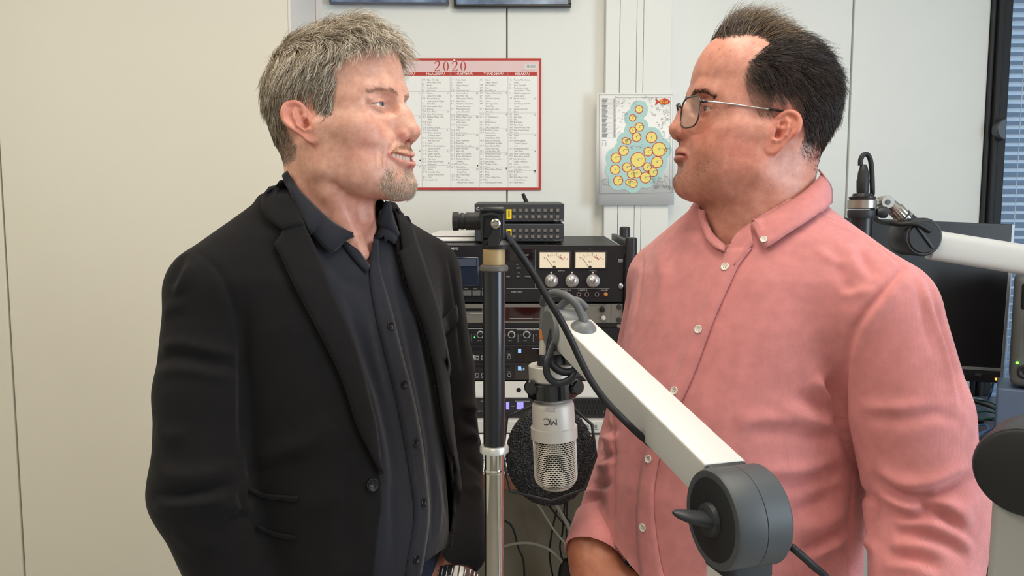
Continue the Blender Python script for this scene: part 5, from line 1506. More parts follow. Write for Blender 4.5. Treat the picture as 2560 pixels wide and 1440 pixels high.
# name-day entries, typed as in the photograph where they can be read
days = ['M', 'T', 'K', 'T', 'P', 'L', 'S']
pool = {1: 'Jaana Elina;Seppo Ilta;Reijo Valo;Riikka Erja;Veijo;Mauno;Ahti', 2: 'Alpo Alvi Alpi;Virve Fanni Virva;Kauko;Ari Arsi Atro;Laila Leila;Tarmo;Tarja Taru Taika;Kansainvälinen;  naistenpäivä, Vilppu;Auvo Eilo;Aurora Aura Auri;Kalervo;Reijo Reko;Erno Tarvo Ernesti;Matilda Mette Tilda;  Malla;Risto;Ilkka;Kerttu Kerttuli;Eetu Edvard;Minna Canthin p.;  Jooseppi Juuso;Kevätpäiväntasaus;  Aki Kim Jooa;Pentti;Marian ilmestyspäivä;  Viktor Vihtori;Akseli Selina;Kaapo Gabriel;  Kaapro Kauppo;Aija Aava;Manu Immo Manne;  Immanuel;Sauli Saul;Armas;Kesäaika alkaa;  Joona Jouni Joonas;Usko;Irma Irmeli',
        3: 'Pulmu Raita;Pellervo;Sampo Samppa;Ukko;Palmusunnuntai;  Irene Ira Irina;Ville Vilho Vili;  Viljami Jami Vilhelm;Allan Ahvo;Romanien kansallisp.;  Suoma Suometar;Mikael Agricolan;  päivä, Elias Eelis;Pitkäperjantai;Minea Minka Verna;Pääsiäispäivä Julia;  Julius Janna;2. pääsiäispäivä;  Tellervo;Taito;Linda Tuomi;Patrik Jalo;Otto;Valto Valdemar;Päivi Pilvi;Nella Nuolin Lauha;Anssi Anselmi;Alina Aila;Jyrki Yrjö Jori Jyri;Pertti Altti Albert;Markku Markko;  Markus;Teresa Tessa;Kansallinen;  veteraanipäivä;  Merja Mirja;Ilpo Tuure Ilppo;Teijo;Mirja Miia Mira;  Mirva Mirka Mirjami',
        4: 'Vappu;  Vappu Valpuri;Viivi Vuokko;Outi;Ruusa Roosa;Melissa Melina Maini;Ylermi;Helmi Kastehelmi;Heino;Eurooppa-päivä;  Timo Timi;Äitienpäivä, Aino;  Aini Aina;Osmo;J.V. Snellmanin p.;  Lotta;Kukka Floora;Tuula;Sofia Sonja Sohvi;Essi Ester Esteri;Kaatuneiden;  muistopäivä;  Maila Maisa Maili;Erkki Eero Eerika;  Eerik Erkko Eerikki;Emma Emilia Milla;  Emmi Milja Mila;Lilja Karoliina Lilli;Helatorstai Konsta;  Kosti Konstantin;Hemmo Hemminki;Lyyli Lyydia;Tuukka Touko;Urpo;Minna Vilma Mimmi;Ritva;Alma;Oliver Olivia Oiva;Pasi;Helluntaipäivä Helka',
        5: 'Teemu Nikodemus;Venla;Viola Orvokki;Puolustusvoimain;  lippujuhlan p., Toivo;Maailman ympäristö-;  päivä, Sulevi;Kyösti Kustaa;  Kustavi;Suvi Roope Robert;  Robin;Salomo Salomon;Ensio;Seppo;Impi Immi;Esko;Raili Raila;Päivö Kielo;Vieno Moona Viena;Päivi Päivikki Päivä;Urho;Tapio;Siiri;Juhannuspäivä;  Suomen lipun p.;  Into;Kesäpäivänseisaus;  Ahti Aatto;Paula Pauliina Liina;Aatto Aatu Aadolf;Juha Janne Jani;  Juhani Johannes;Uuno;Jorma Jarmo Jarkko;  Jere Jarno;Elvi Elviira;Leo;Pekka Petri Petra;  Petteri Pietari;Päiviö Päivö'}
zlines0 = at_wall(1200, 197, yc)[1]; rows = 41; dz = (zlines0 - zb - .002) / rows
for ci, body in pool.items():
    ent = body.split(';'); num = 0; left = cols[ci]; txt = []; nums = []
    if ci == 1: ent = ent * 6
    for e in ent[:rows]:
        cont = e.startswith('  ')
        if not cont: num += 1
        txt.append(('' if not cont else ' ') + e.strip()[:20]); nums.append('' if cont else '%d %s' % (num, days[(num + ci * 3) % 7]))
    K(text('\n'.join(txt), face_cam((left + .0165, yc - .0019, zlines0)), dz * .93, mat('ink_text', (96, 98, 104), .7), None, align='LEFT', line=dz / (dz * .93) / 1.0, sx=.86), cal)
    K(text('\n'.join(nums), face_cam((left + .002, yc - .0019, zlines0)), dz * .93, mat('ink_text', (96, 98, 104), .7), None, align='LEFT', line=dz / (dz * .93), sx=.86), cal)
    _r = random.Random(ci)
    for k in range(5):
        zz = zlines0 - dz * (7 * k + 5 + _r.randint(0, 2)) + dz * .08
        flat('week_rule', left + .0005, cols[ci + 1] - .0005, zz - .0003, zz + .0003, yc - .0018, mat('print_rule', (176, 170, 170), .6), cal)
        K(text(str(9 + (ci - 2) * 4 + k), face_cam((cols[ci + 1] - .006, yc - .002, zz - dz * .6)), dz * 1.0, INK, None), cal)
    q = (cols[ci + 1] - .005, zlines0 - dz * (30 + ci))
    K(MB().cyl((q[0], yc - .0022, q[1]), (q[0], yc - .0017, q[1]), .0022, 12).build('moon_mark', INK), cal)

# ---- coverage map on the pilaster
ym = YB - .038
def mp(zx, zy): return at_wall(1460 + zx * 260 / 1170, 210 + zy * 320 / 1440, ym)
mapo = empty('paper_map', (.35, ym, 1.56), 'white printed map sheet with yellow circles on a teal area, taped to the pilaster', 'poster')
x0, z1 = mp(143, 102); x1, z0 = mp(1010, 1362)
sheet = MB(); nx = 12
top = [(x0 + (x1 - x0) * i / nx, ym - .001 - .003 * (i / nx - .5) ** 2, z1) for i in range(nx + 1)]; bot = [(p[0] - .001, p[1] - .004, z0) for p in top]
sheet.add(top + bot, [(i, i + 1, nx + 2 + i, nx + 1 + i) for i in range(nx)])
o = K(sheet.build('sheet', PAPER, None, 180), mapo); o.modifiers.new('s', 'SOLIDIFY').thickness = .0004
yl = [0]
def my(z): return ym - .0026 - .0042 * (z1 - z) / (z1 - z0)
def disc(name, zx, zy, r, m, lift, n=26):
    x, z = mp(zx, zy); R = r * 260 / 1170 / FPX * ym
    vs = [(x + R * math.cos(2 * math.pi * i / n), my(z + R * math.sin(2 * math.pi * i / n)) - lift, z + R * math.sin(2 * math.pi * i / n)) for i in range(n)]
    return K(MB().add(vs, [tuple(range(n))]).build(name, m), mapo)
TEAL = mat('print_teal', (178, 216, 212), .6); YEL = mat('print_yellow', (244, 226, 128), .6); REDO = mat('print_brick', (200, 92, 78), .6)
circ = [(617, 288, 40), (545, 384, 35), (620, 486, 45), (546, 523, 35), (588, 600, 48), (462, 640, 34), (490, 648, 32), (756, 603, 58), (442, 752, 52), (720, 763, 48), (840, 738, 76), (905, 745, 20), (357, 834, 54), (604, 856, 80),
        (480, 940, 50), (818, 880, 60), (348, 964, 52), (708, 936, 46), (774, 994, 47), (530, 1016, 44), (592, 1008, 48), (688, 1055, 58), (381, 1088, 50), (498, 1108, 32), (548, 1120, 46)]
for i, (a, c, r) in enumerate(circ): disc('coverage_halo', a, c, r + 58, TEAL, .0002 + i * 1e-6)
for a, c, r in circ: disc('circle_outline', a, c, r + 6, REDO, .0004)
for a, c, r in circ: disc('circle_fill', a, c, r - 4, YEL, .0006)
mb = MB()
def mline(pts, w=2.0):
    w = w * 260 / 1170 / FPX * ym / 2
    for p, q in zip(pts[:-1], pts[1:]):
        a = mp(*p); c = mp(*q); d = np.array((c[0] - a[0], c[1] - a[1])); L = np.linalg.norm(d)
        if L < 1e-7: continue
        nn = np.array((-d[1], d[0])) / L * w
        mb.add([(a[0] + nn[0], my(a[1]) - .0008, a[1] + nn[1]), (a[0] - nn[0], my(a[1]) - .0008, a[1] - nn[1]), (c[0] - nn[0], my(c[1]) - .0008, c[1] - nn[1]), (c[0] + nn[0], my(c[1]) - .0008, c[1] + nn[1])], [(0, 1, 2, 3)])
mline([(168, 120), (1000, 122), (985, 1225), (165, 1238), (168, 120)], 3)
mline([(190, 620), (192, 1202)], 2.5); mline([(355, 155), (968, 150), (960, 1195)], 2.5); mline([(355, 155), (352, 610)], 2.5)
for k in range(29): mline([(200, 168 + k * 15.3), (268 - (k * 37 % 30), 168 + k * 15.3)], 5); mline([(200, 176 + k * 15.3), (350, 176 + k * 15.3)], 1.2); mline([(330, 168 + k * 15.3), (345, 168 + k * 15.3)], 5)
mline([(200, 640), (250, 640)], 3)
for k in range(4): mline([(205, 660 + k * 10), (212, 660 + k * 10)], 5); mline([(235, 660 + k * 10), (250, 660 + k * 10)], 3)
for a, c, r in circ: mline([(a - 4, c - 10), (a + 4, c + 10)], 6); mline([(a, c - 14), (a + 55, c - 14)], 4)
_r = random.Random(9)
for cx_, cy_, sx_, sy_, n_ in ((430, 240, 70, 90, 10), (640, 190, 220, 40, 22), (860, 320, 100, 90, 26), (880, 440, 80, 60, 16), (420, 380, 70, 70, 10), (850, 1080, 100, 40, 30), (870, 1150, 100, 50, 40), (240, 1100, 40, 30, 12), (590, 705, 90, 20, 14), (900, 560, 50, 80, 10), (370, 540, 30, 60, 5)):
    for _ in range(n_):
        p = (cx_ + _r.uniform(-sx_, sx_), cy_ + _r.uniform(-sy_, sy_)); pts = [p]
        for _k in range(3): p = (p[0] + _r.uniform(-22, 22), p[1] + _r.uniform(-18, 18)); pts.append(p)
        mline(pts, 1.8)
K(mb.build('map_linework', mat('ink_map', (110, 112, 116), .7)), mapo)
fx, fz = mp(905, 200); s_ = 260 / 1170 / FPX * ym
fish = [(62, 0), (40, 22), (0, 38), (-40, 26), (-68, 6), (-100, 38), (-104, 30), (-92, 0), (-108, -34), (-100, -38), (-66, -6), (-38, -28), (0, -36), (40, -24)]
K(MB().add([(fx + p[0] * s_, my(fz) - .001, fz + p[1] * s_) for p in fish], [tuple(range(len(fish)))]).build('logo_fish', mat('print_logo_red', (206, 66, 44), .6)), mapo)
K(text('Dei', face_cam((fx - 6 * s_, my(fz) - .0016, fz - 2 * s_)), .0155, mat('print_logo_yellow', (250, 222, 90), .6), None), mapo)

# ---- two framed pictures at the top edge
def picture(px0, px1, pyb, label, tilt, fr, w):
    y = YB - .004; xa, zb_ = at_wall(px0, pyb, y - .018); xb, _ = at_wall(px1, pyb, y - .018)
    t = empty('framed_picture', ((xa + xb) / 2, y, zb_), label, 'picture', None, (0, tilt, 0)); cx = (xb - xa) / 2; H = .24
    def pp(o): o.parent = t; return o
    for a, c in (((-cx, -.02, 0), (cx, 0, w)), ((-cx, -.02, H - w), (cx, 0, H)), ((-cx, -.02, w), (-cx + w, 0, H - w)), ((cx - w, -.02, w), (cx, 0, H - w))):
        pp(MB().span(a, c).build('frame_bar', fr, None, None, .0015))
    pm = bpy.data.materials.get('picture_print')
    if pm is None:
        pm = mat('picture_print', (120, 136, 168), .25)
        nt = pm.node_tree; bs = nt.nodes['Principled BSDF']; tc = nt.nodes.new('ShaderNodeTexCoord'); no = nt.nodes.new('ShaderNodeTexNoise'); no.inputs['Scale'].default_value = 18; no.inputs['Detail'].default_value = 6
        nt.links.new(tc.outputs['Object'], no.inputs['Vector']); rp = nt.nodes.new('ShaderNodeValToRGB')
        rp.color_ramp.elements[0].color = srgb(64, 78, 112); rp.color_ramp.elements[0].position = .3; rp.color_ramp.elements[1].color = srgb(150, 176, 204); rp.color_ramp.elements[1].position = .75
        nt.links.new(no.outputs['Fac'], rp.inputs[0]); nt.links.new(rp.outputs[0], bs.inputs['Base Color'])
    pp(MB().span((-cx + w, -.010, w), (cx - w, -.004, H - w)).build('print', pm))
picture(823, 1121, 9, 'greyish framed picture at the top edge, left of the black framed one', 0.004, mat('picture_frame_grey', (92, 94, 112), .4), .004)
picture(1135, 1428, 17, 'black framed picture with blue water scene above the calendar', -.003, mat('picture_frame_black', (18, 18, 20), .35), .007)

# ---- counter with the equipment rack
CT = 1.045
cnt = empty('counter', (.55, 1.8, 0), 'high counter along the back wall carrying the equipment rack', 'counter')
K(MB().span((-.56, 1.46, CT - .03), (.62, YB - .04, CT)).build('counter_top', mat('counter_laminate', (196, 192, 184), .45), None, None, .002), cnt)
K(MB().span((-.56, 1.453, CT - .031), (.62, 1.46, CT + .0)).build('edge_band', mat('counter_wood', (128, 82, 56), .5, noise=.2, nscale=60), None, None, .001), cnt)
K(MB().span((-.55, YB - .050, .05), (.60, YB - .038, CT - .03)).build('back_panel', mat('hardboard', (138, 126, 108), .7)), cnt)  # added panel; its brown colour darkens the shaded wall under the counter
for x, y in ((-.53, 1.5), (-.53, 2.05), (.58, 1.52), (.58, 2.05)): K(MB().span((x - .02, y - .02, 0), (x + .02, y + .02, CT - .03)).build('leg', mat('counter_leg', (92, 88, 82), .5), None, None, .003), cnt)

TILT = math.radians(3.2)
RK = Vector((0, 1.75, CT + .004))
def rx(px): return (px - 1280) / 1057.0
def rz(py): return 1.501 - (py - 610) / 1050.0 - RK.z
RB = mat('rack_black', (26, 25, 28), .45, bump=.05); RB2 = mat('rack_black_satin', (34, 33, 36), .35); GREYP = mat('panel_grey', (116, 112, 104), .45)
INKW = mat('panel_print', (206, 206, 204), .6); KNOBS = mat('knob_aluminium', (205, 204, 202), .28, .85); DARKG = mat('display_dark', (24, 12, 14), .08, coat=.6); LINEW = mat('panel_line', (170, 170, 170), .6)
def unit(name, label, cat, group=None):
    return empty(name, RK, label, cat, group, (TILT, 0, 0))
def up(o, t): o.parent = t; return o
def rbox(t, name, px0, py0, px1, py1, ya, yb, m, bevel=.001): return up(MB().span((rx(px0), ya, rz(py1)), (rx(px1), yb, rz(py0))).build(name, m, None, None, bevel), t)
def rtext(t, body, px, py, size, m=INKW, y=-.0045, **k): return up(text(body, face_cam((rx(px), y, rz(py))), size, m, None, **k), t)
def knob(t, px, py, r, m, depth=.016, ya=0, name='knob', mark=True):
    c = Vector((rx(px), ya, rz(py)))
    o = up(MB().lathe(c, (0, -1, 0), [(0, r * 1.0), (depth * .35, r), (depth * .4, r * .72), (depth * .9, r * .64), (depth, r * .5), (depth, 0)], 24).build(name, m, None, 40), t)
    return o
def jack(t, px, py, r=.0052, m=None):
    c = Vector((rx(px), -.004, rz(py)))
    o = up(MB().lathe(c, (0, -1, 0), [(0, r), (.004, r), (.004, r * .62), (0.0, r * .6)], 20, cap=False).build('jack', m or mat('jack_nickel', (190, 190, 190), .3, .9), None, 40), t)
    up(MB().lathe(c, (0, -1, 0), [(0.0, r * .6), (.0005, r * .6)], 16).build('jack_hole', mat('hole', (6, 6, 6), .9)), t)
XL, XR = 1046, 1555
DEP = .30
# frame
fr = unit('rack_frame', 'black steel desktop rack frame with round corner posts', 'rack')
for px, y in ((1572, -.004), (1030, -.004)):
    up(MB().lathe((rx(px), y, 0.0), (0, 0, 1), [(0, .0145), (rz(598), .0145), (rz(593), .013), (rz(592), .009)], 24).build('front_post', RB2, None, 40), fr)
for px, y in ((1605, .30), (1000, .30)):
    up(MB().lathe((rx(px), y, 0.0), (0, 0, 1), [(0, .0145), (rz(590), .0145), (rz(586), .013), (rz(585), .009)], 24).build('rear_post', RB2, None, 40), fr)
    up(MB().span((rx(1572 if px > 1280 else 1030) - .006 if px > 1280 else rx(1030) - .006, .0, rz(622)), (rx(1572 if px > 1280 else 1030) + .006, .29, rz(604))).build('side_rail', mat('rail_grey', (70, 70, 72), .4, .6), None, None, .001), fr)
    up(MB().span((rx(1572 if px > 1280 else 1030) - .004, .0, 0), (rx(1572 if px > 1280 else 1030) + .004, .29, rz(640))).build('side_plate', RB, None, None, .001), fr)
# tape deck with two level meters
dk = unit('cassette_deck', 'black cassette deck with two cream level meters and silver knobs at the rack top', 'tape deck')
rbox(dk, 'case', XL + 8, 612, XR - 8, 750, .0, DEP, RB); rbox(dk, 'face_plate', XL, 611, XR, 751, -.004, 0, RB2, .0008)
for i in range(9): rbox(dk, 'vent_slot', 1270 + i * 15, 609.6, 1281 + i * 15, 611.2, .012, .03, mat('hole', (6, 6, 6), .9), 0)
rtext(dk, 'TASCAM 112 MKII', 1112, 619.5, .0088, bold=.0001)
rbox(dk, 'cassette_door', 1078, 640, 1198, 712, -.008, -.003, mat('deck_window', (40, 46, 62), .1, coat=.5), .002)
rbox(dk, 'door_label', 1082, 644, 1192, 662, -.0095, -.0075, mat('door_label', (74, 82, 96), .3), 0)
rbox(dk, 'display', 1266, 620, 1336, 648, -.0052, -.003, DARKG, 0)
for i in range(7): rbox(dk, 'transport_key', 1090 + i * 23, 722, 1110 + i * 23, 735, -.010, -.004, mat('key_grey', (98, 98, 98), .4), .001)
for i, s in enumerate(('REW', 'STOP', 'PLAY', 'F FWD')): rtext(dk, s, 1143 + i * 23, 718, .004)
for px, py, s in ((1296, 667, 'REPEAT'), (1296, 688, 'LINE 1'), (1270, 688, 'TIMER'), (1318, 688, 'COUNTER'), (1316, 635, 'RESET')):
    rbox(dk, 'button', px - 6, py - 3, px + 6, py + 3, -.0065, -.004, mat('key_black', (20, 20, 22), .5), .0006); rtext(dk, s, px, py, .0032, y=-.0068)
rtext(dk, '• REC', 1293, 658, .003); rtext(dk, '• IN', 1296, 679, .003)
rbox(dk, 'divider_line', 1337.5, 622, 1338.3, 716, -.0046, -.004, LINEW, 0); rbox(dk, 'divider_line', 1266, 717.2, 1521, 718.2, -.0046, -.004, LINEW, 0)
MET = mat('meter_face', (238, 222, 196), .5, emit=.12)
for px0, s in ((1346, 'L'), (1434, 'R')):
    mt = rbox(dk, 'level_meter', px0 - 1.5, 624, px0 + 78.5, 669, -.008, -.003, mat('meter_bezel', (58, 54, 52), .4), .0015)
    rbox(dk, 'meter_dial', px0 + 2, 628, px0 + 75, 666, -.0086, -.007, MET, 0)
    mb = MB(); cz = rz(668); cxm = rx(px0 + 38); yy = -.0093
    for k in range(11):
        a = math.radians(132 - k * 8.4); r0, r1 = .030, .033 + (.004 if k % 2 == 0 else 0)
        d0 = Vector((math.cos(a), 0, math.sin(a))); q = Vector((cxm, yy, cz)); mb.box(q + d0 * (r0 + r1) / 2, (r1 - r0, .0002, .0007), Matrix.Rotation(-a, 3, 'Y'))
    a = math.radians(126); d0 = Vector((math.cos(a), 0, math.sin(a))); mb.box(Vector((cxm, yy, cz)) + d0 * .0175, (.027, .0002, .0006), Matrix.Rotation(-a, 3, 'Y'))
    up(mb.build('meter_scale', INK), dk)
    mb = MB()
    for k in range(6):
        a = math.radians(72 - k * 4.5); d0 = Vector((math.cos(a), 0, math.sin(a))); mb.box(Vector((cxm, yy - .0002, cz)) + d0 * .0295, (.0016, .0002, .0026), Matrix.Rotation(-a, 3, 'Y'))
    mb.cyl((rx(px0 + 69), yy, rz(644)), (rx(px0 + 69), yy + .0004, rz(644)), .0013, 10); up(mb.build('red_zone', RED), dk)
    rtext(dk, 'VU', px0 + 38, 651, .0055, INK, -.0092); rtext(dk, s, px0 + 38, 620, .0045)
    up(MB().lathe((rx(px0 + 38), -.0088, rz(664)), (0, -1, 0), [(0, .0036), (.0008, .003)], 16).build('needle_boss', INK), dk)
for px, s in ((1377, '•'), (1428, '•'), (1480, '•')):
    knob(dk, px, 698, .0155, KNOBS, .018, -.004, 'level_knob'); up(MB().box((rx(px) + .003, -.0225, rz(695)), (.0012, .0006, .008), Matrix.Rotation(.5, 3, 'Y')).build('pointer', INK), dk)
    up(MB().cyl((rx(px), -.0046, rz(678)), (rx(px), -.004, rz(678)), .0022, 12).build('marker_dot', INKW), dk)
rtext(dk, 'INPUTS', 1402, 674, .0045); rtext(dk, 'OUTPUT', 1480, 673.5, .0045); rtext(dk, 'DIRECT DRIVE', 1292, 726, .004); rtext(dk, 'MIC INPUT', 1382, 722, .004); rtext(dk, 'DOLBY NR', 1416, 722, .004); rtext(dk, 'L  INPUTS  R', 1455, 722, .004); rtext(dk, 'PHONES', 1509, 722, .004)
rtext(dk, 'OFF  ON', 1382, 728, .003); rtext(dk, 'B  OFF  C', 1416, 728, .003)
for px in (1445, 1465, 1490): jack(dk, px, 732)
knob(dk, 1512, 732, .0048, mat('knob_orange', (190, 130, 60), .4), .010, -.004, 'phones_knob')
for px, py in ((1549, 711),): up(MB().lathe((rx(px), -.004, rz(py)), (0, -1, 0), [(0, .0062), (.003, .0058), (.0045, .003), (.0046, 0)], 18).build('rack_screw', mat('screw_zinc', (200, 200, 200), .3, .9), None, 40), dk)
rbox(dk, 'tab', 1541, 645, 1553, 653, -.006, -.004, mat('tab_grey', (120, 120, 120), .4), .0008)
# grey disc recorder
u2 = unit('disc_recorder', 'grey slim recorder with red display below the cassette deck', 'recorder')
rbox(u2, 'case', XL + 8, 757, XR - 8, 803, 0, DEP, RB); rbox(u2, 'face_plate', XL, 756, XR, 804, -.004, 0, GREYP, .0008)
rbox(u2, 'disc_slot', 1150, 767, 1206, 774, -.0046, -.003, mat('hole', (6, 6, 6), .9), 0); rbox(u2, 'port', 1152, 787, 1166, 796, -.0046, -.003, mat('hole', (6, 6, 6), .9), 0)
rbox(u2, 'trim_line', 1176, 779, 1210, 781, -.0052, -.004, LINEW, 0); rbox(u2, 'display', 1262, 764, 1358, 798, -.0055, -.003, mat('display_red', (46, 16, 14), .08, coat=.5), 0)
rbox(u2, 'level_bar', 1274, 791.5, 1332, 792.5, -.006, -.005, LINEW, 0); rtext(u2, 'VOLUP  DIM', 1345, 793, .0035, y=-.006)
rbox(u2, 'divider', 1526, 758, 1527, 802, -.0046, -.003, INK, 0); knob(u2, 1504, 769, .0068, RB, .012, -.004); knob(u2, 1507, 791, .0055, mat('knob_white', (206, 204, 200), .4), .012, -.004)
rtext(u2, 'INPUT LEVEL', 1504, 758.5, .003, INK); rtext(u2, 'PHONES', 1507, 799, .003, INK); rtext(u2, 'REC   DISPLAY', 1450, 760, .003, INK); rtext(u2, 'LEVEL OUTPUT', 1480, 760, .003, INK)
for py in (763, 796):
    for px in (1546,): up(MB().lathe((rx(px), -.004, rz(py)), (0, -1, 0), [(0, .0062), (.002, .006), (.0025, .004), (.0015, .0)], 18).build('rack_screw', mat('screw_dark', (90, 90, 92), .35, .8), None, 40), u2)
# blank gap
bl_ = unit('blank_panel', 'narrow black blank panel under the grey recorder', 'panel'); rbox(bl_, 'panel', XL, 805, XR, 815, -.003, 0, RB, .0006)
up(MB().lathe((rx(1546), -.003, rz(811)), (0, -1, 0), [(0, .005), (.003, .0045), (.0032, 0)], 16).build('rack_screw', mat('screw_zinc', (200, 200, 200), .3, .9), None, 40), bl_)
# automatic microphone mixer
u3 = unit('microphone_mixer', 'black rack mixer with a row of white-ringed knobs and a green light', 'mixer')
rbox(u3, 'case', XL + 8, 817, XR - 8, 858, 0, .25, RB); rbox(u3, 'face_plate', XL, 816, XR, 859, -.004, 0, RB2, .0008)
rbox(u3, 'edge_line', XL + 4, 817.5, 1382, 818.7, -.0046, -.003, LINEW, 0); rtext(u3, 'AUTOMATIC MICROPHONE MIXER', 1335, 821, .0052)
for i, px in enumerate((1125, 1163, 1201, 1240, 1279, 1317)):
    knob(u3, px, 833, .0062, RB, .013, -.004, 'gain_knob'); up(MB().lathe((rx(px), -.0042, rz(833)), (0, -1, 0), [(0, .0088), (.001, .0088), (.001, .0064), (0, .0064)], 24, cap=False).build('knob_ring', mat('knob_ring', (196, 194, 190), .4)), u3)
    rtext(u3, 'Ch %d' % (i + 2), px - 4, 848, .0042); rbox(u3, 'divider', px + 15.6, 832, px + 16.4, 852, -.0046, -.003, LINEW, 0); rbox(u3, 'status_lamp', px + 22, 838.5, px + 25, 841.5, -.006, -.004, mat('led_green', (60, 240, 90), .4, emit=3.0) if i == 1 else mat('led_off', (16, 20, 16), .3), .0004)
    rtext(u3, 'On', px + 23.5, 834, .003)
# two disc players
for j, y0 in enumerate((861, 906)):
    u = unit('disc_player', ('black disc player with blank display, upper of the pair' if j == 0 else 'black disc player showing 20, lower of the pair'), 'disc player', 'slim disc players')
    rbox(u, 'case', XL + 8, y0, XR - 8, y0 + 43, 0, .25, RB); rbox(u, 'face_plate', XL, y0 - .5, XR, y0 + 43.5, -.004, 0, RB2, .0008)
    rbox(u, 'disc_slot', 1166, y0 + 6, 1275, y0 + 11, -.0046, -.003, mat('hole', (6, 6, 6), .9), 0)
    rbox(u, 'eject_key', 1171, y0 + 24, 1186, y0 + 38, -.006, -.004, mat('key_light', (186, 186, 182), .4), .0008); rbox(u, 'eject_inset', 1174, y0 + 28, 1183, y0 + 33, -.0066, -.0055, RB, 0)
    for px in (1188, 1203, 1218): rbox(u, 'key_frame', px, y0 + 26, px + 9, y0 + 33, -.0055, -.004, INKW, 0); rbox(u, 'key', px + 1, y0 + 27, px + 8, y0 + 32, -.006, -.005, RB, 0); rbox(u, 'key_caption', px, y0 + 35, px + 9, y0 + 37.4, -.005, -.004, INKG, 0)
    jack(u, 1273, y0 + 29, .0048); rtext(u, 'MENU', 1273, y0 + 22, .003)
    rbox(u, 'display', 1288, y0 + 3, 1402, y0 + 41, -.0055, -.003, DARKG, 0)
    rbox(u, 'display_icon', 1295, y0 + 8, 1303, y0 + 18, -.006, -.005, mat('led_blue', (128, 176, 240), .4, emit=.6), 0)
    if j: rtext(u, '20', 1307, y0 + 15, .0095, mat('led_pale', (190, 214, 240), .4, emit=.6), -.0062)
    else: rbox(u, 'display_line', 1330, y0 + 7, 1400, y0 + 8, -.006, -.005, mat('led_pale', (190, 214, 240), .4, emit=.6), 0)
    for px in (1448, 1462): rbox(u, 'key_frame', px, y0 + 22, px + 10, y0 + 32, -.0055, -.004, INKW, 0); rbox(u, 'key', px + 1, y0 + 23, px + 9, y0 + 31, -.006, -.005, RB, 0)
# light blank panel with two holes
u = unit('blank_panel', 'light grey rack panel with round holes below the disc players', 'panel')
rbox(u, 'panel', XL, 953, XR, 995, -.004, 0, mat('panel_light', (214, 212, 204), .5), .0008)
for px in (1297, 1464): up(MB().cyl((rx(px), -.0048, rz(975)), (rx(px), -.004, rz(975)), .0056, 20).build('hole', mat('hole', (6, 6, 6), .9)), u)
for px in (1186, 1440): rbox(u, 'cover', px - 6, 958, px + 46, 992, -.0052, -.004, mat('panel_light2', (220, 218, 212), .5), .0005)
# amplifier with slots and blue screens
u = unit('amplifier', 'black rack amplifier with vent slots and two lit blue-violet screens', 'amplifier')
rbox(u, 'case', XL + 8, 998, XR - 8, 1044, 0, .28, RB); rbox(u, 'face_plate', XL, 997, XR, 1045, -.004, 0, RB2, .0008)
for px in (1265, 1292): rbox(u, 'screen', px, 1006, px + (8 if px < 1280 else 17), 1025, -.0055, -.003, mat('screen_violet', (120, 112, 236), .4, emit=1.4), 0)
rtext(u, 'Tone', 1282, 1017, .0036); rtext(u, 'INPUT', 1200, 1030, .004)
rbox(u, 'bracket_line', 1201, 1003, 1209, 1004, -.0046, -.003, LINEW, 0); rbox(u, 'bracket_line', 1287, 1003, 1325, 1004, -.0046, -.003, LINEW, 0)
for r in range(3):
    for k in range(10): rbox(u, 'vent_slot', 1440 + k * 8.2 + (4 if r % 2 else 0), 1002 + r * 13, 1443.5 + k * 8.2 + (4 if r % 2 else 0), 1013 + r * 13, -.0046, -.003, mat('hole', (4, 4, 4), .9), 0)
rtext(u, 'AMP', 1515, 1032, .004)
# pale patch box under the amplifier
u = unit('patch_box', 'pale flat patch box with small switches at the rack bottom', 'patch box')
rbox(u, 'case', XL, 1049, XR - 2, 1082, -.02, .2, mat('box_pale', (206, 204, 196), .5), .003)
for k in range(12): rbox(u, 'switch', 1300 + k * 21, 1060, 1305 + k * 21, 1068, -.024, -.018, INKG, .0006); rbox(u, 'switch_print', 1296 + k * 21, 1071, 1309 + k * 21, 1072.5, -.0206, -.019, INKG, 0)
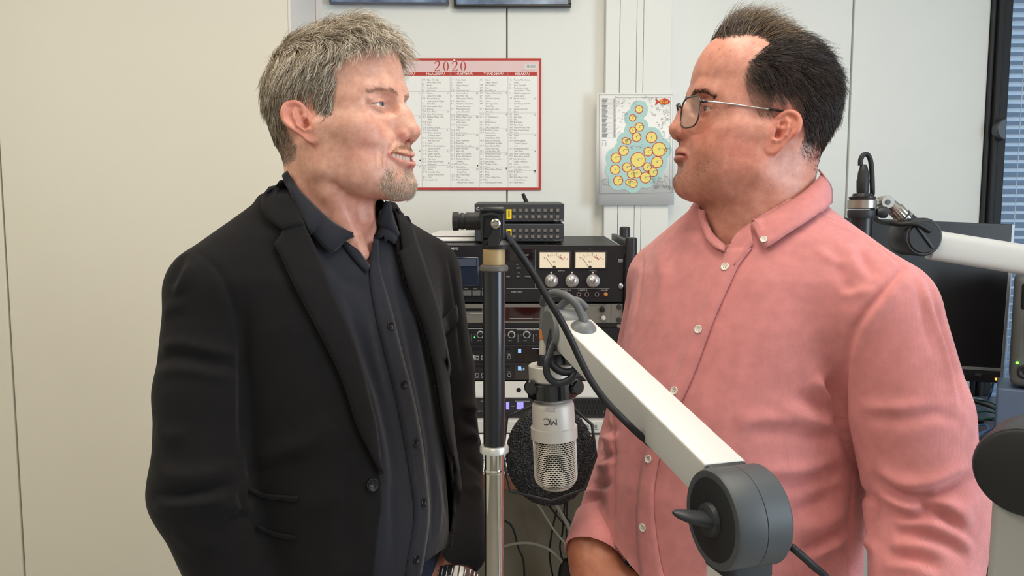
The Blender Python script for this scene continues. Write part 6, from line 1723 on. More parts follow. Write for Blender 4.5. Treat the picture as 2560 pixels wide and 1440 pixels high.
# ---- two selector boxes standing on the deck
SW = mat('selector_case', (54, 57, 60), .5, bump=.08)
for j, (ya, yb_) in enumerate(((553, 598), (503, 549))):
    t = empty('selector_box', RK, ['dark grey push-button selector box with yellow sticker 2, the lower one', 'dark grey push-button selector box with yellow sticker 1, the upper one'][j], 'switch box', 'stacked selector boxes', (TILT, 0, 0))
    z0 = rz(610) + .0015 + j * .0475; z1 = z0 + .0445; xa, xb = rx(1186), rx(1411); yf = .045
    def sz(v): return z0 + (yb_ - v) / (yb_ - ya) * (z1 - z0)
    up(MB().span((xa, yf, z0 + .002), (xb, yf + .17, z1)).build('case', SW, None, None, .002), t)
    for fxp in (xa + .02, xb - .02): up(MB().cyl((fxp, yf + .02, z0 - .0015), (fxp, yf + .02, z0 + .003), .006, 12).build('foot', RB), t)
    for r in range(2):
        for k in range(8):
            bx_ = rx(1285 + k * 15.6); bz_ = z0 + (.0285 if r == 0 else .0135)
            up(MB().span((bx_ - .0042, yf - .003, bz_ - .0042), (bx_ + .0042, yf, bz_ + .0042)).build('push_button', mat('selector_button', (104, 100, 98), .45), None, None, .0008), t)
            up(text(str(k + 1 + r * 8), face_cam((bx_, yf - .0034, bz_)), .005, mat('button_print', (210, 190, 180), .6), None), t)
    s = up(MB().span((rx(1266), yf - .0012, z0 + .009), (rx(1279), yf, z0 + .0315)).build('number_sticker', mat('sticker_yellow', (246, 214, 30), .5)), t)
    up(text('12'[1 - j], face_cam((rx(1272.5), yf - .0018, z0 + .020)), .021, INK, None, res=3, bold=.0003), t)
    up(text('AUDIO SWITCH', face_cam((rx(1400), yf - .0006, z0 + .0055)), .0035, INKW, None), t)
    if j: up(text('C', face_cam((rx(1194), yf - .0006, z1 - .012)), .010, INKW, None, bold=.0004), t); up(text('canto\naudio', face_cam((rx(1199), yf - .0006, z1 - .0075)), .0045, INKW, None, align='LEFT'), t)
# papers on the deck
_r = random.Random(2)
for k in range(4):
    o = MB().box((0, 0, 0), (.15, .20, .0008 + .0022 * (k < 2))).build('paper_sheet', mat('paper_bright', (240, 240, 238), .6), None, None, .0004)
    o.location = RK + Vector((rx(1128) + .004 * k, .16 + .01 * k, rz(610) + .004 + .0036 * k + .15 * math.sin(TILT))); o.rotation_euler = (TILT, 0, -.05 * k + .06)
    tag(o, ['white paper at the bottom of the pile on the cassette deck', 'second white paper in the pile on the cassette deck', 'third white paper in the pile on the cassette deck', 'topmost white paper of the pile on the cassette deck'][k], 'paper', 'papers on the cassette deck')
# antenna behind the selector
tag(MB().tube([W(1319, 512, 1.93), W(1307, 484, 1.93)], [.006, .0045], 12).build('antenna', RB, None, 60), 'short black antenna stub rising behind the upper selector box', 'antenna')
# papers on the counter
for k in range(5):
    o = MB().box((0, 0, 0), (.21, .15, .003)).build('paper_sheet', mat('paper_bright', (240, 240, 238), .6) if k != 3 else mat('paper_blue', (170, 184, 206), .6), None, None, .0004)
    p = W(1165 + 4 * k, 1120, 1.56); o.location = (p.x - .02 + .01 * (k % 2), 1.545 + .012 * k, CT + .0025 + .0042 * k); o.rotation_euler = (0, 0, .12 * (k % 3) - .1)
    tag(o, ['lowest sheet of the paper heap on the counter', 'second sheet of the paper heap on the counter', 'middle sheet of the paper heap on the counter', 'bluish sheet in the paper heap on the counter', 'top sheet of the paper heap on the counter'][k], 'paper', 'paper heap on the counter')
# ---- cables hanging under the counter
def cable(name, pts, r, m, label, group=None, n=10, seg=8):
    o = MB().tube([Vector(p) for p in spline(pts, seg)], r, n).build(name, m, None, 180)
    return tag(o, label, 'cable', group)
CW_ = mat('cable_cream', (176, 166, 146), .5); CB_ = mat('cable_black', (22, 22, 24), .45)
yk = 2.0
def cp(px, py, y=yk): return tuple(W(px, py, y))
cable('cable', [cp(1230, 1380), cp(1270, 1362), cp(1320, 1357), cp(1370, 1372), cp(1410, 1410), cp(1432, 1450), cp(1440, 1560)], .0045, CW_, 'cream cable arching low under the counter', 'cables under the counter')
cable('cable', [cp(1330, 1240, 1.92), cp(1355, 1277, 1.92), cp(1385, 1325, 1.92), cp(1430, 1385, 1.92), cp(1442, 1450, 1.92), cp(1450, 1560, 1.92)], .0030, CW_, 'thin cream cable slanting down under the counter', 'cables under the counter')
cable('cable', [cp(1370, 1235, 1.96), cp(1398, 1275, 1.96), cp(1425, 1330, 1.96), cp(1440, 1400, 1.96), cp(1446, 1480, 1.96), cp(1448, 1580, 1.96)], .0055, CW_, 'thick cream cable slanting down under the counter', 'cables under the counter')
cable('cable', [cp(1262, 1302), cp(1282, 1320), cp(1296, 1370), cp(1308, 1400), cp(1311, 1450), cp(1311, 1560)], .0028, CB_, 'black cable hanging beside the chrome stand tube', 'cables under the counter')
for i, pts in enumerate(([(1373, 1265), (1410, 1310), (1450, 1350)], [(1390, 1262), (1430, 1310), (1470, 1355)], [(1395, 1262), (1380, 1330), (1374, 1390), (1384, 1450)], [(1412, 1255), (1406, 1330), (1400, 1370), (1412, 1420)], [(1418, 1255), (1416, 1340), (1424, 1440)], [(1460, 1355), (1440, 1390), (1420, 1412)])):
    cable('cable', [cp(a, c, 2.04 - .012 * i) for a, c in pts], .0026, CB_, ['black cable crossing the cream ones, upper', 'black cable crossing the cream ones, lower', 'black cable hanging far left in the cluster under the counter', 'black cable bending sharply in the cluster under the counter', 'straight black cable in the cluster under the counter', 'short slanting black cable near the pink sleeve'][i], 'cables under the counter')
tag(MB().lathe(W(1418, 1400, 2.0), (0, 0, -1), [(0, .012), (.02, .022), (.07, .03), (.09, .02)], 18).build('power_brick', CB_, None, 40), 'black plug block at the foot of the cables under the counter', 'power plug')
# ------------------------------------------------------------------ right-hand side: second counter, monitor, speaker, second microphone
def KP(o, p): return K(o, p)
AL = mat('arm_aluminium', (214, 214, 210), .42, .15); ALD = mat('joint_grey', (112, 114, 114), .42); JB = mat('joint_black', (44, 47, 52), .48, bump=.05); RUB = mat('rubber_black', (26, 27, 29), .55)
NICK = mat('satin_nickel', (176, 170, 160), .32, .85); CHROME = mat('chrome', (224, 222, 218), .06, 1.0); BLKP = mat('tube_black', (24, 25, 30), .28, coat=.3)
rc = empty('counter', (1.3, 1.85, 0), 'dark blue-grey counter under the monitor at the right', 'counter')
CT2 = 1.05
KP(MB().span((.66, 1.62, CT2 - .03), (2.18, YB - .04, CT2)).build('counter_top', mat('counter_blue', (86, 92, 108), .5, noise=.12, nscale=20), None, None, .002), rc)
KP(MB().span((.66, 1.612, CT2 - .031), (2.18, 1.62, CT2 + .001)).build('edge_band', mat('edge_pale', (196, 198, 196), .45), None, None, .001), rc)
KP(MB().span((.70, 1.66, CT2 - .16), (2.16, 1.68, CT2 - .03)).build('apron', mat('apron_dark', (52, 56, 64), .55)), rc)
for x in (.70, 2.14):
    for y in (1.66, 2.06): KP(MB().span((x - .02, y - .02, 0), (x + .02, y + .02, CT2 - .03)).build('leg', mat('counter_leg', (92, 88, 82), .5), None, None, .003), rc)
# monitor
mo = empty('monitor', (1.02, 1.82, CT2), 'dark flat monitor with thin silver bezel behind the pink-shirted man', 'monitor')
TLm = W(2030, 541, 1.84); TRm = W(2537, 561, 1.80); BRm = W(2506, 958, 1.80); BLm = BRm + (TLm - TRm)
def quadbox(name, a, b, c, d, t, m, par, off=0.0, bevel=.001):
    nrm = (b - a).cross(d - a).normalized()
    if nrm.y > 0: nrm = -nrm
    fr_ = [p + nrm * off for p in (a, b, c, d)]; bk = [p - nrm * t for p in fr_]
    return KP(MB().add(fr_ + bk, [(0, 1, 2, 3), (7, 6, 5, 4), (0, 4, 5, 1), (1, 5, 6, 2), (2, 6, 7, 3), (3, 7, 4, 0)]).build(name, m, None, None, bevel), par)
def mq(u0, u1, v0, v1):
    f_ = lambda u, v: TLm + (TRm - TLm) * u + (BLm - TLm) * v
    return f_(u0, v0), f_(u1, v0), f_(u1, v1), f_(u0, v1)
quadbox('case', *mq(0, 1, 0, 1), .035, mat('monitor_case', (30, 30, 33), .4), mo)
quadbox('screen', *mq(.012, .985, .012, .905), .003, mat('screen_off', (18, 15, 18), .4), mo, .001, 0)
quadbox('bezel_side', *mq(.985, 1.0, 0, 1), .03, mat('bezel_silver', (150, 154, 158), .35, .5), mo, .002)
quadbox('bezel_bottom', *mq(0, .985, .905, .925), .03, mat('bezel_silver', (150, 154, 158), .35, .5), mo, .002)
quadbox('control_strip', *mq(0, .985, .925, 1.0), .03, mat('monitor_case', (30, 30, 33), .4), mo, .0015)
for u in (.62, .70, .78, .86): quadbox('menu_key', *mq(u, u + .03, .945, .965), .004, mat('key_dark', (60, 58, 60), .4), mo, .004)
quadbox('power_lamp', *mq(.962, .974, .968, .982), .004, mat('led_orange', (255, 150, 40), .4, emit=4), mo, .004, 0)
cxm = (BLm + BRm) / 2
KP(MB().span((cxm.x + .06, 1.86, CT2 + .015), (cxm.x + .13, 1.90, BRm.z + .15)).build('stand_neck', mat('monitor_case', (30, 30, 33), .4), None, None, .004), mo)
KP(MB().span((cxm.x - .02, 1.80, CT2), (cxm.x + .2, 2.0, CT2 + .015)).build('stand_foot', mat('monitor_case', (30, 30, 33), .4), None, None, .004), mo)
# speaker on a blue-grey box
xs0 = W(2533, 800, 1.64).x
zb_ = W(2550, 966, 1.64).z; zt_ = W(2550, 688, 1.64).z
bx2 = MB().span((-.022, 0, 0), (.25, .15, zb_ - .006 - CT2)).build('speaker_plinth', mat('plinth_blue', (92, 108, 132), .5, noise=.08, nscale=15), None, None, .004)
bx2.location = (xs0, 1.64, CT2); bx2.rotation_euler = (0, 0, math.radians(-33))
tag(bx2, 'blue-grey box under the loudspeaker at the right edge', 'box')
sp = empty('loudspeaker', (xs0, 1.64, zb_), 'grey loudspeaker with green lamp at the right edge of the picture', 'loudspeaker', None, (0, 0, math.radians(-33)))
SPG = mat('speaker_grey', (92, 94, 92), .5, bump=.06)
KP(MB().span((xs0, 1.64, zb_), (xs0 + .19, 1.78, zt_)).build('cabinet', SPG, None, None, .016, 4), sp)
KP(MB().lathe((xs0 + .095, 1.64, zb_ + .13), (0, -1, 0), [(0, .072), (.004, .070), (.004, .062), (-.012, .03), (-.010, .0)], 36).build('woofer_cone', mat('cone_black', (22, 22, 24), .5), None, 40), sp)
KP(MB().lathe((xs0 + .028, 1.64, zb_ + .036), (0, -1, 0), [(0, .016), (.003, .016), (.004, .012), (.001, .006), (.003, 0)], 24).build('volume_knob', mat('cone_black', (22, 22, 24), .5), None, 40), sp)
KP(MB().cyl((xs0 + .012, 1.64, zb_ + .055), (xs0 + .012, 1.637, zb_ + .055), .003, 12).build('power_lamp', mat('led_green2', (110, 255, 60), .4, emit=3)), sp)
KP(MB().span((xs0 + .012, 1.637, zt_ - .075), (xs0 + .028, 1.645, zt_ - .018)).build('bass_port', mat('hole', (6, 6, 6), .9), None, None, .004), sp)
for fx_ in (xs0 + .03, xs0 + .16): KP(MB().cyl((fx_, 1.70, zb_ - .006), (fx_, 1.70, zb_ + .002), .010, 14).build('foot', RUB), sp)
# small network box and cables on the counter
rb = empty('network_box', (.99, 1.72, CT2), 'grey desktop network box half hidden by the pink sleeve', 'network box')
a_ = W(2429, 972, 1.70)
KP(MB().span((a_.x - .10, 1.70, CT2), (a_.x, 1.82, a_.z)).build('case', mat('box_grey', (150, 150, 158), .5), None, None, .004), rb)
KP(MB().span((a_.x - .002, 1.73, CT2 + .03), (a_.x + .001, 1.79, CT2 + .05)).build('port_row', mat('box_dark', (84, 84, 92), .5)), rb)
CGR = mat('cable_green', (42, 110, 96), .5); CBL = mat('cable_blue', (92, 128, 184), .5); CWH = mat('cable_white', (196, 202, 208), .5)
def cz_(px, py): return W(px, py, 1.0)
def oncounter(px, py, lift=.004):
    r_ = ray(px, py); t = (CT2 + lift - CAMZ) / r_.z; p = Vector((0, 0, CAMZ)) + r_ * t; return tuple(p)
sets = [(CB_, .0042, [(2408, 994), (2450, 1008), (2490, 1024), (2520, 1060)], 'thick black cable running right across the blue counter', .05),
        (CGR, .0026, [(2428, 998), (2470, 1004), (2500, 1018), (2512, 1025)], 'upper green cable behind the black one', .035), (CGR, .0026, [(2428, 1032), (2465, 1028), (2500, 1036), (2530, 1042)], 'middle green cable on the blue counter', .02),
        (CGR, .0026, [(2424, 1048), (2470, 1046), (2515, 1044)], 'lowest green cable on the blue counter', .01), (CWH, .0026, [(2428, 994), (2462, 1002), (2478, 1012), (2502, 1022)], 'white cable between the green ones', .03),
        (CBL, .0022, [(2430, 1086), (2440, 1066), (2465, 1062), (2470, 1075), (2450, 1086), (2432, 1088), (2470, 1076), (2484, 1070)], 'light blue looped cable on the blue counter', .012), (CB_, .0024, [(2428, 1088), (2450, 1100), (2470, 1108)], 'thin black cable near the counter edge', .006),
        (CB_, .0024, [(2428, 1060), (2468, 1050), (2500, 1052), (2520, 1040)], 'thin black cable under the green bundle', .006)]
for m_, r_, pts, lab, lf in sets: cable('cable', [oncounter(p[0], p[1], lf) for p in pts], r_, m_, lab, 'cables on the right counter', 8, 6)
cable('cable', [tuple(W(2483, 958, 1.83)), tuple(W(2476, 985, 1.83)), oncounter(2466, 1004, .01)], .0028, CBL, 'pale blue cable dropping from the monitor', 'cables on the right counter', 8, 6)
# connector strip below the counter edge
cs = empty('connector_strip', (1.06, 1.6, .8), 'dark connector strip with pale plugs under the right counter edge', 'connector strip')
e_ = W(2450, 1215, 1.60)
KP(MB().span((e_.x - .12, 1.60, e_.z - .03), (e_.x + .2, 1.65, e_.z + .03)).build('strip', mat('apron_dark', (52, 56, 64), .55), None, None, .003), cs)
KP(MB().span((e_.x - .1, 1.63, e_.z + .03), (e_.x + .18, 1.648, CT2 - .03)).build('bracket', mat('apron_dark', (52, 56, 64), .55)), cs)
for k, (px, py) in enumerate(((2455, 1198), (2470, 1205), (2472, 1228), (2450, 1222), (2462, 1275))):
    p = W(px, py, 1.60); KP(MB().lathe(p, (-.4, -1, .1), [(0, .008), (.008, .009), (.02, .007), (.028, .005), (.028, 0)], 16).build('plug', mat('plug_pale', (190, 186, 176), .5) if k != 3 else NICK, None, 40), cs)

# ---- second microphone and arm behind the pink shoulder
Y2 = 1.30
arm2 = empty('boom_stand', W(2290, 590, Y2), 'silver microphone arm reaching in from the right edge behind the pink shoulder', 'boom arm')
def p2(px, py, y=Y2): return W(px, py, y)
ja = p2(2285, 592)
prof = []
for k in range(24):
    t = 2 * math.pi * k / 24; c, s_ = math.cos(t), math.sin(t); e = .55
    prof.append((.020 * abs(c) ** e * (1 if c > 0 else -1), .026 * abs(s_) ** e * (1 if s_ > 0 else -1)))
KP(MB().sweep([p2(2328, 612, Y2), p2(2640, 662, Y2 - .04), p2(2950, 712, Y2 - .1)], prof).build('arm_tube', AL, None, 40), arm2)
KP(MB().lathe(ja + Vector((0, -.032, 0)), (0, 1, 0), [(0, .030), (.004, .033), (.06, .033), (.064, .030)], 40).build('joint_drum', JB, None, 40), arm2)
KP(MB().lathe(ja + Vector((0, -.0345, 0)), (0, 1, 0), [(0, .026), (.002, .028), (.004, .028)], 40).build('joint_cap', RUB, None, 40), arm2)
KP(MB().box(ja + Vector((0, -.0355, 0)), (.046, .004, .004), Matrix.Rotation(math.radians(52), 3, 'Y')).build('cap_slot', JB), arm2)
KP(MB().sweep([p2(2292, 575), p2(2255, 543)], [(.014 * math.cos(t), .016 * math.sin(t)) for t in np.linspace(0, 2 * math.pi, 17)[:-1]]).build('neck_block', JB, None, 40), arm2)
kn = MB(); a_, b_ = p2(2262, 548), p2(2222, 505)
kn.lathe(a_, b_ - a_, [(0, .015), (.004, .0155), (.006, .012)], 28); KP(kn.build('collar_ring', CHROME, None, 40), arm2)
x_, u_, d_ = frame_from(b_ - a_); R_ = []
for t, r in ((.004, .0115), (.008, .0125), (.024, .0125), (.028, .0105), (.040, .009)):
    R_.append([a_ + d_ * t + (x_ * math.cos(q) + u_ * math.sin(q)) * (r * (1 + (.05 if i % 2 else -.05) * (.0075 < t < .025))) for i, q in enumerate([2 * math.pi * k / 36 for k in range(36)])])
KP(MB().rings(R_).build('knurled_sleeve', NICK, None, 30), arm2)
KP(MB().lathe(p2(2212, 505) + Vector((0, -.012, 0)), (0, 1, 0), [(0, .011), (.024, .011)], 24).build('swivel', NICK, None, 40), arm2)
KP(MB().lathe(p2(2211, 506) + Vector((0, -.014, 0)), (0, 1, 0), [(0, .004), (.003, .005)], 16).build('swivel_screw', mat('screw_dark', (90, 90, 92), .35, .8)), arm2)
KP(MB().span(p2(2184, 514) + Vector((0, -.008, 0)), p2(2210, 498) + Vector((0, .008, 0))).build('swivel_bracket', NICK, None, None, .002), arm2)
mc2 = empty('studio_microphone', p2(2153, 560), 'black studio microphone with silver ring hanging behind the pink shoulder', 'microphone', 'studio microphones')
c2 = p2(2153, 560); 
def mz(py): return (c2.z - p2(2153, py).z) * -1
def lath2(name, prof_, m): return KP(MB().lathe(Vector((c2.x, c2.y, c2.z)), (0, 0, 1), [(mz(py), r / FPX * Y2) for py, r in prof_], 36).build(name, m, None, 40), mc2)
lath2('xlr_plug', [(484, 13), (478, 14), (452, 15), (448, 14), (430, 12), (414, 8), (411, 4)], RUB)
lath2('base_plate', [(502, 28), (496, 31), (492, 31), (490, 24), (484, 22), (483, 12)], RB2)
lath2('ring_mount', [(522, 32), (521, 34), (501, 34), (500, 30)], NICK)
lath2('shock_ring', [(546, 30), (540, 33), (527, 33), (524, 30)], JB)
lath2('body', [(640, 10), (630, 22), (600, 26), (545, 26)], RB2)
KP(MB().lathe(p2(2195, 531) + Vector((0, -.01, 0)), (1, 0, 0), [(-.008, .006), (0, .010), (.008, .010), (.010, .008)], 20).build('thumb_screw', JB, None, 40), mc2)
cable('microphone_cable', [p2(2151, 414), p2(2152, 398), p2(2160, 386), p2(2170, 388), p2(2177, 405), p2(2180, 440), p2(2181, 480), p2(2180, 500, 1.33), p2(2190, 548, 1.34), p2(2240, 560, 1.28), p2(2290, 560, 1.262), p2(2325, 578, 1.265)], .0042, RUB, 'black cable looping above the second microphone', 'microphone cables')
# ------------------------------------------------------------------ foreground: studio desk (below the picture), camera stand, microphone arm
DT = .74
dk2 = empty('studio_desk', (.3, .45, 0), 'low pale studio desk below the picture carrying the stand and arms', 'desk')
KP(MB().span((-.5, .22, DT - .03), (1.25, .72, DT)).build('desk_top', mat('desk_pale', (188, 180, 168), .5), None, None, .002), dk2)
for x in (-.46, 1.21):
    for y in (.26, .68): KP(MB().span((x - .02, y - .02, 0), (x + .02, y + .02, DT - .03)).build('leg', mat('counter_leg', (92, 88, 82), .5), None, None, .003), dk2)
YS = .69
def ps(px, py, y=YS): return W(px, py, y)
sc_ = YS / FPX
st = empty('camera_stand', (ps(1235, 900).x, YS, DT), 'vertical stand of black tube over chrome tube between the two men', 'stand')
ax_x = ps(1235, 900).x
def zst(py): return ps(1235, py).z
def lst(name, prof_, m, n=36, smooth=40): return KP(MB().lathe((ax_x, YS, 0), (0, 0, 1), [(zst(py), r * sc_) for py, r in prof_], n).build(name, m, None, smooth), st)
KP(MB().lathe((ax_x, YS, 0), (0, 0, 1), [(DT + .02, 24.5 * sc_), (zst(1126), 24.5 * sc_)], 40).build('chrome_tube', CHROME, None, 40), st)
KP(MB().lathe((ax_x, YS, 0), (0, 0, 1), [(DT, .115), (DT + .008, .115), (DT + .018, .09), (DT + .022, .02)], 48).build('base_plate', JB, None, 40), st)
lst('lock_collar', [(1131, 30), (1129, 37), (1117, 37), (1112, 34)], mat('collar_silver', (214, 212, 206), .35, .6))
lst('black_tube', [(1116, 27.5), (674, 27.5)], BLKP)
lst('top_flange', [(678, 33), (676, 36), (667, 36), (663, 33), (661, 26)], mat('flange_grey', (88, 82, 76), .5))
lst('brass_adapter', [(662, 27), (660, 27.5), (626, 27.5), (622, 26), (621, 10)], mat('brass_worn', (178, 150, 104), .5, .15, noise=.08))
KP(MB().lathe((ax_x, YS, zst(1175)), (0, 0, 1), [(-.002, 25.2 * sc_), (0, 26.5 * sc_), (.002, 25.2 * sc_)], 40).build('tube_ring', CHROME, None, 40), st)
# small video camera with lens pointing left
cmr = empty('video_camera', ps(1235, 620), 'small black video camera on the stand with its lens pointing left', 'camera')
CBK = mat('camera_black', (24, 25, 27), .45, bump=.06)
q0, q1 = ps(1202, 600), ps(1262, 518)
KP(MB().span((q0.x, YS - .004, q0.z), (q1.x, YS + .020, q1.z)).build('camera_body', CBK, None, None, .002), cmr)
KP(MB().span((ps(1198, 0).x, YS - .006, ps(0, 535).z), (ps(1264, 0).x, YS + .022, ps(0, 517).z)).build('camera_lid', CBK, None, None, .003), cmr)
lc = ps(1204, 553); lc.y = YS + .006
KP(MB().lathe(lc, (-1, 0, 0), [(0, 22 * sc_), (40 * sc_, 22 * sc_), (41 * sc_, 19 * sc_), (58 * sc_, 19 * sc_), (58.5 * sc_, 23.5 * sc_), (72 * sc_, 23.5 * sc_), (73 * sc_, 21 * sc_), (66 * sc_, 17 * sc_), (64 * sc_, 0)], 36).build('lens', CBK, None, 40), cmr)
KP(MB().lathe(lc + Vector((-44 * sc_, 0, 0)), (-1, 0, 0), [(0, 20.5 * sc_), (.0008, 21 * sc_), (.003, 21 * sc_), (.004, 20 * sc_)], 36).build('focus_ring', RUB, None, 40), cmr)
KP(text('Drunkka', Matrix(((0, 0, 0, ps(1137, 0).x), (0, -0.0, -1, lc.y - 23.8 * sc_), (1, 0, 0, lc.z), (0, 0, 0, 1))) @ Matrix.Rotation(0, 4, 'Z'), .0042, INKW, None), cmr)
# yoke bracket
for pts in ([(1206, 600), (1206, 545), (1216, 536), (1240, 536), (1250, 548), (1250, 600)],):
    P = [ps(a, c) + Vector((0, -.009, 0)) for a, c in pts]
    KP(MB().sweep([Vector(p) for p in spline([tuple(p) for p in P], 4)], [(-.0012, -.0025), (.0012, -.0025), (.0012, .0025), (-.0012, .0025)], (0, 1, 0)).build('yoke', CBK, None, 40), cmr)
arm_ = [(-14, -30), (10, -30), (16, -4), (16, 26), (8, 34), (-2, 34), (-4, 10), (-16, -12)]
Mx = Matrix.Translation(ps(1236, 586) + Vector((0, -.013, 0))) @ Matrix(((sc_, 0, 0, 0), (0, 0, -sc_, 0), (0, sc_, 0, 0), (0, 0, 0, 1)))
KP(MB().prism(arm_, -4, Mx).build('yoke_plate', CBK, None, None, .0006), cmr)
KP(MB().lathe(ps(1240, 559) + Vector((0, -.013, 0)), (0, -1, 0), [(0, .0045), (.003, .0045), (.004, .003), (.002, .002), (.002, 0)], 20).build('pivot_screw', NICK, None, 40), cmr)
KP(MB().lathe(ps(1240, 622), (0, 0, 1), [(0, .012), (.004, .013), (.007, .010), (.010, .006)], 24).build('mount_foot', CBK, None, 40), cmr)
KP(MB().span(ps(1206, 612) + Vector((0, -.008, 0)), ps(1256, 598) + Vector((0, .012, 0))).build('mount_plate', CBK, None, None, .0015), cmr)
for k in range(5):
    p = ps(1264 + 2.6 * k, 588 + 4.4 * k, YS + .006); d = Vector((.5, 0, -.86))
    KP(MB().lathe(p, d, [(0, .0040), (.0015, .0040), (.0016, .0030), (.0022, .0030)], 16).build('strain_relief', RUB, None, 40), cmr)
cable('camera_cable', [ps(1262, 584, YS + .006), ps(1278, 604, YS + .006), ps(1310, 648, .70), ps(1340, 695, .705), ps(1372, 750, .70), ps(1402, 800, .71), ps(1428, 850, .715), ps(1452, 902, .715), ps(1480, 955, .71), ps(1515, 1003, .705), ps(1556, 1046, .70), ps(1600, 1088, .71), ps(1650, 1130, .73)], .0034, RUB, 'black camera cable slanting down along the white arm', None, 12)

# ---- microphone arm with elbow joint
elb = W(1845, 1290, .62); far = W(1400, 800, .86)
axis = Vector((-.955, -.296, 0)).normalized()
arm1 = empty('boom_stand', (elb.x, elb.y, DT), 'pale grey jointed microphone arm crossing in front of the pink shirt', 'boom arm')
bs0 = W(1800, 1203, .645); far = W(1432, 840, .86)
dirv = (far - bs0); L1 = dirv.length; dirv.normalize(); nrm1 = axis.cross(dirv).normalized()
if nrm1.z < 0: nrm1 = -nrm1
def rprof(w, h, r, n=6):
    out = []
    for cx_, cy_, a0 in ((w / 2 - r, h / 2 - r, 0), (-w / 2 + r, h / 2 - r, 90), (-w / 2 + r, -h / 2 + r, 180), (w / 2 - r, -h / 2 + r, 270)):
        for k in range(n + 1): a = math.radians(a0 + 90 * k / n); out.append((cx_ + r * math.cos(a), cy_ + r * math.sin(a)))
    return out
def beam(name, a, b, side, upv, prof_, m, par):
    return KP(MB().rings([[p + side * q[0] + upv * q[1] for q in prof_] for p in (a, b)]).build(name, m, None, None, .0008, 2, 50), par)
sv = -axis
bprof = rprof(.041, .043, .0022)[:14] + [(-.0205, -.008), (-.019, -.016), (-.013, -.0205), (0, -.0215), (.013, -.0205), (.019, -.016), (.0205, -.008)]
beam('arm_tube', bs0, far, sv, nrm1, bprof, AL, arm1)
beam('tube_socket', bs0 - dirv * .012, bs0, sv, nrm1, rprof(.0415, .0425, .005), JB, arm1)
el = MB().lathe(elb - axis * .027, axis, [(0, .030), (.0015, .0405), (.004, .0425), (.0265, .0425), (.027, .0418), (.0275, .0425), (.050, .0425), (.053, .0410), (.0535, .036), (.0530, .0345)], 56)
KP(el.build('elbow_drum', mat('elbow_grey', (72, 76, 80), .5, bump=.04), None, 30), arm1)
KP(MB().lathe(elb + axis * .0245, axis, [(0, .036), (.0015, .036), (.0022, .034), (.0022, 0)], 48).build('elbow_cap', RUB, None, 30), arm1)
# wing of the clamping knob
wing = [(-.036, -.004), (-.034, .006), (-.018, .0085), (.004, .009), (.012, .003), (.012, -.009), (-.002, -.011), (-.022, -.010)]
wdir = Vector((axis.x, axis.y, 0)).normalized(); wup = Vector((0, 0, 1)); wbase = elb + axis * .027
wx = Vector((0, 0, 1)).cross(axis).normalized()
fw_ = MB()
prof_w = [(0, .012, .006), (.006, .0125, .0065), (.014, .0115, .0058), (.024, .010, .005), (.032, .006, .0035), (.036, .002, .0015)]
R_ = []
for t, a, c in prof_w:
    o_ = wbase + axis * t + Vector((0, 0, 1)) * (.010 * (t / .036) ** 1.3)
    R_.append([o_ + wx * a * math.cos(q) + Vector((0, 0, 1)) * c * math.sin(q) for q in [2 * math.pi * k / 20 for k in range(20)]])
KP(fw_.rings(R_).build('clamp_wing', JB, None, 60), arm1)
KP(MB().lathe(wbase, axis, [(0, .015), (.004, .014), (.006, .010)], 28).build('clamp_boss', JB, None, 40), arm1)
# lower tube to the desk
low = Vector((elb.x + .012, elb.y - .01, DT + .03)); d2 = (elb - low).normalized(); n2 = d2.cross(sv).normalized()
beam('lower_tube', elb - d2 * .046, low, sv, n2, rprof(.041, .043, .006), AL, arm1)
beam('lower_socket', elb - d2 * .030, elb - d2 * .047, sv, n2, rprof(.0425, .0445, .006), JB, arm1)
KP(MB().lathe((low.x, low.y, DT), (0, 0, 1), [(0, .045), (.025, .045), (.03, .03), (.05, .028)], 36).build('desk_clamp', JB, None, 40), arm1)
# head of the arm: cap, grommet, swivel and bracket that holds the microphone
end = far.copy()
KP(MB().lathe(end - dirv * .018 + nrm1 * .0205, nrm1, [(0, .0155), (.003, .014), (.007, .010), (.009, .006), (.010, 0)], 28).build('cable_grommet', ALD, None, 40), arm1)
KP(MB().lathe(end + dirv * .018 - axis * .022, axis, [(0, .022), (.003, .024), (.041, .024), (.044, .022)], 36).build('end_drum', ALD, None, 40), arm1)
beam('end_socket', end - dirv * .004, end + dirv * .018, sv, nrm1, rprof(.040, .041, .006), ALD, arm1)
Ym = .90
def pm(px, py, y=Ym): return W(px, py, y)
hd = end + dirv * .018
KP(MB().sweep([hd, pm(1428, 870), pm(1434, 925)], [(.012 * math.cos(t), .016 * math.sin(t)) for t in np.linspace(0, 2 * math.pi, 17)[:-1]], (0, 1, 0)).build('mount_fork', ALD, None, 60), arm1)
KP(MB().lathe(pm(1402, 823), (1, -.4, .1), [(-.012, .004), (-.010, .008), (.004, .009), (.006, .006)], 24).build('fork_screw', ALD, None, 40), arm1)

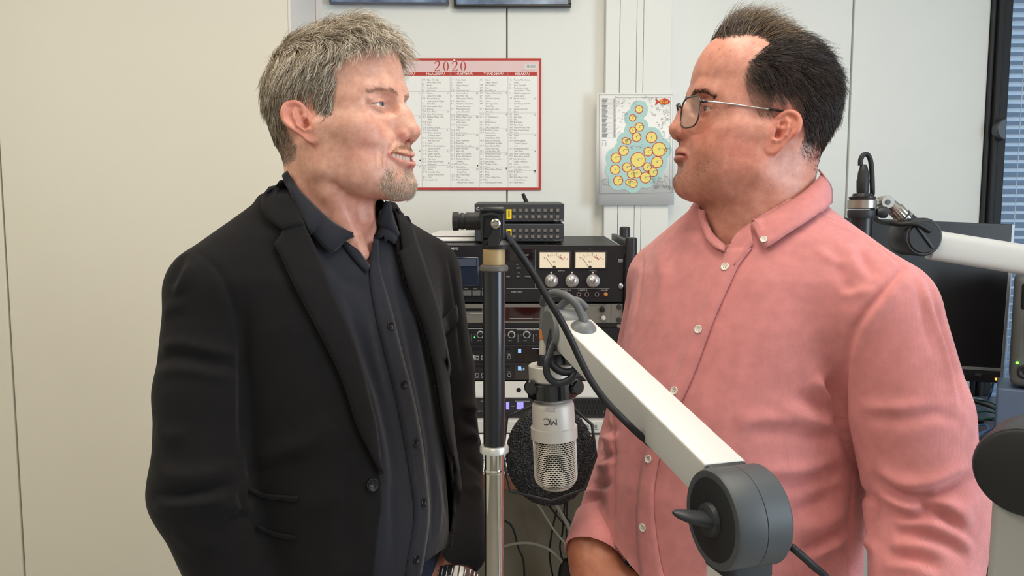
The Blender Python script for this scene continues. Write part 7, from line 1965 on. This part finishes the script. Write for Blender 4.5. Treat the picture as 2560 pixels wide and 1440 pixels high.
# ---- studio microphone hanging in a clip
mtop = pm(1378, 905); mbot = pm(1391, 1215); mdir = (mbot - mtop); ml_ = mdir.length; mdir.normalize()
mic = empty('studio_microphone', mbot, 'silver studio microphone hanging upside down with a woven metal grille', 'microphone', 'studio microphones')
s_m = Ym / FPX
def mp_(py): return (py - 905) / 310.0 * ml_
def lm(name, pr, m, n=44, sm=40): return KP(MB().lathe(mtop, mdir, [(mp_(py), r * s_m) for py, r in pr], n).build(name, m, None, sm), mic)
SIL = mat('microphone_silver', (206, 200, 192), .45, .2)
lm('top_cap', [(884, 30), (888, 33), (912, 36)], RUB); lm('neck_ring', [(910, 56), (912, 58), (946, 58), (950, 54)], mat('ring_cream', (208, 204, 194), .4, .3))
lm('under_plate', [(994, 40), (1003, 40)], SIL)
lm('body', [(997, 30), (999, 44), (1003, 50), (1010, 53.5), (1066, 54.5)], SIL); lm('body_ring', [(1063, 55), (1064, 59.5), (1092, 59.5), (1093, 55)], SIL)
lm('capsule_core', [(1092, 44), (1195, 44), (1206, 36), (1208, 0)], mat('hole', (10, 10, 10), .9))
def gr_r(py): return 51.5 if py < 1188 else 51.5 - 15 * ((py - 1188) / 27) ** 2.2
gm_ = MB(); x_, u_, d_ = frame_from(mdir); rows_ = [1094 + i * 5.0 for i in range(25)]; NSEG = 44
for i, py in enumerate(rows_):
    r = gr_r(py) * s_m; c = mtop + mdir * mp_(py)
    gm_.tube([c + (x_ * math.cos(2 * math.pi * k / NSEG) + u_ * math.sin(2 * math.pi * k / NSEG)) * r for k in range(NSEG)], .00062, 4, True, True)
    if i < len(rows_) - 1:
        r2 = gr_r(rows_[i + 1]) * s_m; c2_ = mtop + mdir * mp_(rows_[i + 1])
        for k in range(34):
            a = 2 * math.pi * (k + .5 * (i % 2)) / 34; w = x_ * math.cos(a) + u_ * math.sin(a)
            gm_.cone(c + w * r, c2_ + w * r2, .0005, .0005, 4)
g_ = KP(gm_.build('grille_mesh', mat('grille_wire', (208, 200, 188), .4, .25)), mic); g_['kind'] = 'stuff'
lm('grille_base', [(1208, 46), (1213, 42), (1217, 36), (1218, 0)], mat('grille_wire', (208, 200, 188), .4, .25))
for sg in (1, -1):
    w = Vector((sg, 0, 0)) - mdir * Vector((sg, 0, 0)).dot(mdir); w.normalize()
    pts = [mtop + mdir * mp_(py) + w * (gr_r(py) + 1) * s_m for py in (1092, 1130, 1170, 1190, 1200, 1208, 1214)]
    KP(MB().tube(pts, .0016, 8).build('grille_frame', SIL, None, 180), mic)
lr = Matrix((x_, u_, d_)).transposed()
fpt = pm(1397, 1038); lo_ = mtop + mdir * mp_(1036)
to_c = (Vector((0, 0, CAMZ)) - lo_); to_c -= mdir * to_c.dot(mdir); to_c.normalize(); rt = (-mdir).cross(to_c).normalized()
def on_mic(off, py, up_=-1):
    a = off / 54.0; w = to_c * math.cos(a) + (mdir.cross(to_c)).normalized() * -math.sin(a) * -1
    p = mtop + mdir * mp_(py) + w * 55.2 * s_m
    z = w; y = mdir if up_ < 0 else -mdir; x = y.cross(z).normalized()
    return Matrix(((x.x, y.x, z.x, p.x), (x.y, y.y, z.y, p.y), (x.z, y.z, z.z, p.z), (0, 0, 0, 1)))
KP(text('MC', on_mic(8, 1038), .0125, INK, None, spacing=.8, res=4), mic)
KP(text('MADE IN\nGERMANY', on_mic(8, 1016), .0030, INKG, None), mic)
clip = empty('microphone_clip', pm(1384, 972), 'glossy black ring clip holding the silver microphone', 'microphone clip')
GB = mat('clip_gloss_black', (20, 21, 24), .15, coat=.6)
KP(MB().lathe(mtop, mdir, [(mp_(950), 60), (mp_(951), 64), (mp_(985), 64), (mp_(988), 60)] and [(mp_(950), 58 * s_m), (mp_(952), 63 * s_m), (mp_(988), 63 * s_m), (mp_(992), 58 * s_m)], 44).build('clip_ring', GB, None, 40), clip)
for sg, px in ((-1, 1330), (1, 1441)):
    KP(MB().lathe(pm(px, 968, Ym - .018), (sg * .5, -1, 0), [(-.012, .009), (-.004, .0092), (.003, .0092), (.005, .007)], 24).build('clip_knob', GB, None, 40), clip)
# plug and cable loops
plug = empty('microphone_plug', pm(1360, 820), 'grey and white cable plug with orange band above the silver microphone', 'plug')
pa, pb = pm(1362, 890), pm(1358, 756); pd = (pb - pa).normalized(); pl = (pb - pa).length
def lp(name, pr, m): return KP(MB().lathe(pa, pd, [((890 - py) / 134 * pl, r * s_m) for py, r in pr], 28).build(name, m, None, 40), plug)
lp('plug_sleeve', [(892, 15), (868, 14), (866, 13), (862, 13.5), (860, 12.5), (856, 13), (854, 12), (846, 11.5)], mat('ring_cream', (208, 204, 194), .4, .3))
lp('orange_band', [(847, 12.5), (846, 13.5), (824, 13), (822, 12)], mat('band_orange', (206, 128, 58), .5)); lp('plug_boot', [(823, 12), (790, 10), (770, 7), (752, 5)], ALD)
cable('microphone_cable', [pm(1358, 760), pm(1362, 744, .89), pm(1385, 733, .87), pm(1412, 738, .85), pm(1436, 756, .84), pm(1450, 778, .838), tuple(end - dirv * .018 + nrm1 * .027)], .0047, mat('cable_grey', (92, 94, 96), .5), 'grey cable arching from the plug into the arm grommet', 'microphone cables')
cable('microphone_cable', [pm(1392, 800, .86), pm(1380, 840, .86), pm(1374, 880, .86), pm(1384, 915, .855), pm(1410, 930, .85), pm(1440, 924, .85), pm(1462, 900, .86), pm(1470, 870, .88)], .0046, mat('cable_dark', (38, 42, 50), .4), 'dark cable loop hanging from the arm head, outer', 'microphone cables')
cable('microphone_cable', [pm(1400, 812, .87), pm(1386, 850, .858), pm(1373, 885, .85), pm(1366, 908, .845), pm(1370, 940, .845), pm(1395, 958, .845), pm(1425, 948, .845), pm(1442, 928, .85), pm(1452, 900, .87)], .0042, mat('cable_dark', (38, 42, 50), .4), 'dark cable loop lying over the clip, inner', 'microphone cables')
cable('microphone_cable', [pm(1392, 775, .875), pm(1418, 752, .87), pm(1445, 752, .865), pm(1468, 772, .862)], .0042, mat('cable_grey', (92, 94, 96), .5), 'short grey cable bridging the arm head', 'microphone cables')
# ---- foam pop shield behind the microphone
Yf = 1.0
pf = empty('pop_shield', W(1375, 1270, Yf), 'black open-cell foam pop shield behind the silver microphone', 'pop shield')
FO = bpy.data.materials.new('foam_black'); FO.use_nodes = True; nt = FO.node_tree; bs = nt.nodes['Principled BSDF']; bs.inputs['Base Color'].default_value = srgb(34, 34, 38); bs.inputs['Roughness'].default_value = .55; bs.inputs['Specular IOR Level'].default_value = .6
tc = nt.nodes.new('ShaderNodeTexCoord'); vo = nt.nodes.new('ShaderNodeTexVoronoi'); vo.inputs['Scale'].default_value = 420; bp = nt.nodes.new('ShaderNodeBump'); bp.inputs['Strength'].default_value = 1; bp.inputs['Distance'].default_value = .003
nt.links.new(tc.outputs['Object'], vo.inputs['Vector']); nt.links.new(vo.outputs['Distance'], bp.inputs['Height']); nt.links.new(bp.outputs['Normal'], bs.inputs['Normal'])
bm = bmesh.new(); bmesh.ops.create_icosphere(bm, subdivisions=6, radius=1.0)
cF = W(1375, 1138, Yf); V_ = np.array([v.co[:] for v in bm.verts])
rF = 112 / FPX * Yf
Q = V_ * np.array((rF, rF * .34, rF * 1.16)); Q[:, 1] = np.sign(V_[:, 1]) * (np.abs(V_[:, 1]) ** .6) * rF * .3
Q += V_ * (vnoise(V_, 34, 1) * .0016 + vnoise(V_, 60, 2) * .0012)[:, None]
for v, q in zip(bm.verts, Q): v.co = Vector(q) + cF
me = bpy.data.meshes.new('foam'); bm.to_mesh(me); bm.free(); KP(link('foam', me, FO, None, 180), pf)
wr_ = [(1268, 1040), (1332, 1014), (1380, 1008), (1436, 1022), (1480, 1062), (1490, 1140), (1462, 1222), (1378, 1252), (1276, 1228), (1256, 1140)]
KP(MB().tube([W(a, c, Yf - rF * .30 - .006) for a, c in wr_], .0022, 10, True, True).build('wire_frame', RB2, None, 60), pf)
KP(MB().tube([W(1378, 1008, Yf - .03), W(1384, 985, Ym + .03)], .003, 10).build('wire_stem', RB2, None, 60), pf)

# ---- elbow of a further arm at the right edge
e3 = W(2578, 1160, .60); ax3 = Vector((-.70, -.714, 0)).normalized()
arm3 = empty('boom_stand', (e3.x, e3.y, DT), 'black elbow disc on a grey post at the lower right edge', 'boom arm')
KP(MB().lathe(e3 - ax3 * .03, ax3, [(0, .034), (.003, .037), (.056, .037), (.060, .0355), (.0605, .033)], 48).build('elbow_drum', JB, None, 30), arm3)
KP(MB().lathe(e3 + ax3 * .0305, ax3, [(0, .0345), (.002, .034), (.003, .032), (.003, 0)], 48).build('elbow_cap', RUB, None, 30), arm3)
low3 = Vector((e3.x - .004, e3.y, DT + .03)); beam('lower_tube', e3 + Vector((0, 0, -.028)), low3, Vector((ax3.y, -ax3.x, 0)), ax3, rprof(.046, .043, .008), mat('post_grey', (176, 176, 172), .45, .1), arm3)
KP(MB().lathe((low3.x, low3.y, DT), (0, 0, 1), [(0, .045), (.025, .045), (.03, .03), (.05, .028)], 36).build('desk_clamp', JB, None, 40), arm3)
hi3 = e3 + Vector((.35, .28, .16)); beam('upper_tube', e3 + (hi3 - e3).normalized() * .035, hi3, ax3, ax3.cross((hi3 - e3).normalized()).normalized(), rprof(.041, .043, .006), AL, arm3)
cable('microphone_cable', [tuple(elb + Vector((.05, .0, -.030))), W(1985, 1372, .63), W(2030, 1412, .635), W(2080, 1462, .64), W(2200, 1640, .6)], .0036, RUB, 'black cable dropping away right of the arm elbow', 'microphone cables')
